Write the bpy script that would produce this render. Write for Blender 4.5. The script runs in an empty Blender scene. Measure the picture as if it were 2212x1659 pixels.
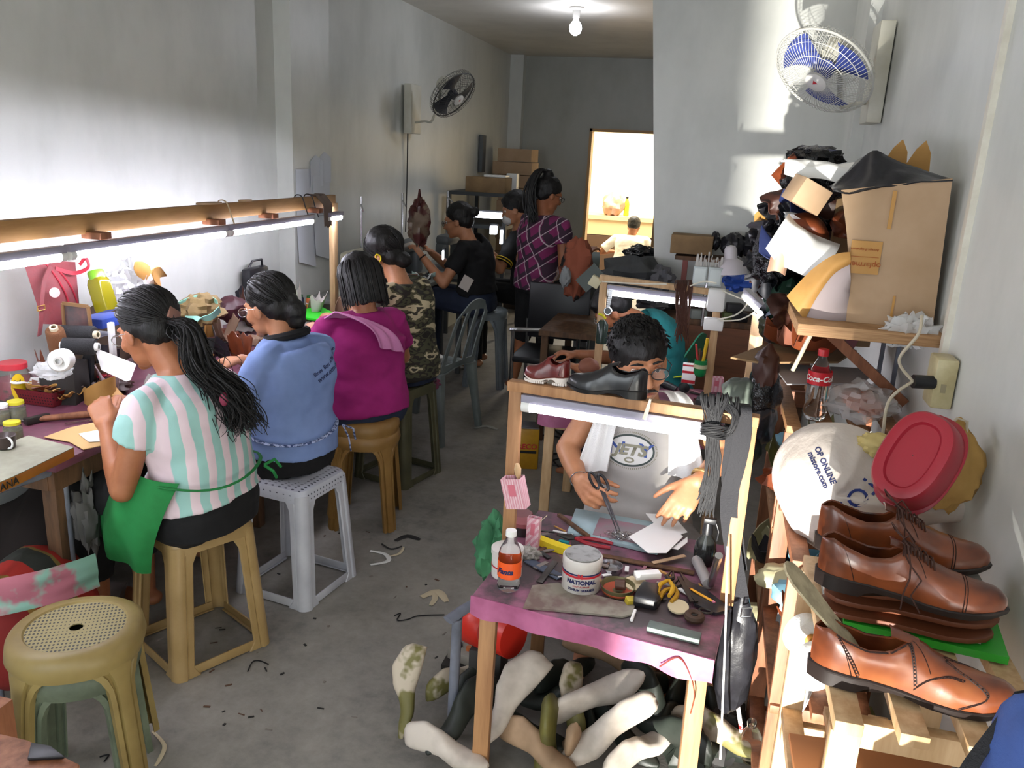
import bpy, bmesh, math, random
from mathutils import Vector, Matrix, Quaternion, noise
R = random.Random(7)
PI = math.pi
COL = bpy.context.scene.collection
V = Vector
# ---------------------------------------------------------------- camera model
CAMH, FPX = 1.65, 1783.0
_d = V((469., 477.5, -FPX)).normalized()
_D = V((-316., -6350., -FPX)); _D = (_D - _D.dot(_d)*_d).normalized()
_up = -_D; _r = _d.cross(_up)
MW = Matrix((_r, _d, _up))          # camera axes -> room axes
CAM = V((0, 0, CAMH))
def at(px, py, X=None, Y=None, Z=None):
    """room point seen at photo pixel px,py on the plane X=, Y= or Z="""
    v = MW @ V((px-1106., 829.5-py, -FPX))
    t = X/v.x if X is not None else (Y/v.y if Y is not None else (Z-CAMH)/v.z)
    return CAM + v*t
# ---------------------------------------------------------------- materials
def lin(c):
    if isinstance(c, str):
        c = c.lstrip('#'); c = [int(c[i:i+2], 16)/255 for i in (0, 2, 4)]
    return [x/12.92 if x <= .04045 else ((x+.055)/1.055)**2.4 for x in c] + [1]
MATS = {}
class NT:
    def __init__(s, name):
        s.m = bpy.data.materials.new(name); s.m.use_nodes = True
        s.t = s.m.node_tree; s.n = s.t.nodes; s.b = s.n['Principled BSDF']
    def add(s, ty, **k):
        o = s.n.new(ty)
        for a, b in k.items():
            if hasattr(o, a): setattr(o, a, b)
            else: o.inputs[a.replace('_', ' ')].default_value = b
        return o
    def link(s, a, b): s.t.links.new(a, b)
    def coord(s, kind='Object', scale=None, rot=None):
        c = s.add('ShaderNodeTexCoord').outputs[kind]
        if scale or rot:
            mp = s.add('ShaderNodeMapping')
            if scale: mp.inputs['Scale'].default_value = scale
            if rot: mp.inputs['Rotation'].default_value = rot
            s.link(c, mp.inputs['Vector']); return mp.outputs[0]
        return c
    def ramp(s, fac, stops, const=False):
        r = s.add('ShaderNodeValToRGB'); e = r.color_ramp.elements
        if const: r.color_ramp.interpolation = 'CONSTANT'
        while len(e) < len(stops): e.new(.5)
        for i, (p, c) in enumerate(stops):
            e[i].position = p; e[i].color = lin(c)
        s.link(fac, r.inputs[0]); return r.outputs[0]
    def bump(s, h, strength=.3, dist=.01):
        b = s.add('ShaderNodeBump'); b.inputs['Strength'].default_value = strength; b.inputs['Distance'].default_value = dist
        s.link(h, b.inputs['Height']); s.link(b.outputs[0], s.b.inputs['Normal'])
    def noise(s, vec, scale=5, detail=4, rough=.6):
        n = s.add('ShaderNodeTexNoise'); n.inputs['Scale'].default_value = scale; n.inputs['Detail'].default_value = detail
        n.inputs['Roughness'].default_value = rough
        if vec: s.link(vec, n.inputs['Vector'])
        return n.outputs['Fac']
def mat(name, c, rough=.6, c2=None, scale=8, bump=0, bscale=None, metal=0, trans=0, alpha=1, emit=0, stretch=None, detail=4, lo=.35, hi=.65, sheen=0, ior=1.45, coat=0, bdist=.01):
    if name in MATS: return MATS[name]
    n = NT(name); b = n.b
    b.inputs['Base Color'].default_value = lin(c); b.inputs['Roughness'].default_value = rough
    b.inputs['Metallic'].default_value = metal; b.inputs['IOR'].default_value = ior
    if trans: b.inputs['Transmission Weight'].default_value = trans
    if alpha < 1: b.inputs['Alpha'].default_value = alpha
    if coat: b.inputs['Coat Weight'].default_value = coat; b.inputs['Coat Roughness'].default_value = .15
    if sheen: b.inputs['Sheen Weight'].default_value = sheen
    if emit:
        b.inputs['Emission Color'].default_value = lin(c); b.inputs['Emission Strength'].default_value = emit
    vec = n.coord('Object', stretch)
    if c2:
        f = n.noise(vec, scale, detail)
        n.link(n.ramp(f, [(lo, c), (hi, c2)]), b.inputs['Base Color'])
    if bump:
        n.bump(n.noise(vec, bscale or scale, 5), bump, bdist)
    MATS[name] = n.m; return n.m
# ---------------------------------------------------------------- geometry
def rotm(rx=0, ry=0, rz=0): return (Matrix.Rotation(rz, 3, 'Z') @ Matrix.Rotation(ry, 3, 'Y') @ Matrix.Rotation(rx, 3, 'X'))
def frame(d, up=V((0, 0, 1))):
    """matrix whose Z column is d"""
    d = V(d).normalized(); up = V(up)
    if abs(d.dot(up)) > .98: up = V((0, 1, 0)) if abs(d.y) < .9 else V((1, 0, 0))
    x = up.cross(d).normalized(); y = d.cross(x)
    return Matrix((x, y, d)).transposed()
class Geo:
    def __init__(s): s.v = []; s.f = []; s.mi = []; s.cur = 0
    def add(s, vs, fs):
        o = len(s.v); s.v += [V(p) for p in vs]; s.f += [[o+i for i in f] for f in fs]; s.mi += [s.cur]*len(fs); return s
    def box(s, c, d, rot=None):
        c = V(c); h = [x/2 for x in d]; rot = rot or Matrix.Identity(3)
        vs = [c + rot @ V((sx*h[0], sy*h[1], sz*h[2])) for sz in (-1, 1) for sy in (-1, 1) for sx in (-1, 1)]
        return s.add(vs, [(0, 2, 3, 1), (4, 5, 7, 6), (0, 1, 5, 4), (2, 6, 7, 3), (0, 4, 6, 2), (1, 3, 7, 5)])
    def bar(s, a, b, w, h, up=(0, 0, 1)):
        a, b = V(a), V(b); m = frame(b-a, up); return s.box((a+b)/2, (w, h, (b-a).length), m)
    def loft(s, rings, cap=True, closed=True):
        n = len(rings[0]); o = len(s.v); fs = []
        for i in range(len(rings)-1):
            for j in range(n if closed else n-1):
                k = (j+1) % n
                fs.append((i*n+j, i*n+k, (i+1)*n+k, (i+1)*n+j))
        if cap and closed:
            fs.append(tuple(range(n))[::-1]); fs.append(tuple(range((len(rings)-1)*n, len(rings)*n)))
        return s.add([p for r in rings for p in r], fs)
    def tube(s, pts, r, n=8, cap=True, flat=1, up=None):
        pts = [V(p) for p in pts]; m = len(pts)
        rr = r if isinstance(r, (list, tuple)) else [r]*m
        t0 = (pts[1]-pts[0]).normalized(); fr = frame(t0, up or (0, 0, 1)); x = fr.col[0].copy()
        rings = []
        for i, p in enumerate(pts):
            t = (pts[min(i+1, m-1)] - pts[max(i-1, 0)])
            t = t.normalized() if t.length > 1e-9 else t0
            x = (x - t*x.dot(t)); x = x.normalized() if x.length > 1e-6 else frame(t).col[0].copy(); y = t.cross(x)
            rings.append([p + x*(math.cos(2*PI*k/n)*rr[i]) + y*(math.sin(2*PI*k/n)*rr[i]*flat) for k in range(n)])
        return s.loft(rings, cap)
    def lathe(s, prof, c=(0, 0, 0), n=20, rot=None, cap=True, sx=1, sy=1):
        c = V(c); rot = rot or Matrix.Identity(3)
        rings = [[c + rot @ V((math.cos(2*PI*k/n)*r*sx, math.sin(2*PI*k/n)*r*sy, z)) for k in range(n)] for r, z in prof]
        return s.loft(rings, cap)
    def sph(s, c, r, rot=None, n=12, m=8):
        r = r if isinstance(r, (tuple, list)) else (r, r, r)
        prof = []
        c = V(c); rot = rot or Matrix.Identity(3); rings = []
        for i in range(m+1):
            a = -PI/2 + PI*i/m; cr = max(math.cos(a), .02)
            rings.append([c + rot @ V((math.cos(2*PI*k/n)*cr*r[0], math.sin(2*PI*k/n)*cr*r[1], math.sin(a)*r[2])) for k in range(n)])
        return s.loft(rings)
    def cap(s, a, b, ra, rb, n=12, flat=1, up=None):
        a, b = V(a), V(b); d = b-a; L = max(d.length, 1e-5); m = frame(d, up or (0, 0, 1)); rings = []
        for i in range(5):
            t = -PI/2 + PI/2*i/4
            rings.append((a - m.col[2]*(-math.sin(t)*ra), max(math.cos(t), .03)*ra))
        for i in range(5):
            t = PI/2*i/4
            rings.append((b + m.col[2]*(math.sin(t)*rb), max(math.cos(t), .03)*rb))
        return s.loft([[c + m.col[0]*(math.cos(2*PI*k/n)*q) + m.col[1]*(math.sin(2*PI*k/n)*q*flat) for k in range(n)] for c, q in rings])
    def prism(s, poly, th, M=None, c=(0, 0, 0)):
        """poly in local xy, extruded th along local z"""
        M = M or Matrix.Identity(3); c = V(c); n = len(poly)
        vs = [c + M @ V((x, y, 0)) for x, y in poly] + [c + M @ V((x, y, th)) for x, y in poly]
        fs = [tuple(range(n))[::-1], tuple(range(n, 2*n))] + [(i, (i+1) % n, n+(i+1) % n, n+i) for i in range(n)]
        return s.add(vs, fs)
    def sheet(s, fn, nu, nv):
        vs = [fn(i/nu, j/nv) for i in range(nu+1) for j in range(nv+1)]
        fs = [(i*(nv+1)+j, (i+1)*(nv+1)+j, (i+1)*(nv+1)+j+1, i*(nv+1)+j+1) for i in range(nu) for j in range(nv)]
        return s.add(vs, fs)
    def obj(s, name, m, parent=None, smooth=True, solid=0, bevel=0, remesh=0, sm=0, sub=0, disp=None, kind=None, label=None, world=True):
        me = bpy.data.meshes.new(name)
        org = V((0, 0, 0))
        if parent is not None and world:
            q = parent
            while q.parent: q = q.parent
            org = q.location.copy()
        elif parent is None and world and s.v:
            zs = min(p.z for p in s.v); org = V((sum(p.x for p in s.v)/len(s.v), sum(p.y for p in s.v)/len(s.v), zs))
        me.from_pydata([p-org for p in s.v], [], s.f)
        ms = m if isinstance(m, (list, tuple)) else [m]
        for q in ms: me.materials.append(q)
        if len(ms) > 1: me.polygons.foreach_set('material_index', s.mi)
        o = bpy.data.objects.new(name, me); COL.objects.link(o)
        if remesh:
            md = o.modifiers.new('r', 'REMESH'); md.mode = 'VOXEL'; md.voxel_size = remesh; md.use_smooth_shade = True
            if sm:
                md = o.modifiers.new('s', 'SMOOTH'); md.factor = .5; md.iterations = sm
            bake(o)
            if disp:
                vs = o.data.vertices; nb = len(vs); nn_ = [0.]*(3*nb); cc_ = [0.]*(3*nb)
                o.data.vertex_normals.foreach_get('vector', nn_); vs.foreach_get('co', cc_)
                for i in range(nb):
                    p_ = V(cc_[3*i:3*i+3]); cc_[3*i:3*i+3] = p_ + disp(p_+org, V(nn_[3*i:3*i+3]))
                vs.foreach_set('co', cc_)
        if solid:
            md = o.modifiers.new('so', 'SOLIDIFY'); md.thickness = solid; md.offset = 0
        if bevel:
            md = o.modifiers.new('b', 'BEVEL'); md.width = bevel; md.segments = 2; md.limit_method = 'ANGLE'
        if sub:
            md = o.modifiers.new('su', 'SUBSURF'); md.levels = sub; md.render_levels = sub
        if solid or bevel or sub: bake(o)
        o.data.polygons.foreach_set('use_smooth', [smooth]*len(o.data.polygons))
        if smooth and not remesh:
            try: o.data.set_sharp_from_angle(angle=math.radians(42))
            except Exception: pass
        if parent is not None: o.parent = parent
        else: o.location = org
        if kind: o['kind'] = kind
        if label: o['label'] = label
        return o
def bake(o):
    dg = bpy.context.evaluated_depsgraph_get(); dg.update()
    me = bpy.data.meshes.new_from_object(o.evaluated_get(dg)); old = o.data
    o.modifiers.clear(); nm = old.name; o.data = me; bpy.data.meshes.remove(old); me.name = nm
def thing(name, label, cat, loc=(0, 0, 0), rz=0, group=None):
    o = bpy.data.objects.new(name, None); COL.objects.link(o); o.location = loc; o.rotation_euler = (0, 0, rz)
    o.empty_display_size = .05
    o['label'] = label; o['category'] = cat
    if group: o['group'] = group
    return o
def tag(o, label, cat, group=None, kind=None):
    o['label'] = label; o['category'] = cat
    if group: o['group'] = group
    if kind: o['kind'] = kind
    return o
def dup(root, loc, rot=(0, 0, 0), label=None, group=None, scale=None):
    def cp(o, par):
        c = o.copy(); COL.objects.link(c)
        if par is not None: c.parent = par
        for ch in list(o.children): cp(ch, c)
        return c
    r = cp(root, None); r.location = loc; r.rotation_euler = rot
    if scale: r.scale = scale
    if label: r['label'] = label
    if group: r['group'] = group
    return r
def struct(g, name, m, **k):
    o = g.obj(name, m, smooth=k.pop('smooth', False), **k); o['kind'] = 'structure'; return o
def nz(p, s, seed=0): return noise.noise_vector(V(p)*s + V((seed, seed*2.3, 0)))
def text(name, s, size, M, c, m, parent=None, ext=.0006, bold=0, shear=0):
    cu = bpy.data.curves.new(name, 'FONT'); cu.body = s; cu.size = size; cu.align_x = 'CENTER'; cu.align_y = 'CENTER'
    cu.extrude = ext; cu.offset = bold; cu.shear = shear; cu.resolution_u = 3
    o = bpy.data.objects.new(name, cu); COL.objects.link(o)
    dg = bpy.context.evaluated_depsgraph_get(); dg.update()
    me = bpy.data.meshes.new_from_object(o.evaluated_get(dg)); bpy.data.objects.remove(o); bpy.data.curves.remove(cu)
    for v in me.vertices: v.co = V(c) + M @ v.co
    o = bpy.data.objects.new(name, me); COL.objects.link(o); me.materials.clear(); me.materials.append(m)
    if parent is not None:
        q = parent
        while q.parent: q = q.parent
        for v in me.vertices: v.co -= q.location
        o.parent = parent
    return o
from mathutils.bvhtree import BVHTree
def stick(o, target, d, off=.0015):
    """press a printed decal onto the surface of target along direction d"""
    def org(q):
        while q.parent: q = q.parent
        return q.location
    a, b = org(target) if target.parent or True else G0, org(o)
    me = target.data; bv = BVHTree.FromPolygons([v.co for v in me.vertices], [p.vertices for p in me.polygons]); d = V(d).normalized()
    for v in o.data.vertices:
        w_ = v.co + b - a; h = bv.ray_cast(w_ - d*.15, d, .4)
        if h[0] is not None:
            v.co = h[0] - d*(off) + a - b
# ---------------------------------------------------------------- scene, camera
sc = bpy.context.scene
cd = bpy.data.cameras.new('camera'); cam = bpy.data.objects.new('camera', cd); COL.objects.link(cam)
cam.matrix_world = Matrix.Translation(CAM) @ MW.to_4x4()
cd.sensor_width = 36; cd.lens = 36*FPX/2212; cd.clip_start = .02; sc.camera = cam
sc.view_settings.view_transform = 'Standard'; sc.view_settings.look = 'None'; sc.view_settings.gamma = 1
sc.view_settings.exposure = 0.12
# ---------------------------------------------------------------- room
LX, RX, PY, BY, CZ = -2.45, .60, 5.05, 9.5, 2.68
def wallmat(name, c, c2, dirt=.5):
    n = NT(name); v = n.coord('Object')
    big = n.noise(v, 1.1, 5, .65); streak = n.noise(n.coord('Object', (1.6, 1.6, .7)), 2, 5, .6)
    mx = n.add('ShaderNodeMath', operation='ADD'); n.link(big, mx.inputs[0]); n.link(streak, mx.inputs[1])
    hf = n.add('ShaderNodeMath', operation='MULTIPLY'); hf.inputs[1].default_value = .5; n.link(mx.outputs[0], hf.inputs[0])
    n.link(n.ramp(hf.outputs[0], [(.36, c2), (.56, c)]), n.b.inputs['Base Color'])
    n.b.inputs['Roughness'].default_value = .42
    n.bump(n.noise(v, 14, 6), .12, .01); return n.m
WM = wallmat('painted_wall', '#cfd1cc', '#bec1bc'); WB = wallmat('wall_back_darkened', '#a6a8a2', '#96988f')  # back wall colour darkened to stand in for light falling off with depth
CM = wallmat('painted_ceiling', '#d2cec6', '#c2beb6')
n = NT('concrete_floor'); v = n.coord('Object')
a_ = n.noise(v, 2.2, 8, .7); b_ = n.noise(v, 26, 5, .7)
ad = n.add('ShaderNodeMath', operation='MULTIPLY_ADD'); ad.inputs[1].default_value = .4; n.link(b_, ad.inputs[0]); n.link(a_, ad.inputs[2])
n.link(n.ramp(ad.outputs[0], [(.40, '#54514d'), (.62, '#7d7973'), (.85, '#938e86')]), n.b.inputs['Base Color'])
n.b.inputs['Roughness'].default_value = .62; n.bump(b_, .25, .004); FLM = n.m
YB = -.9
struct(Geo().box((-.9, 4.3, -.05), (3.3, 10.4, .1)), 'floor', FLM)
struct(Geo().box((-.9, 4.3, CZ+.05), (3.3, 10.4, .1)), 'ceiling', CM)
struct(Geo().box((LX-.05, 4.3, CZ/2), (.1, 10.4, CZ)), 'wall_left', WM)
struct(Geo().box((RX+.05, 4.3, CZ/2), (.1, 10.4, CZ)), 'wall_right', WM)
# left pilaster and back corner pilaster
struct(Geo().box((LX+.05, 4.54, CZ/2), (.1, .46, CZ)), 'trim_pilaster_left', WM)
struct(Geo().box((LX+.075, BY-.06, CZ/2), (.15, .12, CZ)), 'trim_pilaster_back', WM)
struct(Geo().box((RX-.028, 4.6, CZ/2), (.056, .5, CZ)), 'trim_pilaster_right', WM)
# partition (stair enclosure) with its raking left edge
pl = [(-.53, CZ), (RX, CZ), (RX, 0), (-.27, 0)]
struct(Geo().prism([(x, z) for x, z in pl][::-1], .08, rotm(PI/2), (0, PY+.08, 0)), 'wall_partition', WM)
# back wall with doorway
dl, dr, dt = -1.535, -.72, 1.945
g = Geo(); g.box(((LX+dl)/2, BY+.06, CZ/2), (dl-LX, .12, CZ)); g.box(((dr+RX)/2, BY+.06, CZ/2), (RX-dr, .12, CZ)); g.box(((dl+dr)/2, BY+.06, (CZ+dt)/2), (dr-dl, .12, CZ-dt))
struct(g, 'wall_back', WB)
JM = mat('door_jamb_wood', '#b9966b', .6)
g = Geo(); g.box((dl+.015, BY+.05, dt/2), (.03, .16, dt)); g.box((dr-.015, BY+.05, dt/2), (.03, .16, dt)); g.box(((dl+dr)/2, BY+.05, dt-.015), (dr-dl, .16, .03))
struct(g, 'door_1', JM)
# bright back room
BR = mat('back_room_wall', '#efe6cf', .7)
g = Geo(); g.box((-1.1, 12.85, 1.3), (2.8, .1, 2.6)); struct(g, 'wall_back_room', BR)
struct(Geo().box((-2.5, 11.25, 1.3), (.1, 3.2, 2.6)), 'wall_back_room_left', BR)
struct(Geo().box((.3, 11.25, 1.3), (.1, 3.2, 2.6)), 'wall_back_room_right', BR)
struct(Geo().box((-1.1, 11.27, 2.65), (2.9, 3.28, .1)), 'ceiling_back_room', BR)
struct(Geo().box((-1.1, 11.24, -.05), (2.9, 3.48, .1)), 'floor_back_room', FLM)
# front wall with wide shop opening behind the viewer
g = Geo(); g.box((LX+.225, YB+.05, CZ/2), (.45, .1, CZ)); g.box((-.925, YB+.05, 2.5), (3.05, .1, .4)); g.box((-.43, YB+.05, 1.25), (.296, .1, 2.5))
struct(g, 'wall_front', WM)
struct(Geo().box((.37, -1.3, 1.43), (1.274, .03, 2.33)), 'glint_blocker_board', mat('blocker_board', '#8a8d8c', .7))  # unseen board added outside to keep the glint off the right side
# world
w = bpy.data.worlds.new('sky'); sc.world = w; w.use_nodes = True
bg = w.node_tree.nodes['Background']; bg.inputs[0].default_value = (.86, .93, 1, 1); bg.inputs[1].default_value = 1.0
def area(name, loc, size, sy, energy, dirv, col=(1, 1, 1)):
    l = bpy.data.lights.new(name, 'AREA'); l.shape = 'RECTANGLE'; l.size = size; l.size_y = sy; l.energy = energy; l.color = col
    o = bpy.data.objects.new(name, l); COL.objects.link(o); o.location = loc; o.rotation_euler = V(dirv).to_track_quat('-Z', 'Y').to_euler(); return o
area('daylight_through_shopfront', (-.9, YB-.15, 1.35), 2.6, 1.7, 50, (0, 1, -.20), (.9, .96, 1))
# warm area light under the back room ceiling
area('back_room_light', (-1.1, 11.4, 2.55), 1.6, 1.6, 190, (0, 0, -1), (1, .93, .8))
# low sun glint thrown into the shop from the street
sp = bpy.data.lights.new('street_sun_glint', 'SPOT'); sp.energy = 3100; sp.spot_size = math.radians(64); sp.spot_blend = 0; sp.shadow_soft_size = .025; sp.color = (1, .96, .88)
so = bpy.data.objects.new('street_sun_glint', sp); COL.objects.link(so); so.location = (-.35, -1.9, .12)
so.rotation_euler = (V((.42, 1, .30))).to_track_quat('-Z', 'Y').to_euler()
# conduit + outlet on right wall
CONM = mat('ivory_plastic', '#dcd8cb', .45, c2='#cfcabb', scale=20)
o = struct(Geo().box((RX-.008, 2.30, 1.93), (.016, .028, 1.52)), 'trim_conduit', CONM)
# ceiling bulb
BULB = mat('bulb_glow', '#f4f2ff', .4, emit=60)
PORC = mat('white_porcelain', '#d8d8d2', .35)
bx, by = -1.19, 6.38
t = thing('ceiling_bulb', 'bare glowing bulb in a white porcelain socket on the ceiling', 'light bulb', (bx, by, CZ))
Geo().lathe([(.002, 0), (.052, 0), (.054, -.012), (.03, -.022), (.024, -.07), (.002, -.07)], (bx, by, CZ), 20).obj('socket', PORC, t)
Geo().lathe([(.002, 0), (.014, 0), (.02, -.02), (.042, -.05), (.046, -.075), (.035, -.105), (.012, -.12), (.002, -.121)], (bx, by, CZ-.07), 20).obj('bulb', BULB, t)
pl_ = bpy.data.lights.new('bulb_light', 'POINT'); pl_.energy = 7; pl_.shadow_soft_size = .05; pl_.color = (.85, .92, 1)
po = bpy.data.objects.new('bulb_light', pl_); COL.objects.link(po); po.location = (bx, by, CZ-.24)
# ---------------------------------------------------------------- shared materials
WOOD = mat('pine_wood', '#ae8259', .6, c2='#926845', scale=3, stretch=(14, 14, 1.2), bump=.1)
WOODL = mat('pale_pine_wood', '#c9a982', .6, c2='#ae8c63', scale=3, stretch=(12, 12, 1.5), bump=.1)
WOODR = mat('reddish_wood', '#9a6446', .55, c2='#74482f', scale=3, stretch=(12, 12, 1.5), bump=.1)
WOODD = mat('dark_dusty_wood', '#6b4c33', .7, c2='#493424', scale=4, stretch=(8, 8, 1.5))
PINK = mat('pink_table_oilcloth', '#8f5a70', .5, c2='#4a4042', scale=5.5, detail=8, lo=.42, hi=.56, bump=.2)
PINKC = mat('pink_table_edge', '#b0648a', .5, c2='#8a4666', scale=6, bump=.3, lo=.4, hi=.65)
PURP = mat('maroon_table_oilcloth', '#7d4a5c', .4, c2='#5b3542', scale=6, bump=.15)
TUBE = mat('fluorescent_tube_glow', '#f0efff', .3, emit=72)
TUBE2 = mat('fluorescent_tube_glow_strong', '#f3f1ff', .3, emit=26)
FIX = mat('grey_lamp_housing', '#8d8a98', .4)
STEEL = mat('bare_steel', '#b9b9bc', .25, metal=1)
GREYP = mat('grey_painted_pipe', '#777b88', .35, c2='#5f626c', scale=9)
BLK = mat('black_plastic', '#17171a', .4)
WHT = mat('white_plastic', '#dededb', .35)
PAPER = mat('white_paper', '#eeeeec', .7)
CARD = mat('brown_cardboard', '#b3977a', .8, c2='#a78a6b', scale=5)
CARDD = mat('dusty_cardboard', '#8d7250', .85, c2='#7a6245', scale=6)
BLEATH = mat('black_leather', '#1c1c20', .32, c2='#26262b', scale=30, bump=.15)
BRLEATH = mat('brown_leather', '#7a3d22', .4, c2='#5f2d18', scale=12, bump=.1)
TANL = mat('tan_leather', '#b88a4a', .6, c2='#a57a3e', scale=8)
CLEARP = mat('clear_plastic', '#f2f4f4', .05, trans=1, ior=1.3)
FILMP = mat('thin_clear_film', '#e6e8e8', .18, alpha=.42, bump=.8, bscale=22)
JAR = mat('jar_glass', '#dfe4dc', .06, trans=.9, ior=1.25)
# ---------------------------------------------------------------- stools
def rsq(a, r, n=5, c=(0, 0), rot=0):
    """rounded square outline, half side a, corner radius r"""
    pts = []
    for k in range(4):
        cx_, cy_ = [(1, 1), (-1, 1), (-1, -1), (1, -1)][k]
        for i in range(n+1):
            t = k*PI/2 + PI/2*i/n
            pts.append((cx_*(a-r)+r*math.cos(t), cy_*(a-r)+r*math.sin(t)))
    return pts
def square_stool(label, m, loc, rz, h=.46, top=.135, base=.165, holes=None, group=None, sticker=False):
    t = thing('plastic_stool', label, 'stool', (0, 0, 0), 0, group)
    half = lambda z: base + (top-base)*z/h
    g = Geo()                      # seat: rounded square, slightly dished
    rings = []
    for a, z, r in [(top+.004, h-.05, .03), (top+.006, h-.02, .035), (top, h-.004, .04), (top-.02, h, .045), (top-.05, h-.004, .04), (top-.09, h-.007, .02), (.004, h-.009, .002)]:
        rings.append([V((x, y, z)) for x, y in rsq(a, min(r, a*.9))])
    g.loft(rings, cap=False); g.obj('seat', holes or m, t, solid=.003)
    for k in range(4):             # legs: corner column with two flaring flanges
        g = Geo(); rows = []
        for i in range(15):
            z = (h-.02)*i/14; a = half(z)
            u = z/h; fl = .058 + .004*u + .075*max(0, (u-.80)/.2)**2 + .02*max(0, (.06-u)/.06)
            pts = []
            r = .026
            q = [(a-fl, a-.004), (a-fl+.004, a), (a-.04, a), (a-.036, a-.003), (a-.031, a+.0035)]
            for j in range(6):
                tt = PI/2 - PI/2*j/5
                q.append((a-r+ (r+.004)*math.cos(tt), a-r+(r+.004)*math.sin(tt)))
            q += [(a+.0035, a-.031), (a-.003, a-.036), (a, a-.04), (a, a-fl+.004), (a-.004, a-fl)]
            c, s_ = math.cos(k*PI/2), math.sin(k*PI/2)
            rows.append([V((x*c-y*s_, x*s_+y*c, z)) for x, y in q])
        g.loft(rows, cap=False, closed=False); g.obj('leg', m, t, solid=.004)
    g = Geo()
    for k in range(4):             # base rails
        rot = rotm(0, 0, k*PI/2); a = half(.018)
        g.box(rot @ V((a-.004, 0, .02)), (.006, 2*a-.07, .032), rot); g.box(rot @ V((a-.009, 0, .007)), (.014, 2*a-.07, .005), rot)
    g.obj('base_rail', m, t, bevel=.0015)
    if sticker:
        rot = rotm(0, 0, -PI/2)
        Geo().box((top+.0075, .03, h-.035), (.002, .05, .022)).obj('sticker', mat('red_white_sticker', '#d8c8c8', .5, c2='#b03038', scale=60, lo=.5, hi=.52), t)
    t.location = loc; t.rotation_euler = (0, 0, rz); return t
def round_stool(label, m, loc, rz, h=.46, rt=.14, rb=.19, name='plastic_stool', group=None, seatm=None, hole=False, nlegs=4):
    t = thing(name, label, 'stool', (0, 0, 0), 0, group)
    g = Geo()
    n = 48
    def rr(r, k, lobe): 
        a = 2*PI*k/n; return r*(1+lobe*(.5+.5*math.cos(nlegs*(a-PI/4))))
    rings = []
    prof = [(rt-.002, h-.065, .05), (rt+.006, h-.04, .05), (rt+.002, h-.012, .04), (rt-.012, h, .03), (rt-.032, h, .0), (rt-.036, h-.004, 0), (.016, h-.006, 0)]
    for r, z, lb in prof: rings.append([V((rr(r, k, lb)*math.cos(2*PI*k/n), rr(r, k, lb)*math.sin(2*PI*k/n), z)) for k in range(n)])
    if not hole: rings.append([V((.001*math.cos(2*PI*k/n), .001*math.sin(2*PI*k/n), h-.006)) for k in range(n)])
    g.loft(rings, cap=False); g.mi = [1 if i >= 5*n else 0 for i in range(len(g.f))]
    g.obj('seat', [m, seatm or m], t, solid=.003)
    for k in range(nlegs):
        a0 = PI/4 + k*2*PI/nlegs; g = Geo(); rows = []
        for i in range(13):
            z = (h-.05)*(1-i/12); u = z/h
            R0 = rb + (rt-rb)*(z/(h-.05)) + .002
            wd = (.030 + .004*u)/R0 + (.34*max(0, (u-.68)/.22)**2.2)
            row = []
            for j, (q, dr_) in enumerate([(-1, -.016), (-1, -.001), (-.72, 0), (-.66, -.005), (-.5, -.006), (-.42, .004), (0, .007), (.42, .004), (.5, -.006), (.66, -.005), (.72, 0), (1, -.001), (1, -.016)]):
                a = a0 + q*wd; row.append(V((math.cos(a)*(R0+dr_), math.sin(a)*(R0+dr_), z)))
            rows.append(row)
        g.loft(rows, cap=False, closed=False); g.obj('leg', m, t, solid=.004)
    t.location = loc; t.rotation_euler = (0, 0, rz); return t
TANP = mat('tan_plastic', '#ab9063', .4, c2='#9c8153', scale=7)
WHP = mat('white_stool_plastic', '#bfc0c6', .35, c2='#aeafb6', scale=6)
OLIVP = mat('olive_plastic', '#5d5a42', .45, c2='#4b4a36', scale=7)
GRYP = mat('grey_stool_plastic', '#7d868a', .35, c2='#6c7478', scale=6)
OCHP = mat('ochre_plastic', '#96733f', .45, c2='#7d5c2e', scale=5, lo=.3)
FGP = mat('worn_yellow_plastic', '#8f7d4c', .45, c2='#735f35', scale=4, bump=.06)
def dotmat(name, c, dark, sc, th, elong=1.6):
    n = NT(name); v = n.coord('Object', (sc, sc/elong, sc))
    vo = n.add('ShaderNodeTexVoronoi'); vo.inputs['Scale'].default_value = 1; vo.inputs['Randomness'].default_value = 0; n.link(v, vo.inputs['Vector'])
    n.link(n.ramp(vo.outputs['Distance'], [(0, dark), (th, dark), (th+.04, c)]), n.b.inputs['Base Color']); n.b.inputs['Roughness'].default_value = .5
    return n.m
FGS = dotmat('perforated_seat', '#8d8052', '#2c2a20', 110, .30)
WHS = dotmat('perforated_white_seat', '#b9bbc4', '#3a3c48', 55, .2)
square_stool('tan plastic stool with open square frame under the woman in the striped top', TANP, (-1.555, 2.145, 0), math.radians(62), .46)
square_stool('white plastic stool with perforated seat under the woman in the light blue shirt', WHP, (-1.445, 2.61, 0), math.radians(81), .455, holes=WHS, sticker=True)
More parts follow.
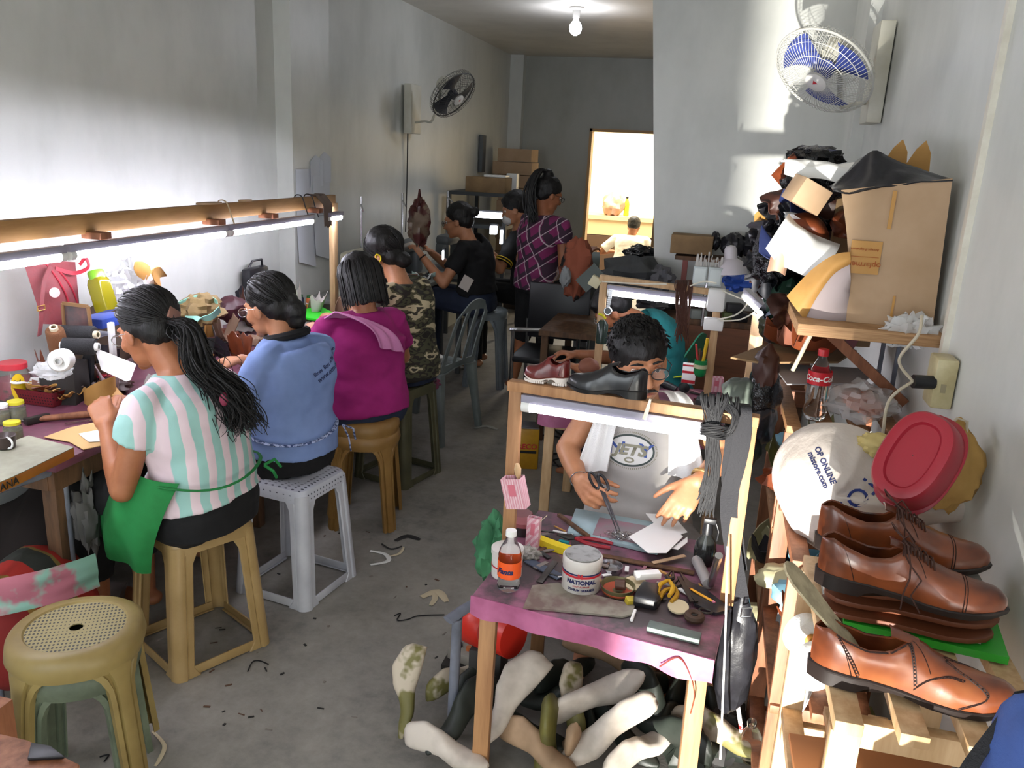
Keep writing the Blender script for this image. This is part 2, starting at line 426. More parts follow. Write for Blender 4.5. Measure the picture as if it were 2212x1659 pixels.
# nested ochre stools below the magenta woman
round_stool('ochre stool, upper one of the nested pair under the woman in magenta', OCHP, (-1.44, 3.24, .055), .25, .44, .145, .185, group=None)
round_stool('ochre stool, lower one of the nested pair under the woman in magenta', OCHP, (-1.435, 3.235, 0), .25, .44, .145, .185)
square_stool('olive plastic stool under the woman in the camouflage shirt', OLIVP, (-1.50, 3.79, 0), math.radians(75), .50)
round_stool('grey plastic stool under the woman in the black T-shirt at the sewing machine', GRYP, (-1.56, 5.66, 0), .1, .56, .135, .19)
round_stool('worn yellow stool with perforated round seat, upper of the nested pair nearest the viewer', FGP, (-1.44, 1.50, .05), .55, .42, .15, .19, seatm=FGS, hole=True)
round_stool('dusty green-grey stool nested under the worn yellow one nearest the viewer', mat('grey_green_plastic', '#66705c', .6, c2='#4d5545', scale=9), (-1.437, 1.50, 0), .55, .41, .132, .162)
# ---------------------------------------------------------------- monoblock chairs
def monoblock(label, m, loc, rz, seat=.42, slot=True, hole=False):
    t = thing('plastic_chair', label, 'chair', (0, 0, 0), 0)
    g = Geo(); g.sheet(lambda u, v: V(((u-.5)*.42, (v-.5)*(.44-.03*u), seat + .012*math.cos((v-.5)*5)+(.01 if u < .1 else 0)-.02*math.sin(u*PI))), 12, 12); g.obj('seat', m, t, solid=.006)
    g = Geo(); g.box((0, .205, seat-.018), (.40, .008, .04)); g.box((0, -.205, seat-.018), (.40, .008, .04)); g.box((-.205, 0, seat-.018), (.008, .40, .04)); g.obj('apron', m, t, bevel=.002)
    # backrest: bent frame with slots
    g = Geo()
    P_ = lambda u, v: V((.19+.10*v+.02*v*v, (u-.5)*(.40-.05*v-.16*max(0, v-.8)/.2), seat+v*.40 + .02*math.cos((u-.5)*PI)*v))
    nu, nv = 20, 20
    idx = {}
    def keep(u, v):
        if hole: return not ((abs(u-.5)/.17)**2+((v-.5)/.17)**2 < 1)
        if v < .12 or v > .86: return True
        return not (.12 < u < .28 or .4 < u < .6 or .72 < u < .88)
    for i in range(nu):
        for j in range(nv):
            if keep((i+.5)/nu, (j+.5)/nv): g.add([P_(i/nu, j/nv), P_((i+1)/nu, j/nv), P_((i+1)/nu, (j+1)/nv), P_(i/nu, (j+1)/nv)], [(0, 1, 2, 3)])
    o = g.obj('backrest', m, t, solid=.007)
    for sx in (-1, 1):
        for sy in (-1, 1):
            a = V((sx*.18, sy*.185, seat)); b = V((sx*.23, sy*.225, 0)); g = Geo()
            g.loft([[p + V((dx*s_, dy*s_, 0)) for dx, dy in [(-1, -1), (1, -1), (1, 1), (-1, 1)]] for p, s_ in ((a, .028), ((a+b)/2, .02), (b, .018))]); g.obj('leg', m, t, bevel=.004)
    t.location = loc; t.rotation_euler = (0, 0, rz); return t
monoblock('grey plastic chair with slotted back holding a stack of white trays', mat('grey_chair_plastic', '#78807e', .5, c2='#666d6c', scale=6), (-1.60, 4.52, 0), math.radians(-12))
monoblock('green plastic chair behind the man in the teal shirt', mat('green_chair_plastic', '#2c8a6c', .4), (-.34, 4.36, 0), math.radians(-15), .38, hole=True)
# ---------------------------------------------------------------- left bench with lamp rail
t = thing('long_work_desk', 'long maroon-topped wooden work desk along the left wall', 'desk', (-2.1, 3, 0))
g = Geo(); g.box((-2.115, 3.02, .705), (.65, 2.34, .03)); g.obj('desktop', PURP, t, bevel=.006)
g = Geo(); g.box((-1.83, 3.02, .655), (.025, 2.30, .07)); g.box((-2.41, 3.02, .655), (.025, 2.30, .07)); g.box((-2.12, 1.88, .655), (.56, .025, .07)); g.obj('apron', WOODD, t)
for x_, y_ in ((-1.85, 1.90), (-2.38, 1.90), (-1.85, 3.0), (-2.38, 3.0), (-1.85, 4.1), (-2.38, 4.1)):
    Geo().box((x_, y_, .345), (.05, .045, .69)).obj('leg', WOODD, t, bevel=.002)
t = thing('lamp_rail', 'long wooden rail above the left desk carrying fluorescent tubes', 'lamp rail', (-2.05, 4.2, .72))
A0, A1 = V((-1.955, 1.15, 1.368)), V((-2.05, 4.19, 1.352))
RAILW = mat('rail_wood', '#a27b4b', .65, c2='#8a6538', scale=3, stretch=(10, 1.2, 10))
Geo().bar(A0, A1, .03, .062).obj('rail', RAILW, t, bevel=.003)
Geo().box((-2.05, 4.19, 1.03), (.032, .045, .62)).obj('post', WOODL, t, bevel=.002)
Geo().box((-1.955, 1.17, 1.05), (.032, .045, .62)).obj('post', WOODL, t, bevel=.002)
for u in (.10, .375, .60, .745, .90):
    p = A0.lerp(A1, u); Geo().box(p+V((.035, 0, -.035)), (.075, .05, .022)).obj('block', WOODR, t, bevel=.002)
def tube_lamp(name, label, a, b, m, r=.014, hous=True, group=None, hz=.022):
    a, b = V(a), V(b); t = thing(name, label, 'fluorescent lamp', (a+b)/2, 0, group); d = (b-a).normalized()
    if hous: Geo().bar(a, b, .026, .022).obj('housing', FIX, t, bevel=.002); off = V((0, 0, -hz))
    else: off = V((0, 0, 0))
    Geo().tube([a+off+d*.02, b+off-d*.02], r, 12).obj('tube', m, t)
    for p, s_ in ((a, 1), (b, -1)): Geo().tube([p+off+d*s_*.002, p+off+d*s_*.024], r*1.12, 12).obj('end_cap', WHT, t)
    return t
off = V((.05, 0, -.062))
for i, (u0, u1, lb) in enumerate([(-.02, .32, 'fluorescent tube lamp at the near left end of the long rail'), (.325, .62, 'fluorescent tube lamp under the middle of the long rail'), (.625, .885, 'fluorescent tube lamp in front of the hanging leather scrap on the long rail'), (.935, 1.0, 'short glowing tube lamp at the far end of the long rail beside the post')]):
    tube_lamp('tube_lamp', lb, A0.lerp(A1, u0)+off, A0.lerp(A1, u1)+off, TUBE)
# ---------------------------------------------------------------- two bench tables
def work_table(label, c0, c1, c2, c3, z, topm, legm, edge, hb, a, b, rail_w=.035, front_leg_splay=.02, tiltl=0):
    """c0..c3 top corners (front left, front right, back right, back left)"""
    t = thing('shoemaker_table', label, 'table', ((c0[0]+c2[0])/2, (c0[1]+c2[1])/2, 0))
    g = Geo(); q = [V((x, y, z-.022)) for x, y in (c0, c1, c2, c3)]; g.loft([q, [p+V((0, 0, .022)) for p in q]]); g.obj('tabletop', topm, t, bevel=.004)
    # sagging cloth hem along the front edge
    g = Geo(); e0, e1 = V((*c0, z)), V((*c1, z)); nrm = V(((e1-e0).y, -(e1-e0).x, 0)).normalized()
    def hem(u, v):
        p = e0.lerp(e1, u); drop = .050+.004*math.sin(u*9)+.003*math.sin(u*31)+.012*u
        return p + nrm*(.006+.006*math.sin(u*23)*v) - V((0, 0, drop*v - .002))
    g.sheet(hem, 40, 5); g.obj('cloth_hem', edge, t, solid=.004)
    cc = V(((c0[0]+c2[0])/2, (c0[1]+c2[1])/2, 0))
    for c in (c0, c1, c2, c3):
        p = cc.lerp(V((*c, 0)), .88); Geo().bar(p+V((0, 0, z-.02)), p+(p-cc)*front_leg_splay, .042, .042, (1, .1, 0)).obj('leg', legm, t, bevel=.002)
    g = Geo()
    for i in range(4):
        p, q_ = [cc.lerp(V((*c, 0)), .86)+V((0, 0, z-.05)) for c in ((c0, c1, c2, c3)[i], (c0, c1, c2, c3)[(i+1) % 4])]; g.bar(p, q_, .02, .05)
    g.obj('apron', legm, t)
    A, B = V(a), V(b)
    Geo().bar(V((A.x, A.y, z)), A, .034, .024).obj('lamp_post', legm, t, bevel=.002)
    Geo().bar(V((B.x, B.y, z)), B, .034, .024).obj('lamp_post', legm, t, bevel=.002)
    d = (B-A).normalized(); Geo().bar(A-d*.02+V((0, 0, .012)), B+d*.02+V((0, 0, .012)), rail_w, .026).obj('lamp_rail', legm, t, bevel=.002)
    return t
M1T = work_table('small pink-topped bench with a wooden lamp frame in front of the man with scissors', (-.507, 1.793), (.094, 1.702), (.155, 2.30), (-.46, 2.36), .57, PINK, WOOD, PINKC, 0, (-.475, 2.03, 1.05), (.118, 1.965, 1.05))
tube_lamp('tube_lamp', 'fluorescent tube lamp under the wooden frame of the nearest bench', (-.455, 2.02, 1.034), (.04, 1.965, 1.034), TUBE2, .016, hz=.02)
M2T = work_table('cluttered second bench with a wooden lamp frame in front of the man in teal', (-.66, 3.25), (.12, 3.25), (.12, 3.92), (-.66, 3.92), .60, PURP, WOODL, PINKC, 0, (-.50, 3.80, 1.10), (.02, 3.80, 1.075))
tube_lamp('tube_lamp', 'fluorescent tube lamp over the bench of the man in teal', (-.48, 3.79, 1.073), (-.01, 3.79, 1.055), TUBE2, .017)
tl = tube_lamp('tube_lamp', 'tilted fluorescent tube lamp on a post at the right of the second bench', at(1612, 628, Y=3.45), at(1668, 680, Y=3.1), TUBE2, .016)
# ---------------------------------------------------------------- slatted racks on the right
def slat_rack(label, x0, x1, y0, y1, z, n, m1, m2, shelves=(.45, .12), legw=.045, along='y'):
    t = thing('slatted_rack', label, 'rack', ((x0+x1)/2, (y0+y1)/2, 0))
    for x in (x0+legw/2, x1-legw/2):
        for y in (y0+.012, y1-.012): Geo().box((x, y, z/2-.012), (legw, .024, z-.024)).obj('leg', m1, t, bevel=.002)
    for k, zz in enumerate((z,)+tuple(shelves)):
        for y in (y0+.04, y1-.04): Geo().box(((x0+x1)/2, y, zz-.045), (x1-x0-.01, .024, .045)).obj('rail', m1, t, bevel=.002)
        for i in range(n):
            x = x0 + legw/2 + (x1-x0-legw)*i/(n-1); Geo().box((x, (y0+y1)/2, zz-.011), (legw*.92, y1-y0+.02, .022)).obj('slat', m2, t, bevel=.002)
    return t
slat_rack('pale wooden slatted rack nearest the viewer with brown shoes on top', .245, .565, 1.16, 1.70, .855, 4, WOODL, WOODL, (.50, .16))
slat_rack('reddish wooden slatted rack below the white paper bag', .235, .565, 1.80, 2.28, .80, 4, WOODR, WOODR, (.42, .12))
slat_rack('brown slatted rack behind the white paper bag with the red-capped bottle on top', .245, .575, 2.42, 2.95, .925, 4, WOODR, WOOD, (.60, .30))
# plywood wall shelf
t = thing('plywood_shelf', 'plywood shelf on the right wall under the large cardboard box', 'shelf', (.45, 2.95, 1.2))
PLY = mat('plywood_edge', '#b08a63', .7, c2='#8f6b48', scale=6, stretch=(2, 2, 60))
Geo().box((.415, 3.05, 1.225), (.37, 1.45, .032)).obj('board', PLY, t, bevel=.002)
for y in (2.6, 3.5): Geo().bar((.59, y, .98), (.30, y, 1.21), .03, .03, (0, 1, 0)).obj('bracket', WOODR, t)
# counter at the partition
BRC = mat('brown_counter_board', '#7b4c33', .6, c2='#63402c', scale=4, stretch=(1, 6, 6))
t = thing('brown_counter', 'brown boarded counter standing against the grey partition', 'counter', (.1, 4.8, 0))
Geo().box((.13, 4.82, .795), (.85, .44, .03)).obj('countertop', WOODD, t, bevel=.003)
Geo().box((.13, 4.60, .58), (.83, .02, .40)).obj('front_board', BRC, t)
for x in (-.26, .52):
    for y in (4.63, 5.0): Geo().box((x, y, .39), (.04, .04, .78)).obj('leg', WOODD, t)
# ---------------------------------------------------------------- people
def skinmat(name, c, c2): return mat(name, c, .48, c2=c2, scale=9, bump=.06, bscale=60)
SK1 = skinmat('brown_skin', '#a36a48', '#8f5739'); SK2 = skinmat('light_brown_skin', '#b98361', '#a56d4c'); SK3 = skinmat('warm_brown_skin', '#a8714f', '#935d3e')
HAIR = mat('black_hair', '#080707', .55, c2='#110e0e', scale=30, bump=.5, bscale=55, stretch=(1, 1, .25))
HAIRG = mat('greying_hair', '#0e0c0b', .55, c2='#221f1e', scale=22, bump=.5, bscale=55, lo=.56, hi=.85, stretch=(1, 1, .3))
EYEW = mat('eye_white', '#d9d5cf', .2); EYEB = mat('eye_iris', '#1a0f0a', .15); LIP = mat('lip', '#8a4c42', .45)
def hand(g, w, d, n, side, curl=(.35, .4, .45, .5), thumb=(.5, .3), sc=1.0, spread=.06):
    """w wrist, d pointing direction, n palm facing, side +1: thumb on the d x n side"""
    d = V(d).normalized(); n = V(n); n = (n - d*n.dot(d)).normalized(); l = d.cross(n)*side
    ks = []
    for i, (off, L) in enumerate([(.030, .084), (.010, .088), (-.010, .084), (-.029, .076)]):
        k = w + d*(L*sc) + l*(off*sc) - n*.003; ks.append(k)
        g.cap(w + l*(off*.62*sc) + d*.008, k, .0150*sc, .0112*sc, 10, flat=.85)
    g.cap(w + l*.02*sc + d*.02, w+l*.026*sc+d*.05*sc+n*.006, .016*sc, .014*sc)
    tips = []
    for i, (k, L, r) in enumerate(zip(ks, (.070, .078, .072, .056), (.0086, .0090, .0084, .0074))):
        a = 0; p = k; c = curl[i]; dd0 = (d + l*spread*(1.5-i)).normalized()
        for j, fr in enumerate((.46, .30, .24)):
            a += c*(.8, 1.1, .8)[j]
            q = p + (dd0*math.cos(a) + n*math.sin(a))*(L*fr*sc); g.cap(p, q, r*sc*(1-.06*j), r*sc*(.94-.08*j), 10); p = q
        tips.append(p)
    b = w + l*.026*sc + d*.022*sc + n*.004; a = thumb[0]
    dd = (d*math.cos(a) + l*math.sin(a) + n*thumb[1]).normalized()
    q = b + dd*.042*sc; g.cap(b, q, .0145*sc, .0105*sc); dd2 = (dd + d*.45 + n*.12).normalized(); r_ = q + dd2*.030*sc; g.cap(q, r_, .0102*sc, .0095*sc)
    dd3 = (dd2 + d*.3 + n*.15).normalized(); s_ = r_ + dd3*.024*sc; g.cap(r_, s_, .0093*sc, .0074*sc); tips.append(s_)
    return tips
def headframe(f, up=(0, 0, 1), roll=0):
    f = V(f).normalized(); x = f.cross(V(up)).normalized(); z = x.cross(f)
    m = Matrix((x, f, z)).transposed()
    return m @ Matrix.Rotation(roll, 3, 'Y') if roll else m
def head_geo(g, c, M, s=1.0):
    T = lambda x, y, z: V(c) + M @ (V((x, y, z))*s)
    E = lambda p, r: g.sph(T(*p), tuple(q*s for q in r), M, 18, 12)
    E((0, -.016, .030), (.073, .092, .083)); E((0, .022, -.012), (.064, .062, .082)); E((0, .030, -.068), (.050, .050, .042))
    E((0, .066, -.098), (.021, .019, .015)); E((0, -.03, -.045), (.055, .055, .05))
    for q in (-1, 1):
        E((q*.036, .058, -.030), (.024, .022, .024)); E((q*.075, -.006, -.014), (.008, .019, .031)); E((q*.071, .002, -.02), (.010, .010, .015))
        g.cap(T(q*.012, .080, .022), T(q*.045, .070, .022), .009*s, .007*s)
        g.cap(T(q*.009, .096, -.037), T(q*.012, .090, -.038), .008*s, .007*s)
    g.cap(T(0, .078, .012), T(0, .100, -.034), .0085*s, .012*s)
    g.cap(T(-.017, .081, -.064), T(.017, .081, -.064), .0065*s, .0065*s); g.cap(T(-.013, .080, -.073), T(.013, .080, -.073), .0070*s, .0070*s)
    return T
def eyes(c, M, t, s=1.0, look=(0, 0, -.3)):
    T = lambda x, y, z: V(c) + M @ (V((x, y, z))*s)
    g = Geo()
    for q in (-1, 1): g.sph(T(q*.031, .0665, .002), .0135*s)
    g.obj('eye', EYEW, t); g = Geo()
    for q in (-1, 1): g.sph(T(q*.031, .0775, -.001), .0052*s)
    g.obj('iris', EYEB, t); g = Geo()
    for q in (-1, 1): g.tube([T(q*(.031+u*.013), .0805-abs(u)*.005, .0105-abs(u)*.005) for u in (-1, -.5, 0, .5, 1)], .0032*s, 6)
    g.obj('eyelid', SK1, t)
def glasses(c, M, t, s=1.0, m=None, r=.022, thin=.0014):
    T = lambda x, y, z: V(c) + M @ (V((x, y, z))*s)
    g = Geo()
    for q in (-1, 1):
        g.tube([T(q*.033+r*1.15*math.cos(a)*1.0, .098, -.004+r*.78*math.sin(a)) for a in [2*PI*i/20 for i in range(21)]], thin*1.3, 6)
        g.tube([T(q*.060, .096, .002), T(q*.078, .06, .004), T(q*.080, .0, .0), T(q*.078, -.02, -.012)], thin, 6)
    g.tube([T(-.010, .1, 0), T(0, .103, .003), T(.010, .1, 0)], thin*1.2, 6)
    fr = g.obj('eyeglasses', m or BLK, t); g = Geo()
    for q in (-1, 1): g.sph(T(q*.033, .098, -.004), (r*1.1*s, .0008, r*.74*s), M, 16, 8)
    g.obj('lens', mat('lens_glass', '#aab4b8', .3, alpha=.07), fr)
def torso_rings(J, rows, lat, n=28, wob=0):
    """rows: (point, rx, ry); returns closed rings following the spine"""
    rings = []
    for i, (p, rx, ry) in enumerate(rows):
        a = rows[max(i-1, 0)][0]; b = rows[min(i+1, len(rows)-1)][0]; u = (b-a).normalized(); x = (lat - u*lat.dot(u)).normalized(); y = u.cross(x)
        rg = []
        for k in range(n):
            t = 2*PI*k/n; cx_, cy_ = math.cos(t), math.sin(t)
            e = .85; X = math.copysign(abs(cx_)**e, cx_)*rx; Y_ = math.copysign(abs(cy_)**e, cy_)*ry
            rg.append(p + x*X + y*Y_)
        rings.append(rg)
    return rings
def spl(pts, n):
    """Catmull-Rom through rows (Vector, rx, ry)"""
    out = []
    P = [pts[0]]+list(pts)+[pts[-1]]
    def cr(a, b, c, d, t): return .5*((2*b)+(c-a)*t+(2*a-5*b+4*c-d)*t*t+(3*b-a-3*c+d)*t**3)
    for i in range(1, len(P)-2):
        for k in range(n):
            t = k/n; out.append(tuple(cr(P[i-1][j], P[i][j], P[i+1][j], P[i+2][j], t) for j in range(len(P[1]))))
    out.append(P[-2]); return out
def folds(amp, s, seed=0):
    return lambda p, n: n*amp*(noise.noise(V((p.x, p.y, p.z*2.2))*s + V((seed, 0, 0))) + .5*noise.noise(V((p.x, p.y, p.z*1.6))*s*2.3))
def person(label, J, skin, w=.17, shirt=None, sleeve=.5, pants=None, shorts=None, head_s=1.0, fdir=(0, -1, 0), roll=0, vox=.0075, hair=None, feet=True, seat=True, stout=1.0, hem=-.03, specs=None, hands={}, headc=None, fold=.006, vest=False, group=None, hairm=None):
    t = thing('person', label, 'person', (J['pelvis'].x, J['pelvis'].y, 0), 0, group)
    pel, wst, chs, nk, hd = (J[k] for k in ('pelvis', 'waist', 'chest', 'neck', 'head'))
    lat = (J['shR']-J['shL']).normalized(); up = (chs-pel).normalized(); fr = up.cross(lat).normalized()
    M = headframe(fdir, roll=roll); g = Geo(); s = stout
    T = head_geo(g, hd, M, head_s)
    g.cap(nk - up*.02, T(0, -.028, -.05), .056, .050, 14)
    rows = spl([(pel-up*.07, w*.8*s, .10*s), (pel, w*.95*s, .115*s), (wst, w*.80*s, .10*s), (chs, w*.80*s, .088*s), (nk-up*.06, w*.58, .056), (nk+up*.0, .062, .055)], 4)
    g.loft(torso_rings(J, rows, lat))
    for sd in 'LR':
        sh, el, wr = J['sh'+sd], J['el'+sd], J['wr'+sd]
        g.cap(nk-up*.055, sh, .040, .042); g.cap(sh, el, .043*s, .037*s); g.cap(el, el.lerp(wr, .35), .037*s, .036*s); g.cap(el.lerp(wr, .35), wr, .036*s, .024)
        q = -1 if sd == 'L' else 1
        hk = hands.get(sd, {}); d = hk.get('d', (wr-el)); nn = hk.get('n', V((0, 0, -1)))
        hand(g, wr, d, nn, q, hk.get('curl', (.5, .55, .6, .65)), hk.get('thumb', (.55, .35)), hk.get('sc', .95))
        hp = pel + lat*(.085 if sd == 'R' else -.085) - up*.02; kn, an = J['kn'+sd], J['an'+sd]
        g.cap(hp, kn, .080*s, .054*s); g.cap(kn, kn.lerp(an, .35), .054*s, .052*s); g.cap(kn.lerp(an, .35), an, .052*s, .034)
        if feet:
            td = J.get('toe'+sd, fr*V((1, 1, 0))).normalized(); g.cap(an-V((0, 0, .03))-td*.03, an-V((0, 0, .045))+td*.10, .034, .026, flat=.8); g.cap(an-V((0, 0, .045))+td*.09, an-V((0, 0, .052))+td*.15, .027, .016)
    g.obj('body', skin, t, remesh=vox, sm=3)
    eyes(hd, M, t, head_s)
    if specs: glasses(hd, M, t, head_s, specs)
    if shirt:
        g = Geo(); o_ = .014
        rows = spl([(pel+up*hem, w*1.0*s+o_, .128*s+o_), (pel+up*.06, w*.97*s+o_, .125*s+o_), (wst, w*.88*s+o_, .108*s+o_), (chs, w*.94*s+o_, .112*s+o_), (nk-up*.06, w*.80+o_, .082+o_*.6), (nk-up*.005, .075, .066)], 5)
        g.loft(torso_rings(J, rows, lat))
        for sd in 'LR':
            sh, el = J['sh'+sd], J['el'+sd]
            g.cap(nk-up*.05, sh, .058, .058)
            if not vest:
                e = sh.lerp(el, sleeve); d = (e-sh).normalized(); fm = frame(d)
                g.loft([[p + fm.col[0]*(math.cos(2*PI*k/16)*r) + fm.col[1]*(math.sin(2*PI*k/16)*r) for k in range(16)] for p, r in ((sh-d*.01, .056*s), (sh.lerp(e, .4), .062*s), (e, .063*s))])
        g.obj('shirt', shirt, t, remesh=vox, sm=2, disp=folds(fold, 9, hash(label) % 50))
    if pants:
        g = Geo(); L = 1.0 if shorts is None else shorts
        g.loft(torso_rings(J, spl([(pel-up*.075, w*.85*s+.012, .11*s+.01), (pel, w*.98*s+.012, .12*s+.012), (pel+up*.10, w*.86*s+.006, .108*s)], 3), lat))
        for sd in 'LR':
            hp = pel + lat*(.088 if sd == 'R' else -.088) - up*.02; kn, an = J['kn'+sd], J['an'+sd]
            g.cap(hp, kn, .094*s, .068*s)
            if L > .5:
                e = kn.lerp(an, (L-.5)*2); d = (e-kn).normalized(); fm = frame(d)
                g.loft([[p + fm.col[0]*(math.cos(2*PI*k/16)*r) + fm.col[1]*(math.sin(2*PI*k/16)*r) for k in range(16)] for p, r in ((kn, .067*s), (kn.lerp(e, .5), .064*s), (e, .055*s))])
        g.obj('trousers' if L > .8 else 'shorts', pants, t, remesh=vox, sm=3, disp=folds(.005, 8, 3))
    if hair: hair(t, hd, M, head_s)
    return t, T, M, lat, up, fr
def seatJ(pel, fdir, lean=.10, tor=.46, sw=.155, headfw=.09, knee=.40, spread=.10, thighdrop=.0, an=None, shl=None, neckup=.0):
    """joints of a seated person; pel pelvis, fdir heading"""
    f = V(fdir); f.z = 0; f.normalize(); r = f.cross(V((0, 0, 1))); J = {}
    J['pelvis'] = pel; J['waist'] = pel + V((0, 0, tor*.36)) + f*lean*.22; J['chest'] = pel + V((0, 0, tor*.72)) + f*lean*.62; J['neck'] = pel + V((0, 0, tor)) + f*lean
    J['head'] = J['neck'] + V((0, 0, .125+neckup)) + f*headfw
    for s_, q in (('R', 1), ('L', -1)):
        J['sh'+s_] = J['neck'] + r*q*sw - V((0, 0, .055))
        kn = pel + f*knee + r*q*spread + V((0, 0, .02-thighdrop)); J['kn'+s_] = kn
        J['an'+s_] = V((kn.x, kn.y, .085)) - f*.02
        J['toe'+s_] = f
    return J, f, r
def two_bone(a, c, l1, l2, pole):
    """elbow position between a and c bending toward pole"""
    d = c-a; L = min(d.length, (l1+l2)*.995); d.normalize(); x = (l1*l1-l2*l2+L*L)/(2*L); h = math.sqrt(max(l1*l1-x*x, 0))
    p = V(pole); p = (p-d*p.dot(d)).normalized(); return a+d*x+p*h
def arms(J, handL, handR, poleL, poleR, u=.275, l=.235):
    for s_, h, p in (('L', handL, poleL), ('R', handR, poleR)):
        sh = J['sh'+s_]; d = h-sh
        if d.length > (u+l)*.99: h = sh + d.normalized()*(u+l)*.99
        J['wr'+s_] = h; J['el'+s_] = two_bone(sh, h, u, l, p)
# ---- hair builders
def hair_cap(t, c, M, s, low=-.02, back=.0, m=None, r=1.0, fringe=0, ext=None, name='hair', seed=1, strands=160, side=.0):
    T = lambda x, y, z: V(c) + M @ (V((x, y, z))*s)
    g = Geo(); g.sph(T(0, -.024, .044), (.082*r*s, .096*r*s, .083*r*s), M, 22, 14); g.sph(T(0, -.052, low+.015), (.074*s, .062*s, .070*s), M, 18, 12)
    for q in (-1, 1): g.sph(T(q*.062, -.022, .022), (.022*s, .045*s, .045*s), M)
    if fringe: g.sph(T(0, .045, .072), (.060*s, .036*s, .032*s), M)
    if ext: ext(g, T)
    o = g.obj(name, m or HAIR, t, remesh=.008, sm=3, disp=lambda p, n: n*.004*noise.noise(p*60))
    return o, T
def strand_cap(g, T, n, target, rs=.0022, seed=3, lift=1.03, cover=1.0):
    """thin locks lying on the skull, running from hairline to the target point (local)"""
    rr = random.Random(seed); tg = V(target)
    for i in range(n):
        a = rr.uniform(-PI, PI); e = rr.uniform(-.1, 1.35)
        p0 = V((math.cos(a)*math.cos(e)*.083, math.sin(a)*math.cos(e)*.097, math.sin(e)*.084))
        if p0.y > .05 and p0.z < .03: continue
        pts = []
        for k in range(7):
            u = k/6; p = p0.lerp(tg-V((0, -.024, .044)), u*.96); 
            q = V((p.x/.083, p.y/.097, p.z/.084)); L = q.length
            if L < 1: p = p/max(L, .2)
            pts.append(T(*(p*lift + V((0, -.024, .044)) + V((rr.uniform(-1, 1), rr.uniform(-1, 1), rr.uniform(-1, 1)))*.0012)))
        g.tube(pts, [rs*x for x in (.5, 1, 1.1, 1.1, 1, .9, .5)], 5)
def lock(g, pts, r0, rr, wav=.012, n=10, rad=None):
    """wavy tapered lock following pts"""
    P = [V(p) for p in pts]; ph = rr.uniform(0, 6); off = V((rr.gauss(0, 1), rr.gauss(0, 1), rr.gauss(0, .4)))*(rad or .015); out = []
    S = spl([tuple(p) for p in P], 5); m = len(S)
    for i, q in enumerate(S):
        u = i/(m-1); w_ = wav*math.sin(ph+u*9)*(.3+u); out.append(V(q) + off*(.25+1.1*u) + V((w_, w_*.7*math.cos(ph), w_*.25)))
    g.tube(out, [r0*(1-.75*(i/(m-1))**1.5)*(.6+.4*min(1, 5*i/m)) for i in range(m)], 5)
# ---------------------------------------------------------------- garments
def stripemat():
    n = NT('mint_pink_stripes'); v = n.coord('Object'); sp_ = n.add('ShaderNodeSeparateXYZ'); n.link(v, sp_.inputs[0])
    m1 = n.add('ShaderNodeMath', operation='MULTIPLY_ADD'); m1.inputs[1].default_value = .9; n.link(sp_.outputs[1], m1.inputs[0]); 
    m0 = n.add('ShaderNodeMath', operation='MULTIPLY'); m0.inputs[1].default_value = .35; n.link(sp_.outputs[0], m0.inputs[0]); n.link(m0.outputs[0], m1.inputs[2])
    nn = n.noise(v, 6, 2); wv = n.add('ShaderNodeMath', operation='MULTIPLY_ADD'); wv.inputs[1].default_value = .03; n.link(nn, wv.inputs[0]); n.link(m1.outputs[0], wv.inputs[2])
    m2 = n.add('ShaderNodeMath', operation='MULTIPLY'); m2.inputs[1].default_value = 19.0; n.link(wv.outputs[0], m2.inputs[0])
    fr = n.add('ShaderNodeMath', operation='FRACT'); n.link(m2.outputs[0], fr.inputs[0])
    n.link(n.ramp(fr.outputs[0], [(0, '#d7c3c8'), (.48, '#d2bcc2'), (.52, '#8fb9b2'), (.97, '#93bcb4')]), n.b.inputs['Base Color'])
    n.b.inputs['Roughness'].default_value = .85; n.bump(n.noise(v, 90, 3), .15, .003); return n.m
def camomat():
    n = NT('camouflage'); v = n.coord('Object', (1, 1, 2.4)); f = n.noise(v, 8, 2.5, .5)
    n.link(n.ramp(f, [(0, '#25221c'), (.40, '#4a4a36'), (.47, '#2c2722'), (.52, '#56533c'), (.575, '#c2b595'), (.66, '#3a352b')], True), n.b.inputs['Base Color']); n.b.inputs['Roughness'].default_value = .85; return n.m
def plaidmat():
    n = NT('purple_plaid'); v = n.coord('Object', None, (0, .62, .78))
    sx = n.add('ShaderNodeSeparateXYZ'); n.link(v, sx.inputs[0]); cols = None
    base = n.ramp(n.noise(n.coord('Object', (1, 1, 1)), 5, 1), [(.40, '#a98c78'), (.42, '#6d2150'), (.60, '#7c2559')])
    def band(o, sc, off, lo, hi):
        a = n.add('ShaderNodeMath', operation='MULTIPLY_ADD'); a.inputs[1].default_value = sc; a.inputs[2].default_value = off; n.link(o, a.inputs[0])
        f = n.add('ShaderNodeMath', operation='FRACT'); n.link(a.outputs[0], f.inputs[0]); return n.ramp(f.outputs[0], [(0, '#000000'), (lo, '#ffffff'), (hi, '#000000')], True)
    cur = base
    for o, sc, off, lo, hi, c in ((sx.outputs[0], 12, 0, .1, .38, '#3a2436'), (sx.outputs[2], 12, .2, .1, .38, '#3a2436'), (sx.outputs[0], 12, .5, .5, .56, '#b9a8ae'), (sx.outputs[2], 12, .7, .5, .56, '#b9a8ae')):
        mk = band(o, sc, off, lo, hi); mx = n.add('ShaderNodeMixRGB'); mx.inputs[2].default_value = lin(c); n.link(mk, mx.inputs[0]); n.link(cur, mx.inputs[1]); cur = mx.outputs[0]
    n.link(cur, n.b.inputs['Base Color']); n.b.inputs['Roughness'].default_value = .85; return n.m
CL = lambda name, c, c2=None: mat(name, c, .88, c2=c2, scale=7, bump=.12, bscale=160, bdist=.002)
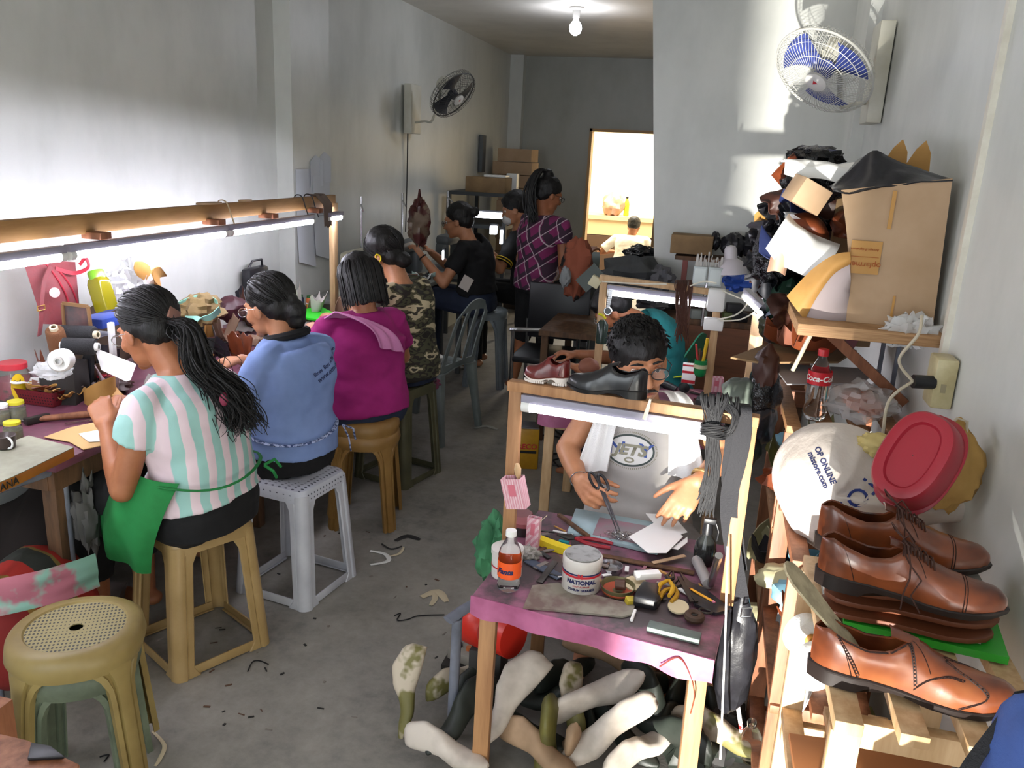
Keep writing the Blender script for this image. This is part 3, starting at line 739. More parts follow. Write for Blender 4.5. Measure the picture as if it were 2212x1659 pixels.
STR, CAMO, PLAID = stripemat(), camomat(), plaidmat()
BLUESH = CL('light_blue_cotton', '#7f96c8', '#748bbd'); MAG = CL('magenta_cotton', '#9c1f6e', '#8c1861'); BLKC = CL('black_cotton', '#0b0b0c', '#131315')
JEAN = CL('dark_denim', '#1c2436', '#252f45'); TEAL = CL('teal_cotton', '#1a7476', '#156366'); GREYS = CL('light_grey_cotton', '#b5b1ad', '#aaa6a1'); WHITES = CL('white_cotton', '#e9e2d8')
GREENA = CL('green_apron_cloth', '#1d7a3c', '#17672f'); TOWP = mat('pink_terry', '#c982b0', .95, bump=.5, bscale=220, bdist=.003); TOWW = mat('white_terry', '#dcdcda', .95, bump=.6, bscale=260, bdist=.003)
GREYP2 = CL('grey_trousers', '#8d8a86', '#7d7a76')
G0 = V((0, 0, 0)); DN = V((0, 0, -1))
# ---- woman in striped top
J, f, r = seatJ(V((-1.49, 2.12, .535)), (-1, .12, 0), lean=.05, tor=.40, sw=.165, headfw=.10, knee=.40)
J['head'] = V((-1.665, 2.13, 1.075)); J['neck'] = V((-1.555, 2.12, .965)); J['shL'] = V((-1.57, 1.965, .885)); J['shR'] = V((-1.515, 2.285, .875))
J['chest'] = V((-1.525, 2.12, .83)); J['waist'] = V((-1.49, 2.12, .68))
arms(J, V((-1.75, 2.02, .79)), V((-1.78, 2.22, .80)), (.5, -.5, -1), (.2, .8, -1), .26, .22)
def w1hair(t, c, M, s):
    o, T = hair_cap(t, c, M, s, low=-.015)
    g = Geo(); tie = (.0, -.118, -.005); strand_cap(g, T, 230, tie, .0026, 5); g.obj('hair_locks', HAIR, o)
    g = Geo(); rr = random.Random(4); b = T(*tie)
    path = [b, b+V((.05, .0, -.01)), V((-1.46, 2.09, 1.0)), V((-1.395, 2.11, .93)), V((-1.365, 2.12, .86)), V((-1.355, 2.13, .80))]
    for i in range(430):
        k = rr.choice([6, 6, 6, 5, 5]); lock(g, path[:k], rr.uniform(.0018, .0045), rr, rr.uniform(.008, .026), rad=.023)
    for i in range(26): lock(g, [b, b+V((.03, rr.uniform(-.05, .06), -.03)), b+V((.10, rr.uniform(-.07, .07), -.10)), b+V((.16, rr.uniform(-.09, .08), rr.uniform(-.22, -.14)))], .0022, rr, .02, rad=.012)
    g.obj('ponytail', HAIR, o)
    g = Geo(); p = T(.012, -.112, .016); g.box(p, (.05, .022, .035), M @ rotm(.2, .5, .3)); g.box(p+V((.004, -.004, -.024)), (.045, .012, .02), M @ rotm(.2, .5, .3)); g.obj('hair_clip', mat('brown_satin', '#8a6255', .4), o, bevel=.004)
    g = Geo(); g.sph(V((-1.372, 2.07, .905)), (.014, .012, .022)); g.obj('hair_tie', mat('dark_pink_band', '#7d2a42', .6), o)
P1, T, M, lat, up, fr = person('seated woman in a mint and pink striped top, long loose ponytail and green apron', J, SK1, .17, STR, .42, BLKC, .85, 1.0, (-1, .22, -.42), .0, .0065, w1hair, specs=STEEL, stout=1.04, hem=.02,
    hands={'L': dict(d=V((-.5, .35, .55)), n=V((-.6, .6, .2)), curl=(.9, .95, 1.0, 1.05)), 'R': dict(d=V((-.5, -.7, .1)), n=V((-.5, 0, -.6)), curl=(.8, .9, .9, .9))})
def apron(u, v):   # hangs from the left hip over the thigh
    a = -1.15 + 2.3*u; 
    x = -1.60 - .10*math.sin(u*PI*.5) - .03*v; y = 1.955 + .30*u*1.0
    z = .675 - .31*v*(1-.2*u) 
    rr_ = .175 + .03*math.sin(v*PI)
    cx_, cy_ = -1.50-.17*v*(1-v*.3), 2.115
    ang = math.radians(-74 - 125*u)
    k = .0 + .012*math.sin(u*22)*v
    return V((cx_ + (rr_+k)*math.cos(ang)*1.12, cy_ + (rr_+k)*math.sin(ang)*1.05, z))
g = Geo(); g.sheet(apron, 40, 20); ap = g.obj('apron', GREENA, P1, solid=.004)
g = Geo(); g.tube([V((-1.49+.166*math.cos(a)*.97, 2.12+.20*math.sin(a), .655+.008*math.sin(3*a))) for a in [math.radians(-95+ i*10) for i in range(20)]], .006, 6, flat=.5)
q = V((-1.325, 2.20, .655)); g.tube([q, q+V((.02, .03, .012)), q+V((.03, .05, -.02))], .005, 6); g.tube([q, q+V((.025, .01, -.02)), q+V((.025, .03, -.05))], .005, 6)
g.obj('apron_string', GREENA, P1)
# ---- woman in light blue
J, f, r = seatJ(V((-1.50, 2.69, .525)), (-1, .1, 0), lean=.0, tor=.40, sw=.165, headfw=.08)
J['neck'] = V((-1.525, 2.72, .955)); J['head'] = V((-1.605, 2.73, 1.055)); J['shL'] = V((-1.53, 2.57, .885)); J['shR'] = V((-1.47, 2.88, .88)); J['chest'] = V((-1.50, 2.71, .83))
arms(J, V((-1.78, 2.62, .79)), V((-1.80, 2.85, .80)), (.3, -.5, -1), (.2, .8, -1), .27, .23)
def w2hair(t, c, M, s):
    def ext(g, T): g.sph(T(0, -.115, -.04), (.045, .04, .045)); g.sph(T(0, -.11, -.075), (.04, .03, .035)); g.sph(T(0.0, -.10, .0), (.04, .03, .04))
    o, T = hair_cap(t, c, M, s, low=-.02, m=HAIRG, ext=ext)
    g = Geo(); strand_cap(g, T, 200, (0, -.12, -.04), .0022, 9); g.obj('hair_locks', HAIRG, o)
    g = Geo(); g.tube([T(.03*math.cos(a), -.098+.006*math.sin(a), -.02+.045*math.sin(a)) for a in [2*PI*i/16 for i in range(17)]], .006, 6); g.obj('hair_band', mat('maroon_band', '#6d1f33', .6), o)
P2, T, M, lat, up, fr = person('seated woman in a light blue T-shirt with her hair in a low bun and glasses', J, SK2, .172, BLUESH, .72, BLKC, .55, .97, (-1, .12, -.30), 0, .007, w2hair, specs=STEEL, stout=1.06, hem=-.01,
    hands={'L': dict(d=V((-.9, .2, -.1)), n=DN), 'R': dict(d=V((-.9, -.2, -.1)), n=DN)})
g = Geo(); g.tube([V((-1.50+.163*math.cos(a), 2.69+.196*math.sin(a), .605+.01*math.sin(2*a))) for a in [math.radians(-120+i*12) for i in range(21)]], .008, 6, flat=.5)
q = V((-1.34, 2.80, .60)); g.tube([q, q+V((.02, .01, -.05)), q+V((.025, .02, -.11))], .007, 6, flat=.5); g.tube([q, q+V((.03, .03, -.02)), q+V((.03, .05, -.07))], .007, 6, flat=.5)
g.obj('apron_string', mat('blue_white_plaid', '#aab6d6', .8, c2='#33446e', scale=90, lo=.48, hi=.52), P2)
g = Geo(); g.tube([J['neck']+V((math.cos(a)*.072, math.sin(a)*.072, .0+.02*math.cos(a))) for a in [2*PI*i/20 for i in range(21)]], .017, 8); g.obj('collar', BLKC, P2)
INK = mat('print_navy', '#232c58', .7)
bk = frame(V((1, -.12, .12)))
MT = Matrix((V((.1, 1, .25)).normalized(), V((-.1, -.25, 1)).normalized(), V((1, -.1, .1)).normalized())).transposed()
SH2 = [c for c in P2.children if c.name.startswith('shirt')][0]
for s_, z_, y_, txt in ((.030, .845, 2.76, 'www.otto.com.ph'), (.022, .872, 2.75, 'Shoes  Bags  ATM  Wallets')):
    o_ = text('shirt_print', txt, s_, MT, V((-1.25, y_, z_)), INK, P2, .0, .0004); stick(o_, SH2, (-1, .1, -.1))
# ---- woman in magenta
J, f, r = seatJ(V((-1.46, 3.28, .53)), (-.85, .53, 0), lean=.03, tor=.42, sw=.165, headfw=.05)
J['head'] = V((-1.515, 3.33, 1.075)); J['neck'] = V((-1.475, 3.30, .955))
arms(J, V((-1.74, 3.30, .79)), V((-1.62, 3.62, .79)), (.2, -.8, -1), (.8, .4, -1), .27, .23)
def w3hair(t, c, M, s):
    def ext(g, T):
        for q in (-1, 1):
            g.cap(T(q*.062, -.02, .03), T(q*.070, -.03, -.085), .036, .028); g.cap(T(q*.03, -.075, .02), T(q*.035, -.085, -.095), .040, .032)
        g.cap(T(0, -.09, .02), T(0, -.098, -.09), .038, .030)
    o, T = hair_cap(t, c, M, s, low=-.03, ext=ext)
    g = Geo(); rr = random.Random(8)
    for i in range(200):
        a = rr.uniform(-PI*1.12, PI*.12); a0 = a; e = rr.uniform(.2, 1.3); pts = []
        R_ = rr.uniform(.098, .108)
        for k in range(7):
            u = k/6; z = .10 - .225*u; rad = R_*min(1, math.sqrt(max(0, 1-(max(0, z-.0)/.115)**2))+.05)
            pts.append(T(math.cos(a)*rad*.92+rr.uniform(-.002, .002), -.025+math.sin(a)*rad, z+rr.uniform(-.004, .004)))
        if math.sin(a) > .25: continue
        g.tube(pts, [.001, .003, .0034, .0034, .0034, .003, .0012], 5)
    g.obj('hair_locks', HAIR, o)
P3, T, M, lat, up, fr = person('seated woman in a magenta T-shirt with bobbed hair and a pink towel on her shoulder', J, SK2, .175, MAG, .62, JEAN, 1.0, 1.0, (-.8, .6, -.45), 0, .0075, w3hair, stout=1.12, hem=-.02, fold=.008)
def towel3(u, v):
    w_ = (v-.5)*(.12+.03*u)
    if u < .35: k = u/.35; c_ = V((-1.60, 3.20, .895)).lerp(V((-1.50, 3.16, .955)), k)
    else: k = (u-.35)/.65; c_ = V((-1.50, 3.16, .955)).lerp(V((-1.325, 3.25, .80)), k) + V((.05, -.01, .02))*math.sin(k*PI)
    return c_ + V((.30, .75, -.25)).normalized()*w_ + V((.8, -.5, .4)).normalized()*(.010+.008*math.sin(v*13+u*3))
tg_ = Geo(); tg_.sheet(towel3, 30, 20); tag(tg_.obj('towel', TOWP, None, solid=.006), 'pink towel draped over the shoulder of the woman in magenta', 'towel')
# ---- woman in camouflage
J, f, r = seatJ(V((-1.47, 3.82, .575)), (-1, .25, 0), lean=.04, tor=.44, sw=.16, headfw=.08)
J['neck'] = V((-1.50, 3.80, 1.005)); J['head'] = V((-1.605, 3.82, 1.13))
arms(J, V((-1.78, 3.66, .80)), V((-1.80, 4.0, .80)), (.2, -.6, -1), (.3, .6, -1), .27, .23)
def w4hair(t, c, M, s):
    def ext(g, T): g.sph(T(0, -.075, -.05), (.066, .045, .045)); g.sph(T(0, -.03, .06), (.088, .1, .085))
    o, T = hair_cap(t, c, M, s, low=-.03, m=HAIRG, ext=ext)
    g = Geo(); strand_cap(g, T, 170, (0, -.1, -.05), .0022, 19, lift=1.07); g.obj('hair_locks', HAIRG, o)
P4, T, M, lat, up, fr = person('seated woman in a camouflage shirt with short greying hair and a yellow earphone', J, SK2, .165, CAMO, .8, JEAN, 1.0, 1.0, (-1, .05, -.45), 0, .008, w4hair, stout=1.05, hem=-.05)
g = Geo(); g.tube([T(-.083+.004*math.cos(a*2), -.012+.012*math.cos(a), -.01+.018*math.sin(a)) for a in [i*.5 for i in range(12)]], .004, 6); g.obj('earphone', mat('yellow_plastic', '#d8c21a', .4), P4)
g = Geo(); g.tube([T(-.08, .0, -.04), T(-.07, .03, -.10), T(-.05, .04, -.16)], .0015, 5); g.obj('earphone_cord', mat('yellow_cord', '#b9a02a', .5), P4)
g = Geo(); g.tube([T(-.083, -.006+.010*math.cos(a), -.052+.012*math.sin(a)) for a in [i*.45 for i in range(15)]], .0012, 5); g.obj('earring', STEEL, P4)
# ---- woman in black at sewing machine
J, f, r = seatJ(V((-1.60, 5.5, .64)), (-1, .1, 0), lean=.05, tor=.42, sw=.15, headfw=.08)
J['neck'] = V((-1.66, 5.45, 1.06)); J['head'] = V((-1.745, 5.45, 1.185))
arms(J, V((-1.93, 5.28, .94)), V((-1.95, 5.5, .95)), (.4, -.3, -1), (.2, .6, -1), .27, .23)
def bunhair(t, c, M, s):
    def ext(g, T): g.sph(T(0, -.125, .035), (.036, .034, .036))
    hair_cap(t, c, M, s, low=-.02, ext=ext)
P5, T, M, lat, up, fr = person('seated woman in a black T-shirt with a hair bun working at a sewing machine', J, SK2, .155, BLKC, .62, JEAN, 1.0, 1.0, (-1, -.1, -.25), 0, .009, bunhair, specs=BLK, hem=.05)
g = Geo(); w_ = J['wrL']; g.tube([w_+V((.02*math.cos(a), .028*math.sin(a), .018*math.cos(a))) for a in [i*.45 for i in range(15)]], .005, 6); g.obj('wristband', BLK, P5)
# ---- masked person
J, f, r = seatJ(V((-1.38, 6.15, .62)), (-1, -.1, 0), lean=.10, tor=.47, sw=.16, headfw=.09)
J['head'] = V((-1.50, 6.05, 1.25))
arms(J, V((-1.70, 5.9, .98)), V((-1.75, 6.1, .95)), (.2, -.6, -1), (.3, .6, -1), .27, .24)
P6, T, M, lat, up, fr = person('seated person in a black shirt with yellow sleeve bands and a white face mask', J, SK2, .16, BLKC, .8, BLKC, 1.0, 1.0, (-1, -.25, -.35), 0, .009, lambda t, c, M, s: hair_cap(t, c, M, s, low=-.01, fringe=1, r=1.08))
g = Geo(); g.sph(T(0, .068, -.062), (.050, .045, .042), M, 16, 10); mk_ = g.obj('face_mask', mat('white_mask_cloth', '#cfcfcf', .8), P6)
e_ = J['shL'].lerp(J['elL'], .72); d_ = (J['elL']-J['shL']).normalized()
g = Geo()
for k in (0, .02): 
    fm = frame(d_); g.tube([e_+d_*k+fm.col[0]*(math.cos(a)*.066)+fm.col[1]*(math.sin(a)*.066) for a in [2*PI*i/18 for i in range(19)]], .004, 6)
g.obj('sleeve_band', mat('yellow_cloth', '#c9a820', .8), P6)
# ---- standing woman in plaid
J = dict(pelvis=V((-1.17, 5.47, .82)), waist=V((-1.17, 5.47, .96)), chest=V((-1.175, 5.47, 1.12)), neck=V((-1.16, 5.48, 1.265)), head=V((-1.125, 5.47, 1.395)),
         shL=V((-1.275, 5.55, 1.20)), shR=V((-1.005, 5.38, 1.20)), knL=V((-1.27, 5.56, .45)), knR=V((-1.09, 5.44, .45)), anL=V((-1.33, 5.56, .085)), anR=V((-1.10, 5.42, .085)), toeL=V((.5, .8, 0)), toeR=V((.5, .8, 0)))
J['elR'] = V((-.975, 5.36, .93)); J['wrR'] = V((-.86, 5.52, 1.02)); J['elL'] = V((-1.34, 5.66, .93)); J['wrL'] = V((-1.22, 5.82, 1.0))
def w7hair(t, c, M, s):
    def ext(g, T): g.sph(T(0, -.06, .12), (.036, .036, .036))
    o, T = hair_cap(t, c, M, s, low=-.02, ext=ext); g = Geo(); rr = random.Random(3); b = T(0, -.07, .13)
    for i in range(70): lock(g, [b, b+V((-.05, -.04, .005)), b+V((-.085, -.075, -.10)), b+V((-.08, -.09, -.22)), b+V((-.06, -.09, -.33+rr.uniform(0, .06)))], .011, rr, .008, rad=.013)
    g.obj('ponytail', HAIR, o)
P7, T, M, lat, up, fr = person('standing woman in a purple plaid blouse and black shorts with a high ponytail', J, SK1, .158, PLAID, .40, BLKC, .60, .95, (.8, .55, -.35), 0, .0085, w7hair, specs=BLK, hem=-.05, stout=1.0, fold=.008)
# ---- man with scissors
J = dict(pelvis=V((-.165, 2.60, .46)), waist=V((-.165, 2.585, .60)), chest=V((-.17, 2.56, .76)), neck=V((-.175, 2.53, .905)), head=V((-.195, 2.455, 1.058)),
         shR=V((-.335, 2.545, .86)), shL=V((.005, 2.54, .86)), knR=V((-.33, 2.40, .45)), knL=V((.04, 2.40, .45)), anR=V((-.29, 2.42, .085)), anL=V((-.02, 2.38, .085)), toeR=V((0, -1, 0)), toeL=V((0, -1, 0)))
J['wrR'] = at(1253, 1040, Y=2.34); J['elR'] = at(1226, 968, Y=2.50); J['wrL'] = at(1508, 1040, Y=2.32); J['elL'] = at(1568, 985, Y=2.47)
def m1hair(t, c, M, s):
    o, T = hair_cap(t, c, M, s, low=.0, r=1.07); g = Geo(); rr = random.Random(12)
    for i in range(520):
        a = rr.uniform(-PI, PI); e = rr.uniform(-.05, 1.45); d = V((math.cos(a)*math.cos(e), math.sin(a)*math.cos(e), math.sin(e)))
        p = V((d.x*.087, d.y*.101-.022, d.z*.088+.046))
        if p.y > .03 and p.z < .082: continue
        q = p + d*.004 + V((rr.uniform(-.006, .006), .014*(1 if p.y > -.04 else -.5), -.004)); g.tube([T(*p), T(*p.lerp(q, .5)), T(*q)], [.0026, .0022, .0008], 4)
    g.obj('hair_tufts', HAIR, o)
SKM = skinmat('man_skin', '#bb8561', '#a97150')
P8, T, M, lat, up, fr = person('seated man in a sleeveless grey shirt with glasses and a moustache, holding black scissors', J, SKM, .165, GREYS, .0, GREYP2, .8, 1.03, (.40, -1, -.14), .14, .006, m1hair, specs=BLK, vest=True, stout=1.04, hem=-.02, fold=.005,
    hands={'R': dict(d=at(1300, 1090, Y=2.22)-J['wrR'], n=V((.75, .5, -.3)), curl=(.55, .7, .85, .9), thumb=(.35, .8), sc=1.05), 'L': dict(d=V((-.42, -.50, -.62)), n=V((-.35, .25, -.9)), curl=(.30, .38, .45, .55), thumb=(.70, .25), sc=1.05)})
Th = T
g = Geo()
g.tube([Th(-.030, .082, -.064), Th(-.016, .097, -.054), Th(0, .101, -.052), Th(.016, .097, -.054), Th(.030, .082, -.064)], [.002, .005, .0045, .005, .002], 6)
g.obj('moustache', HAIR, P8)
for q in (-1, 1): Geo().tube([Th(q*.014, .090, .026), Th(q*.030, .090, .031), Th(q*.048, .078, .025)], [.003, .004, .0015], 6).obj('eyebrow', HAIR, P8)
g = Geo(); g.tube([Th(-.022, .087, -.069), Th(0, .0905, -.067), Th(.022, .087, -.069)], [.0015, .0036, .0015], 6); g.obj('lips', LIP, P8)
# shirt emblem: oval badge with lettering
DKG = mat('print_dark_green', '#3a4442', .7); GLT = mat('print_grey_gold', '#858270', .7); BLUP = mat('print_blue', '#3a5296', .7); LGT = mat('print_white', '#cfcecb', .7)
ec = at(1361, 973, Y=2.437); ex = V((1, .0, 0)); ez = V((0, .30, .95)).normalized(); en = ez.cross(ex)*-1
EM = Matrix((ex, ez, ex.cross(ez))).transposed(); nn_ = ex.cross(ez)
def surf_off(x, z): return ec + ex*x + ez*z + nn_*(.004 - 1.5*x*x)
SH8 = [c for c in P8.children if c.name.startswith('shirt')][0]; SD = -nn_
def press(o, off): stick(o, SH8, SD, off)
g = Geo(); g.sheet(lambda u, v: surf_off(math.cos(u*2*PI)*.071*v, math.sin(u*2*PI)*.046*v), 40, 10); press(g.obj('shirt_print', LGT, P8), .0010)
g = Geo(); g.sheet(lambda u, v: surf_off(math.cos(u*2*PI)*(.070+.006*v), math.sin(u*2*PI)*(.0445+.006*v)), 64, 1); press(g.obj('shirt_print', DKG, P8), .0016)
g = Geo()
for i in range(80):
    a = 2*PI*i/80; p0, p1, p2, p3 = [surf_off(math.cos(a+da)*(.080+r_), math.sin(a+da)*(.0545+r_)) for da, r_ in ((-.018, 0), (.018, 0), (.018, .005), (-.018, .005))]; g.add([p0, p1, p2, p3], [(0, 1, 2, 3)])
press(g.obj('shirt_print', GLT, P8), .0014)
press(text('shirt_print', 'N  Y', .058, EM @ Matrix.Diagonal((1.25, 1, 1)), ec+ez*.002, BLUP, P8, 0, .001), .0022)
press(text('shirt_print', 'JETS', .045, EM @ Matrix.Diagonal((1.2, 1, 1)), ec, GLT, P8, 0, .0022, .25), .0032)
g = Geo(); g.sheet(lambda u, v: surf_off(math.cos(u*2*PI)*(.010+.006*v), -.030+math.sin(u*2*PI)*(.004+.005*v)), 24, 1); press(g.obj('shirt_print', GLT, P8), .003)
# wrist things
g = Geo(); w_ = J['wrR']; ax = (J['wrR']-J['elR']).normalized(); fm = frame(ax)
g.tube([w_-ax*.012+fm.col[0]*math.cos(a)*.028+fm.col[1]*math.sin(a)*.028 for a in [2*PI*i/20 for i in range(21)]], .0016, 5); g.obj('bracelet', STEEL, P8)
w_ = J['wrL']; ax = (J['wrL']-J['elL']).normalized(); fm = frame(ax)
g = Geo(); g.tube([w_-ax*.02+fm.col[0]*math.cos(a)*.030+fm.col[1]*math.sin(a)*.030 for a in [2*PI*i/20 for i in range(21)]], .0045, 8, flat=1.4); wb = g.obj('watch', mat('gold_watch', '#a88a5c', .3, metal=.8), P8)
# towel round neck
def towel_side(x0, sgn, ylen, wdt):
    def fn(u, v):
        if u < .22:
            k = u/.22; p = V((-.165+sgn*.04, 2.60, .935)).lerp(V((x0, 2.53, .925)), k) + V((0, 0, .012*math.sin(k*PI)))
        else:
            k = (u-.22)/.78; p = V((x0+sgn*.03*k, 2.53-.10*math.sin(min(1, k*1.8)*PI/2)-.012*k, .925-ylen*k))
        return p + V((sgn*(v-.25)*wdt*(.55+.6*u), 0, 0)) + V((0, -1, .1))*(.010+.007*math.sin(v*11+2*u)) + V((0, 0, -.03*v*max(0, u-.5)))
    g = Geo(); g.sheet(fn, 34, 16); return g
tw = thing('towel', 'white terry towel hanging round the neck of the man with scissors', 'towel', (-.165, 2.5, .6))
towel_side(-.255, -1, .215, .085).obj('left_hanging_end', TOWW, tw, solid=.006); towel_side(-.075, 1, .20, .10).obj('right_hanging_end', TOWW, tw, solid=.006)
# scissors in his hand
sp0 = at(1302, 1062, Y=2.25); sp1 = at(1322, 1112, Y=2.20)
t = thing('scissors', 'black tailor scissors held in the hand of the man in grey', 'scissors', sp0)
dd = (sp1-sp0).normalized(); sx_ = V((1, -.2, 0)); 
g = Geo()
for q in (-1, 1):
    c_ = sp0 - dd*.035 + sx_*q*.014 
    g.tube([c_+dd*math.cos(a)*.028+sx_*math.sin(a)*.012 for a in [2*PI*i/16 for i in range(17)]], .0045, 6)
g.obj('handle', BLK, t); g = Geo()
for q in (-1, 1): g.loft([[p+V((0, .0015, 0)), p+sx_*q*w2, p-V((0, .0015, 0)), p-sx_*q*.002] for p, w2 in ((sp0-dd*.008, .008), (sp0+dd*.04, .008), (sp1+dd*.055+sx_*q*.006, .001))])
g.obj('blade', mat('dark_steel', '#3c3a3c', .35, metal=.7), t)
# ---- man in teal
J = dict(pelvis=V((-.19, 4.18, .47)), waist=V((-.215, 4.17, .62)), chest=V((-.27, 4.15, .78)), neck=V((-.37, 4.11, .885)), head=V((-.485, 4.07, .915)),
         shR=V((-.33, 4.27, .835)), shL=V((-.36, 3.96, .835)), knR=V((-.58, 4.24, .45)), knL=V((-.58, 4.06, .45)), anR=V((-.55, 4.24, .085)), anL=V((-.55, 4.06, .085)), toeR=V((-1, 0, 0)), toeL=V((-1, 0, 0)))
arms(J, V((-.60, 3.84, .66)), V((-.66, 4.12, .66)), (.5, -.4, -1), (.5, .5, -1), .25, .22)
P9, T, M, lat, up, fr = person('man in a teal T-shirt with glasses bending low over the second bench', J, SK1, .165, TEAL, .55, JEAN, 1.0, 1.0, (-.85, -.15, -.75), 0, .008, lambda t, c, M, s: hair_cap(t, c, M, s, low=-.005, fringe=1, r=1.04), specs=STEEL, stout=1.05, hem=-.04)
# ---- man in the back room
J, f, r = seatJ(V((-1.13, 10.75, .33)), (.1, 1, 0), lean=.10, tor=.36, sw=.20, headfw=.04)
J['head'] = V((-1.10, 10.88, .80)); arms(J, V((-1.35, 11.0, .45)), V((-.9, 11.0, .45)), (-1, -.2, -1), (1, -.2, -1))
P10, T, M, lat, up, fr = person('man in a white polo shirt sitting with his back turned in the bright back room', J, SK3, .19, WHITES, .75, JEAN, 1.0, 1.0, (.1, 1, -.5), 0, .011, lambda t, c, M, s: hair_cap(t, c, M, s, low=-.01, r=1.03))
# ---------------------------------------------------------------- wall fans
WIRE = mat('fan_cage_wire', '#c9c9c2', .4, metal=.2); WIRED = mat('dusty_cage_wire', '#4c4c4a', .6, metal=.3)
def wall_fan(label, c, nrm, Rr, wire, blade, boxc, boxd, bmat, nw=72):
    c = V(c); t = thing('wall_fan', label, 'wall fan', boxc); M = frame(nrm, (0, 0, 1)); L = lambda x, y, z: c + M @ V((x, y, z))
    for prof, nm in (([(.042, .062), (.09, .060), (.15, .045), (.19, .022), (Rr, 0)], 'front_guard'), ([(.045, -.075), (.10, -.073), (.16, -.062), (.195, -.035), (Rr, 0)], 'rear_guard')):
        g = Geo(); pr = [tuple(q) for q in spl([(V((r, 0, z)),) for r, z in prof], 2)]
        for k in range(nw):
            a = 2*PI*k/nw; g.tube([L(math.cos(a)*q[0].x, math.sin(a)*q[0].x, q[0].z) for q in pr], .0011, 4, cap=False)
        for r, z in ((prof[0]), (.12, (prof[1][1]+prof[2][1])/2), (.172, (prof[2][1]+prof[3][1])/2)):
            g.tube([L(math.cos(a)*r, math.sin(a)*r, z) for a in [2*PI*i/40 for i in range(41)]], .0016, 4)
        g.obj(nm, wire, t)
    g = Geo(); g.tube([L(math.cos(a)*Rr, math.sin(a)*Rr, 0) for a in [2*PI*i/60 for i in range(61)]], .005, 8); g.obj('guard_ring', wire, t)
    g = Geo(); g.lathe([(.002, .068), (.030, .068), (.044, .063), (.046, .055), (.002, .054)], c, 24, M); b = g.obj('badge', mat('badge_white', '#d8d6d2', .4), t)
    g = Geo(); g.prism([(-.011, -.006), (.011, -.006), (0, .012)], .001, M, L(0, .004, .0685)); g.obj('badge_mark', mat('badge_red', '#b8303a', .5), b)
    for k in range(3):
        a0 = 2*PI*k/3; g = Geo()
        def bl(u, v):
            a = a0 + (v-.5)*(1.25*(.55+.45*u)) + .25*u; r = .035+.14*u; return L(math.cos(a)*r, math.sin(a)*r, -.008 + .034*(v-.5)*(1-.3*u))
        g.sheet(bl, 10, 12); g.obj('blade', blade, t, solid=.002)
    g = Geo(); g.lathe([(.002, .025), (.03, .02), (.036, 0), (.036, -.03), (.002, -.03)], c, 24, M); g.obj('hub', blade, t)
    g = Geo(); g.lathe([(.002, -.062), (.058, -.064), (.062, -.085), (.060, -.12), (.050, -.15), (.030, -.165), (.002, -.168)], c, 28, M); g.box(L(.0, .045, -.10), (.03, .04, .05), M); m_ = g.obj('motor_housing', bmat, t)
    boxc = V(boxc); g = Geo(); g.box(boxc, boxd); g.obj('wall_box', bmat, t, bevel=.006)
    a = boxc + V((0, 0, -boxd[2]*.28)); b = L(0, -.03, -.12); mid = (a+b)/2 + V((0, 0, -.10)) + (V((-1 if boxc.x > 0 else 1, 0, 0))*.05)
    S = spl([(a,), (a.lerp(mid, .6),), (mid,), (b,)], 5); g = Geo(); g.tube([q[0] for q in S], .014, 10, flat=.6); g.obj('arm', bmat, t)
    return t, L
FW = mat('fan_ivory', '#cfcdc0', .4, c2='#c2bfae', scale=8)
BLUEB = mat('blue_fan_blade', '#4453a0', .25, alpha=.8); GREYB = mat('grey_fan_blade', '#2a2c33', .4)
fc = at(1779, 155, Y=3.72)
wall_fan('wall fan with blue blades mounted high on the right wall', fc, (MW @ V((-.59, -.78, .21))), .205, WIRE, BLUEB, (.565, 3.98, 2.04), (.06, .20, .40), FW)
fc = at(980, 205, Y=6.15)
wall_fan('dark-bladed wall fan on the left wall above the sewing machines', fc, (MW @ V((.627, -.743, .222))), .19, WIRED, GREYB, (-2.40, 6.28, 1.93), (.06, .22, .36), FW, 48)
g = Geo(); g.tube([V((-2.43, 6.26, 1.75)), V((-2.435, 6.27, 1.4)), V((-2.43, 6.24, 1.0))], .005, 6); tag(g.obj('fan_cord', mat('dark_cord', '#2d2b2a', .6)), 'dark cord running down the left wall from the dark-bladed fan', 'cord')
# ---------------------------------------------------------------- shoes and lasts
def lerp_tab(tab, s):
    for (a, va), (b, vb) in zip(tab, tab[1:]):
        if s <= b:
            u = (s-a)/(b-a); u = u*u*(3-2*u)*.5+u*.5; return va+(vb-va)*u
    return tab[-1][1]
TW = [(0, .004), (.02, .016), (.08, .027), (.2, .0315), (.4, .029), (.55, .034), (.70, .0405), (.82, .037), (.92, .027), (.98, .014), (1, .003)]
TH = [(0, .060), (.06, .066), (.16, .055), (.26, .048), (.36, .054), (.46, .078), (.52, .074), (.62, .060), (.72, .049), (.85, .040), (.94, .033), (.99, .020), (1, .010)]
TO = [(0, .001), (.03, .012), (.10, .021), (.22, .025), (.34, .022), (.42, .014), (.47, .002), (.475, 0), (1, 0)]
TB = [(0, .026), (.25, .024), (.45, .017), (.6, .010), (.8, .010), (1, .018)]
TS = [(0, 0), (.26, 0), (.275, .013), (.45, .010), (.58, .001), (.8, 0), (1, .010)]
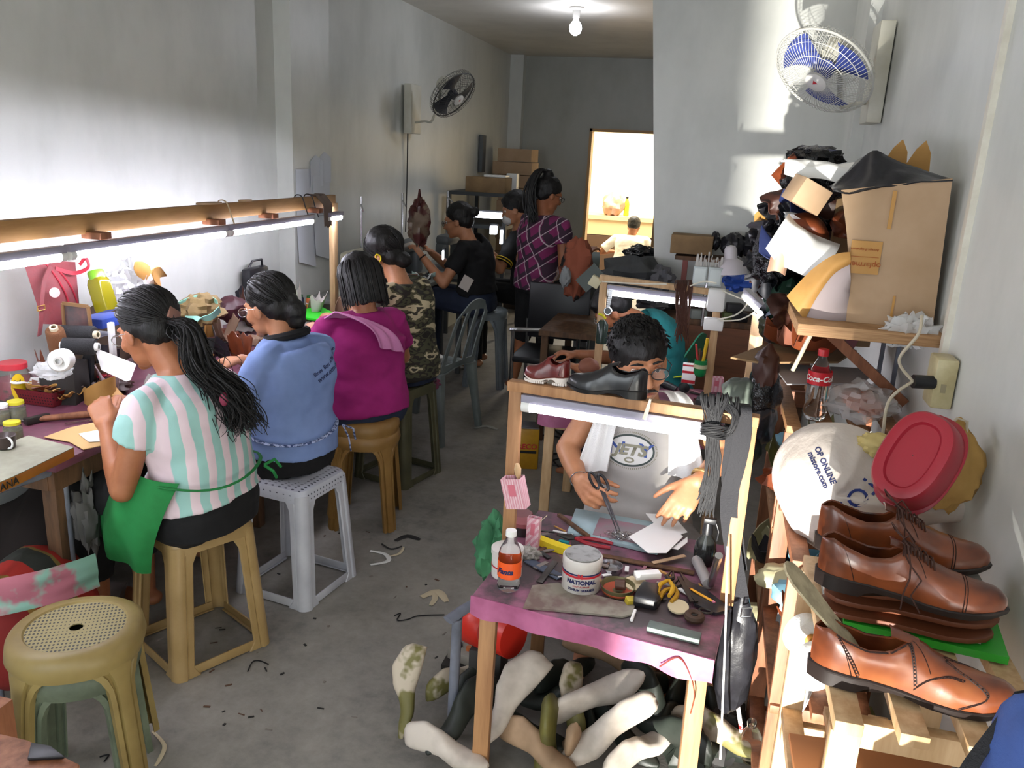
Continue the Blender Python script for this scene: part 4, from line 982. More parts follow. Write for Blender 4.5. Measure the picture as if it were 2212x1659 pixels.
def shoe(name, label, loc, M, upm, solem, L=.29, sc=1.0, lining=None, brogue=False, laces=False, lug=False, seam=None, wd=1.0, insole=None, group=None, cap=False, heelcap=False, tongue=True, closed=False):
    t = thing(name, label, 'shoe', loc, 0, group); loc = V(loc); kL = L/.29
    T = lambda x, y, z: loc + M @ (V((x, y, z))*sc)
    def P(s, u, q, off=0):
        w, h, o, b = lerp_tab(TW, s)*wd, lerp_tab(TH, s), (0 if closed else lerp_tab(TO, s)), lerp_tab(TB, s)
        th = u*PI/2; cy_ = math.cos(th)**.75 if u < 1 else 0; y = o + (max(w, o)-o)*cy_ + .0025*math.sin(u*PI)*min(1, w/.03) + off*math.cos(th); z = b + h*math.sin(th)**.9 + off*math.sin(th)
        return T(s*L, q*y, z)
    ss = [0, .012, .03, .06, .1, .14, .18, .22, .26, .3, .34, .38, .42, .45, .475, .5, .54, .58, .62, .66, .7, .74, .78, .82, .86, .9, .93, .96, .98, .993, 1]
    g = Geo()
    for q in (-1, 1):
        rows = [[P(s, j/12, q) for j in range(13)] for s in ss]
        if q < 0: rows = rows[::-1]
        g.loft(rows, cap=False, closed=False)
    u_ = g.obj('upper', upm, t, solid=.0028*sc)
    if not closed:
        g = Geo(); n_ = 18
        outl = [(s_*L, lerp_tab(TW, s_)*wd*.92) for s_ in [0.02+.9*i/n_ for i in range(n_+1)]]
        g.prism([(x, y) for x, y in outl] + [(x, -y) for x, y in outl[::-1]], .002, M*sc if False else M, T(0, 0, .028)) if sc == 1 else None
        if sc != 1: g.loft([[T(x, y, .026) for x, y in outl]+[T(x, -y, .026) for x, y in outl[::-1]], [T(x, y, .028) for x, y in outl]+[T(x, -y, .028) for x, y in outl[::-1]]])
        g.obj('insole', lining or TANL, t)
    def outline(off, zf, s0=0, s1=1, n=26):
        a = [s0+(s1-s0)*i/n for i in range(n+1)]
        def e(s): return (s*L + (off if s > .98 else (-off if s < .02 else 0)))
        return [T(e(s), lerp_tab(TW, s)*wd+off, zf(s)) for s in a] + [T(e(s), -(lerp_tab(TW, s)*wd+off), zf(s)) for s in a[::-1]]
    g = Geo(); g.loft([outline(.0045, lambda s: lerp_tab(TB, s)-.002), outline(.005, lambda s: lerp_tab(TB, s)+.001), outline(.003, lambda s: lerp_tab(TB, s)+.003)]); g.obj('welt', solem if not lug else mat('brown_welt', '#5f2a20', .5), t)
    g = Geo(); g.loft([outline(.003, lambda s: lerp_tab(TS, s)), outline(.0045, lambda s: lerp_tab(TB, s)-.002)])
    if lug:
        for i in range(22):
            s = .03+.94*i/21
            if .3 < s < .48: continue
            g.box(T(s*L, 0, -.004), (.007*sc, (lerp_tab(TW, s)*2+.011)*sc, .010*sc), M)
    g.obj('sole', solem, t)
    if not closed:
        g = Geo(); g.sheet(lambda u, v: T((.36+.14*u)*L, (v-.5)*(.034-.010*u), .100-.012*u+.006*math.cos((v-.5)*3)-.012*(1-u)*0), 5, 6)
        if tongue: g.obj('tongue', upm, t, solid=.0025)
    SD_ = mat('dark_seam', '#2a120a', .6)
    SM_ = SD_ if upm != BLEATH else BLK
    for q in (-1, 1):
        if seam != 'none': Geo().tube([P(.46+.10*k, .93-.9*k**1.4*.55, q, .0012) for k in [i/10 for i in range(11)]], .0009*sc, 4).obj('seam', SM_, t)
        Geo().tube([P(.20-.10*u, u*.95, q, .0012) for u in [i/8 for i in range(9)]], .0009*sc, 4).obj('seam', SM_, t)
    if cap:
        for s0 in (.765, .78): Geo().tube([P(s0, u, -1, .0012) for u in [i/10 for i in range(11)]] + [P(s0, u, 1, .0012) for u in [i/10 for i in range(9, -1, -1)]], .0012*sc, 4).obj('seam', SM_, t)
    if brogue:
        g = Geo(); h = Geo()
        lines = [lambda k: (.50+.22*k, .10+.62*math.sin(k*PI*.5)*.9), lambda k: (.70+.18*math.sin(k*PI)*.9-.06*k, .02+.95*k), lambda k: (.23-.12*k, .05+.75*k), lambda k: (.10+.34*k, .88-.03*math.sin(k*PI)), lambda k: (.47+.05*k-.02, .85-.70*k)]
        for ln in lines:
            for q in (-1, 1):
                for e in (-.012, .012): h.tube([P(ln(k)[0]+e*.4, min(1, max(0, ln(k)[1]+e*2.2)), q, .0014) for k in [i/24 for i in range(25)]], .0010, 4)
                for i in range(15):
                    s, u = ln(i/14); h.sph(P(s, min(1, u), q, .0008), .0018, n=6, m=4)
        h.obj('broguing', SD_, t)
    if laces:
        g = Geo()
        for i in range(5):
            s = .43+.038*i; zz = (lerp_tab(TH, max(s, .46))+lerp_tab(TB, s)+.005)
            g.tube([P(s, .74, -1, .003), T(s*L, -.008, zz), T((s+.016)*L, .008, zz-.001), P(s+.02, .74, 1, .003)], .0016, 5); g.tube([P(s, .74, 1, .003), T(s*L, .008, zz+.0015), T((s+.016)*L, -.008, zz), P(s+.02, .74, -1, .003)], .0016, 5)
        for q in (-1, 1):
            k0 = T(.43*L, 0, .108); g.tube([k0, T(.44*L, -.03, .10+.01*q), T(.46*L, -.052, .085), T((.50+.03*q)*L, -.050, .06), T((.47+.02*q)*L, -.052, .03), T((.50+.05*q)*L, -.056, .004)], .0015, 5)
            g.tube([k0, T((.40+.04*q)*L, -.022*q, .125), T((.44+.05*q)*L, -.034*q, .108), k0], .0015, 5)
        g.obj('laces', mat('brown_lace', '#3a1d12', .7), t)
    return t, P, T
def patina(name, c1, c2, c3):
    n = NT(name); v = n.coord('Object'); f = n.noise(v, 14, 3, .5)
    n.link(n.ramp(f, [(.30, c3), (.48, c2), (.66, c1)]), n.b.inputs['Base Color']); n.b.inputs['Roughness'].default_value = .28; n.b.inputs['Coat Weight'].default_value = .3; n.b.inputs['Coat Roughness'].default_value = .2
    n.bump(n.noise(v, 160, 3), .05, .002); return n.m
COG = patina('cognac_leather', '#9c5a33', '#844425', '#5c2a17'); COGD = patina('dark_cognac_leather', '#824322', '#6a351b', '#3d1c10')
OX = patina('oxblood_leather', '#6d1f1c', '#641c1a', '#4a1413'); BKS = patina('black_polished_leather', '#1b1b20', '#17171b', '#101013')
DSOLE = mat('dark_sole', '#231a17', .45); WSOLE = mat('white_rubber', '#d8cfc8', .6); BSOLE = mat('black_sole', '#101012', .35)
def axes(xd, up=(0, 0, 1)):
    x = V(xd).normalized(); z = V(up); z = (z-x*z.dot(x)).normalized(); return Matrix((x, z.cross(x), z)).transposed()
# two shoes on the nearest lamp frame: heels to the right, toes left
zt = 1.076
h1 = at(1228, 822, Y=2.03); toe1 = at(1104, 808, Y=2.06)
shoe('oxblood_shoe', 'oxblood red leather shoe with white lugged sole on top of the nearest lamp frame', V((h1.x, 2.035, zt+.007)), axes((-1, .12, 0)), OX, WSOLE, .185*1.0, .70*1.0*.92, lug=True, wd=1.0)
h2 = at(1396, 845, Y=2.0)
shoe('black_shoe', 'plain black leather shoe on top of the nearest lamp frame', V((h2.x, 1.995, zt)), axes((-1, .10, 0)), BKS, BSOLE, .25, .80, wd=1.0, lining=BRLEATH)
# cognac brogue on the front rack
shoe('brown_brogue_shoe', 'cognac brogue shoe without laces at the front of the nearest slatted rack', V((.218, 1.265, .858)), axes((1, -.06, 0)), COG, DSOLE, .30, 1.0, brogue=True, lining=BRLEATH)
g = Geo(); t0 = V((.27, 1.265, .915))
Mi = axes((-.42, .25, .62)); pr = [(0, .012), (.03, .02), (.08, .022), (.12, .027), (.16, .028), (.18, .02), (.19, .006)]
g.prism([(x, y) for x, y in pr]+[(x, -y) for x, y in pr[::-1]], .004, axes((-.38, .12, .36)), V((.295, 1.262, .895))); tag(g.obj('insole', mat('beige_insole', '#b7a98a', .8, c2='#8f836a', scale=25), smooth=False), 'beige mottled insole sticking out of the brogue without laces', 'insole')
# stack under the laced pair
t = thing('sole_stack', 'stack of flat brown leather soles under the laced brown shoes', 'leather soles', (.40, 1.48, .858)); 
for i in range(3):
    pr = [(s*.29, lerp_tab(TW, s)*1.15+.004) for s in [k/18 for k in range(19)]]
    g = Geo(); g.prism(pr+[(x, -y) for x, y in pr[::-1]], .010, axes((1, -.05+.05*i, 0)), V((.245+.012*i, 1.455+.01*i, .88+.018*i))); g.obj('sole', mat('brown_sole_leather', '#6b3a22', .5), t, bevel=.002)
g = Geo(); g.box((.43, 1.50, .868), (.26, .20, .014), rotm(0, 0, -.12)); tag(g.obj('green_packet', mat('green_packet', '#2fa32f', .4)), 'bright green packet lying under the stack of leather soles', 'packet')
g = Geo(); g.box((.44, 1.46, .8785), (.15, .08, .003), rotm(0, 0, -.12)); tag(g.obj('paper_slip', mat('grey_paper', '#a9a69f', .7)), 'grey paper slip lying on the bright green packet', 'paper')
shoe('laced_brown_shoe', 'dark cognac cap-toe shoe with laces, front one of the pair on the sole stack', V((.235, 1.44, .935)), axes((1, -.10, .0)), COGD, DSOLE, .30, 1.0, laces=True, cap=True, lining=BRLEATH)
shoe('laced_brown_shoe', 'dark cognac cap-toe shoe, rear one of the pair, half hidden behind its mate', V((.245, 1.565, .945)), axes((1, -.02, .0)), COGD, DSOLE, .30, 1.0, laces=True, cap=True, lining=BRLEATH)
g = Geo(); g.box((.40, 1.57, .90), (.27, .10, .075)); tag(g.obj('shoe_box', mat('grey_box', '#8f8b84', .8), bevel=.003), 'low grey box behind the sole stack carrying the rear laced shoe', 'box')
def last(label, loc, M, m1, sc=1.0, tall=1.0, group=None, cat='shoe last', strap=None):
    t = thing('shoe_last', label, cat, loc, 0, group); loc = V(loc); T = lambda x, y, z: loc + M @ (V((x, y, z))*sc); rings = []
    for i in range(25):
        s = i/24; w = lerp_tab([(0, .008), (.03, .022), (.12, .031), (.42, .029), (.68, .041), (.84, .036), (.94, .024), (1, .006)], s); h = lerp_tab([(0, .045), (.06, .070*tall), (.28, .088*tall), (.45, .070), (.62, .046), (.8, .032), (1, .012)], s); b = lerp_tab([(0, .014), (.25, .012), (.45, .014), (.7, 0), (1, .012)], s)
        ring = []; top = max(0, 1-abs(s-.25)/.5)
        for k in range(20):
            a = 2*PI*k/20; zz = math.sin(a); y = math.copysign(abs(math.cos(a))**.75, math.cos(a))
            q = .5+.5*math.copysign(abs(zz)**.7, zz); z = b + h*q; y *= w*(1-(.30+.32*top)*q**1.2)
            ring.append(T((s-.5)*.27, y, z))
        rings.append(ring)
    g = Geo(); g.loft(rings); g.obj('form', m1, t)
    return t, T
# ---------------------------------------------------------------- right shelf: carton, leather, pile
pl0, pr0 = at(1826, 695, Y=2.42), at(2052, 697, Y=2.42); zt0 = at(2057, 385, Y=2.42).z
t = thing('cardboard_carton', 'large upright cardboard carton open at its left side on the plywood shelf', 'cardboard box', ((pl0.x+pr0.x)/2, 2.6, 1.242))
xl, xr, zb, zt_ = pl0.x+.002, min(pr0.x, .585), 1.242, zt0
g = Geo()
def face(u, v):
    xx = xl + (xr-xl)*u + .012*math.sin(v*PI)*(1-u) - v*(.065-.045*u); return V((xx, 2.42-.006*math.sin(u*PI)*math.sin(v*PI), zb+(zt_-.045*(1-u)-zb)*v))
g.sheet(face, 14, 14); fo = g.obj('front_panel', CARD, t, solid=.005)
Geo().box(((xl+xr)/2, 2.60, zb+.003), (xr-xl, .35, .005)).obj('bottom_panel', CARD, t)
Geo().box((xr-.03, 2.60, (zb+zt_)/2), (.005, .35, zt_-zb-.01)).obj('side_panel', CARD, t)
Geo().box(((xl+xr)/2-.03, 2.775, (zb+zt_)/2-.01), (xr-xl, .005, zt_-zb-.03)).obj('back_panel', CARDD, t)
TAPE = mat('tan_tape', '#b58542', .35)
p = at(1868, 556, Y=2.41); g = Geo(); g.box(p+V((0, -.003, 0)), (.078, .0012, .088)); g.obj('tape_patch', TAPE, t)
p = at(1925, 462, Y=2.41); g = Geo(); g.box(p+V((0, -.003, .01)), (.010, .0012, .10)); g.obj('tape_strip', TAPE, t)
p = at(1927, 668, Y=2.41); g = Geo(); g.box(p+V((0, -.003, .0)), (.006, .0012, .075)); g.obj('tape_strip', TAPE, t)
MX = Matrix(((-1, 0, 0), (0, 0, -1), (0, -1, 0))).transposed()
TXT = mat('print_orange_brown', '#a2501e', .7)
text('print', 'opfarmer', .022, MX, at(1867, 572, Y=2.405)+V((0, -.001, 0)), TXT, t); text('print', 'Accept if signature', .0095, MX, at(1868, 539, Y=2.405)+V((0, -.001, 0)), TXT, t)
Geo().box(at(1868, 555, Y=2.405)+V((0, -.0012, 0)), (.07, .0008, .0012)).obj('print', TXT, t)
def scrap(name, label, cat, m, c, w, h, M=None, curl=(0, 0), wob=.01, th=.003, shape=None, group=None, seed=None, world=True, n=14):
    c = V(c); M = M or Matrix.Identity(3); sd = seed if seed is not None else R.random()*100
    def fn(u, v):
        x, y = (u-.5), (v-.5)
        if shape: x, y = shape(x, y)
        z = curl[0]*x*x + curl[1]*y*y + wob*noise.noise(V((x*3+sd, y*3, sd)))*2
        return c + M @ V((x*w, y*h, z))
    g = Geo(); g.sheet(fn, n, n); return tag(g.obj(name, m, None, solid=th), label, cat, group)
leaf = lambda x, y: (x, y*math.cos(x*2.6)*1.1)
halfm = lambda x, y: (x, y*(.5+.5*math.cos(x*3.1)) + .4*x*x)
def lump(name, label, cat, m, c, r, amp=.15, s=3, rot=None, group=None, n=28, sharp=1, flatb=False, parent=None):
    c = V(c); rot = rot or Matrix.Identity(3); g = Geo(); sd = R.random()*50; r = r if isinstance(r, (tuple, list)) else (r, r, r); rings = []
    for i in range(n//2+1):
        a = -PI/2+PI*i/(n//2); rg = []
        for k in range(n):
            b = 2*PI*k/n; d = V((math.cos(b)*max(.02, math.cos(a)), math.sin(b)*max(.02, math.cos(a)), math.sin(a)))
            q = 1 + amp*noise.noise(d*s+V((sd, 0, 0)))*1.6 + amp*.5*noise.noise(d*s*2.7+V((0, sd, 0)))*sharp
            z = d.z*q
            if flatb: z = max(z, -.72)
            rg.append(c + rot @ V((d.x*q*r[0], d.y*q*r[1], z*r[2])))
        rings.append(rg)
    g.loft(rings); o = g.obj(name, m, parent)
    return tag(o, label, cat, group) if parent is None else o
# leather spilling out of the carton
DBL = mat('dark_brown_leather', '#3b2018', .5)
def drape(pts, w, seed=0, amp=.01):
    """ribbon-like leather sheet following 3d points, width vector w"""
    S = [q[0] for q in spl([(V(p),) for p in pts], 6)]; g = Geo(); m = len(S)-1; w = V(w)
    g.sheet(lambda u, v: S[min(m, int(round(u*m)))] + w*(v-.5) + V((0, -1, .5))*amp*noise.noise(V((u*4+seed, v*4, 0))), m, 10); return g
g = Geo(); b0 = [(1700, 640), (1752, 585), (1800, 552), (1836, 545)]; b1 = [(1738, 690), (1765, 640), (1800, 592), (1836, 570)]; b2 = [(1830, 694), (1832, 690), (1834, 660), (1836, 620)]
A_ = [q[0] for q in spl([(at(x, y, Y=2.47-.03*i),) for i, (x, y) in enumerate(b0)], 5)]; B_ = [q[0] for q in spl([(at(x, y, Y=2.44-.02*i),) for i, (x, y) in enumerate(b1)], 5)]; C_ = [q[0] for q in spl([(at(x, y, Y=2.43-.005*i),) for i, (x, y) in enumerate(b2)], 5)]
m_ = len(A_)-1
g.sheet(lambda u, v: A_[int(round(u*m_))].lerp(B_[int(round(u*m_))], v) + V((0, -.02*math.sin(v*PI), 0)), m_, 6)
tag(g.obj('tan_leather_sheet', TANL, None, solid=.003), 'tan leather sheet bulging out of the open side of the large carton', 'leather sheet')
g = Geo(); g.sheet(lambda u, v: B_[int(round(u*m_))].lerp(C_[int(round(u*m_))], v) + V((0, -.015*math.sin(v*PI)+.004, 0)), m_, 6)
tag(g.obj('grey_lining_sheet', mat('grey_suede', '#a99c9c', .9), None, solid=.003), 'pale grey suede sheet between the tan leather and the large carton', 'leather sheet')
# black leather heap on carton
g = Geo(); top = [(1795, 405), (1835, 372), (1885, 328), (1930, 345), (1990, 368), (2056, 388)]; bot = [(1800, 412), (1835, 418), (1885, 408), (1930, 402), (1990, 394), (2058, 390)]
A_ = [q[0] for q in spl([(at(x, y, Y=2.50),) for x, y in top], 5)]; B_ = [q[0] for q in spl([(at(x, y, Y=2.415),) for x, y in bot], 5)]; D_ = [V((a.x, 2.72, max(1.60, a.z-.02))) for a in A_]; m_ = len(A_)-1
def bl_(u, v):
    i = int(round(u*m_)); a = B_[i].lerp(A_[i], v*2) if v < .5 else A_[i].lerp(D_[i], v*2-1)
    return a + V((0, -1, .6))*.008*noise.noise(V((u*7, v*5, 3)))
g.sheet(bl_, m_, 14); tag(g.obj('black_leather_sheet', BLEATH, None, solid=.004), 'folded black leather sheet lying on top of the large carton', 'leather sheet')
for i, (x, y) in enumerate(((1935, 335), (1985, 338))):
    p = at(x, y, Y=2.70); g = Geo(); Mh = frame((0, -1, .2)); g.prism([(-.045, -.05), (.035, -.05), (.03, .01), (.012, .045), (-.01, .02)], .003, Matrix(((1, 0, 0), (0, 0, 1), (0, -1, 0))).transposed(), p)
    tag(g.obj('tan_leather_scrap', TANL, smooth=False), ['left one of the two pointed tan leather scraps standing behind the large carton', 'right one of the two pointed tan leather scraps standing behind the large carton'][i], 'leather scrap', None)
scrap('white_paper_sheet', 'curled white sheet lying over the black bag left of the large carton', 'paper', PAPER, at(1775, 352, Y=2.62), .21, .10, rotm(.5, .05, .1), (.0, -.12), .01)
GLOSS = mat('glossy_black_plastic', '#0e0f12', .12, bump=.9, bscale=18, bdist=.02)
lump('black_plastic_bag', 'glossy black plastic bag on top of the pile left of the carton', 'plastic bag', GLOSS, at(1765, 392, Y=2.70), (.10, .10, .055), .2, 4)
lump('black_plastic_bag', 'small glossy black bag peeping over the back of the leather pile', 'plastic bag', GLOSS, at(1760, 340, Y=2.95), (.09, .08, .035), .2, 4)
g = Geo(); g.box(at(1742, 420, Y=2.55), (.09, .10, .075), rotm(.1, .45, .3)); tag(g.obj('cardboard_box', CARD, bevel=.003), 'small brown cardboard box tilted in the pile left of the carton', 'cardboard box')
# pile stuff: many leather bits
PM = [BLEATH, BLEATH, BRLEATH, mat('navy_leather', '#232c52', .5), PAPER, TANL, DBL, mat('dusty_grey_leather', '#55555a', .7), BLEATH, GLOSS]
PNM = ['black', 'soft black', 'brown', 'navy blue', 'white', 'tan', 'dark brown', 'grey', 'dull black', 'glossy black']
rr = random.Random(21)
spots = [(1720, 385), (1708, 402), (1690, 432), (1672, 450), (1700, 458), (1728, 470), (1752, 462), (1690, 480), (1668, 490), (1655, 520), (1680, 515), (1715, 500), (1745, 500), (1775, 470), (1800, 450), (1812, 480), (1808, 510), (1790, 520), (1700, 535), (1660, 545), (1640, 560), (1672, 570), (1640, 590), (1660, 605), (1690, 600), (1690, 640), (1665, 640), (1700, 670), (1680, 690), (1720, 690), (1650, 500), (1735, 430), (1790, 425)]
for i, (x, y) in enumerate(spots):
    k = rr.randrange(10); Yd = 2.75+rr.uniform(-.12, .22)+(.25 if x < 1690 else 0)
    c = at(x, y, Y=Yd)
    scrap('leather_offcut', 'curled leather, paper or plastic offcut in the pile between partition and carton', 'leather offcut', PM[k], c, rr.uniform(.09, .17), rr.uniform(.07, .13), rotm(rr.uniform(.3, 1.7), rr.uniform(-.7, .7), rr.uniform(-1, 1)), (rr.uniform(-.25, .25), rr.uniform(-.25, .25)), .02, .003, rr.choice([leaf, halfm, None]), group='offcuts heaped left of the large carton')
for i, (x, y, a, b, c_, mm) in enumerate([(1735, 530, .10, .09, .11, BLEATH), (1690, 560, .09, .08, .12, GLOSS), (1780, 440, .07, .09, .07, BLEATH), (1700, 640, .07, .10, .10, mat('dark_green_sheet', '#1f3a2c', .4)), (1790, 520, .09, .12, .13, DBL), (1700, 455, .06, .08, .06, BLEATH)]):
    lump('leather_roll', ['rounded black leather bundle in the middle of the offcut pile', 'glossy black bundle low in the offcut pile', 'black leather bundle behind the tilted small box', 'dark green bundle under the offcut pile', 'dark brown bundle beside the open side of the carton', 'small black bundle at the left edge of the offcut pile'][i], 'leather bundle', mm, at(x, y, Y=2.98), (a, b, c_), .25, 3)
scrap('brown_leather_round', 'rounded russet brown leather piece in the pile beside the carton', 'leather piece', BRLEATH, at(1765, 490, Y=2.58), .14, .12, rotm(1.2, .3, .2), (-.3, -.3), .01, .003, lambda x, y: (x*math.sqrt(max(0, 1-y*y*2)), y*math.sqrt(max(0, 1-x*x*2))))
scrap('white_leather_sheet', 'bright white leather sheet hanging forward in the pile beside the carton', 'leather sheet', PAPER, at(1738, 528, Y=2.50), .17, .13, rotm(1.05, .45, -.1), (.1, -.2), .01)
scrap('white_leather_sheet', 'white and peach card sleeve poking out below the bright white sheet', 'card sleeve', mat('peach_card', '#d6a88c', .7), at(1683, 560, Y=2.50), .05, .07, rotm(1.3, .1, -.1), (-.2, 0), .0)
# ---------------------------------------------------------------- small things on the nearest bench
ZT = .572
def B1(px, py, z=ZT): return at(px, py, Z=z)
def bottle(name, label, base, h, r, capm, labm=None, body=None, lab=(.25, .52), liquid=None, M=None, txt=None, txm=None, waist=True, group=None):
    t = thing(name, label, 'bottle', base, 0, group); M = M or Matrix.Identity(3)
    pr = [(.002, .004), (r*.7, 0), (r*.95, h*.04), (r, h*.12), (r*(.90 if waist else 1), h*.24), (r*.97, h*.30), (r*.97, h*.52), (r, h*.60), (r*.85, h*.70), (r*.42, h*.86), (r*.36, h*.90), (r*.36, h*.93)]
    Geo().lathe(pr, base, 28, M).obj('bottle_body', body or CLEARP, t)
    Geo().lathe([(.002, h*1.0), (r*.44, h*1.0), (r*.46, h*.99), (r*.46, h*.91), (.002, h*.91)], base, 20, M).obj('cap', capm, t)
    if labm:
        lb = Geo().lathe([(r*1.0, h*lab[0]), (r*1.015, h*lab[0]), (r*1.015, h*lab[1]), (r*1.0, h*lab[1])], base, 28, M, cap=False).obj('label', labm, t)
    return t
def wraptext(s, size, c, r, zc, m, parent, a0=-PI/2, shear=0, bold=0, ext=.0003):
    o = text('print', s, size, Matrix.Identity(3), (0, 0, 0), m, None, ext, bold, shear)
    for v in o.data.vertices:
        a = a0 + v.co.x/r; v.co = V(c) + V((math.cos(a)*(r+.0006+v.co.z), math.sin(a)*(r+.0006+v.co.z), zc+v.co.y))
    q = parent
    while q.parent: q = q.parent
    for v in o.data.vertices: v.co -= q.location
    o.parent = parent; return o
ORNG = mat('orange_label', '#e0571f', .4); NAVY = mat('navy_print', '#1e2250', .5); REDP = mat('red_print', '#b3202c', .5); WPR = mat('white_print', '#f0efec', .5)
b = B1(1098, 1272); t = bottle('fanta_bottle'.replace('fanta', 'soda'), 'small clear soda bottle with orange label and white cap on the nearest bench', b, .165, .030, WHT, ORNG)
wraptext('Fanta', .020, b, .0305, .062, NAVY, t, -1.75, .3, .0008)
b = B1(1254, 1268); t = thing('grease_tin', 'dirty white tin of lithium grease with a grey lid on the nearest bench', 'tin', b)
DT = mat('dirty_white_tin', '#c9c4be', .45, c2='#8d857c', scale=16, lo=.52, hi=.75)
Geo().lathe([(.002, 0), (.048, 0), (.050, .003), (.050, .068), (.0515, .07), (.0515, .090), (.049, .094), (.002, .094)], b, 36).obj('tin_body', DT, t)
Geo().lathe([(.002, .0945), (.044, .0945), (.0465, .0965), (.0455, .098), (.041, .0965), (.002, .0960)], b, 36).obj('lid', mat('grimy_grey_lid', '#8b8b89', .5, c2='#4c4a47', scale=30, lo=.5, hi=.7), t)
for z_, m_, hh in ((.058, NAVY, .002), (.052, REDP, .003)):
    Geo().lathe([(.0502, z_-hh), (.0506, z_-hh), (.0506, z_+hh), (.0502, z_+hh)], b, 36, cap=False).obj('print', m_, t)
wraptext('N', .016, b, .0512, .055, REDP, t, -1.50, 0, .0012); wraptext('NATIONAL', .0155, b, .0506, .038, NAVY, t, -1.42, 0, .0007)
wraptext('MULTI-PURPOSE', .006, b, .0506, .0265, REDP, t, -1.42); wraptext('LITHIUM GREASE 3', .0085, b, .0506, .017, NAVY, t, -1.42, 0, .0003)
b = B1(1094, 1240); t = thing('grease_tin', 'smaller grubby tin with blue and red print behind the orange-labelled bottle', 'tin', b)
Geo().lathe([(.002, 0), (.040, 0), (.041, .062), (.043, .064), (.043, .078), (.002, .078)], b, 30).obj('tin_body', DT, t); Geo().lathe([(.0412, .03), (.0416, .03), (.0416, .034), (.0412, .034)], b, 30, cap=False).obj('print', REDP, t)
wraptext('GREASE', .012, b, .0415, .018, mat('blue_print', '#4a5f96', .5), t, -.9)
for i, (x, y, m_) in enumerate(((1124, 1135, mat('dark_red_tin', '#6b2428', .35)), (1130, 1150, mat('dull_red_lid', '#8b4a4e', .5)))):
    b = B1(x, y); t = thing('round_tin', ['dark red round tin behind the pink cigarette packs', 'dull red-lidded round tin in front of the dark red one'][i], 'tin', b)
    Geo().lathe([(.002, 0), (.034, 0), (.034, .030), (.002, .030)], b, 26).obj('tin_body', mat('dark_tin', '#2d2224', .4), t); Geo().lathe([(.002, .042), (.034, .042), (.036, .040), (.036, .028), (.034, .028)], b, 26).obj('lid', m_, t)
def packmat():
    n = NT('pink_check_pack'); v = n.coord('Object'); f = n.add('ShaderNodeTexBrick'); n.link(v, f.inputs[0]); f.inputs['Scale'].default_value = 140; f.inputs['Color1'].default_value = lin('#dcc3c6'); f.inputs['Color2'].default_value = lin('#d6b8bd'); f.inputs['Mortar'].default_value = lin('#c98a96'); f.offset = 0; f.inputs['Brick Width'].default_value = .5; f.inputs['Mortar Size'].default_value = .06
    n.link(f.outputs[0], n.b.inputs['Base Color']); n.b.inputs['Roughness'].default_value = .6; return n.m
PKM = packmat(); CREAM = mat('cream_card', '#d9cfae', .7)
def open_pack(name, label, c, M, w, d, h, flap=True):
    t = thing(name, label, 'pack', c); c = V(c); g = Geo()
    for x, y, sx_, sy_ in ((0, -d/2, w, .001), (0, d/2, w, .001), (-w/2, 0, .001, d), (w/2, 0, .001, d)): g.box(c+M @ V((x, y, h/2)), (sx_, sy_, h), M)
    g.box(c+M @ V((0, 0, .001)), (w, d, .001), M); g.obj('pack', PKM, t, smooth=False)
    g = Geo(); g.box(c+M @ V((0, -d/2-.0008, h*.62)), (w*.35, .0006, h*.38), M); g.obj('print', mat('pink_print', '#c46a78', .6), t)
    if flap: g = Geo(); g.box(c+M @ V((w*.75, 0, h*1.02)), (w*.6, d*.9, .001), M @ rotm(0, -.9, 0)); g.obj('flap', CREAM, t)
    return t
c = at(1120, 1095, Y=1.985); Mp = axes((1, -.25, .25), (-.28, 0, 1))
open_pack('cigarette_pack', 'pink checked cigarette pack tied to the left lamp post as a tool holder', c, Mp, .058, .030, .085, False)
g = Geo(); p0 = c+Mp @ V((.012, 0, .04)); p1 = c+Mp @ V((.022, .0, .115)); g.tube([p0, p0.lerp(p1, .6)], .002, 6); t = thing('awl', 'wood-handled awl standing in the pink pack on the lamp post', 'awl', p0); g.obj('blade', STEEL, t); Geo().tube([p0.lerp(p1, .55), p0.lerp(p1, .7), p0.lerp(p1, .9), p0.lerp(p1, 1.1)], [.004, .008, .010, .005], 10).obj('handle', WOODL, t)
g = Geo(); g.tube([c+Mp @ V((.004, 0, .03)), c+Mp @ V((.014, 0, .11))], .0035, 8); tag(g.obj('metal_rod', STEEL), 'grey metal rod standing beside the awl in the pink pack', 'rod')
open_pack('cigarette_pack', 'open pink and white pack standing on the nearest bench behind the yellow sponge', B1(1150, 1180), axes((1, -.1, 0), (0, .08, 1)), .036, .022, .088)
g = Geo(); g.sheet(lambda u, v: B1(1200, 1187)+V(((u-.5)*.125, (v-.5)*.032*(1-.35*abs(u-.5))-(u-.5)*.045, .013-.004*math.sin(u*3))), 10, 4); tag(g.obj('sponge', mat('yellow_foam', '#e0c628', .9, bump=.7, bscale=300, bdist=.003), solid=.020), 'yellow foam sponge pad lying behind the grease tin', 'sponge')
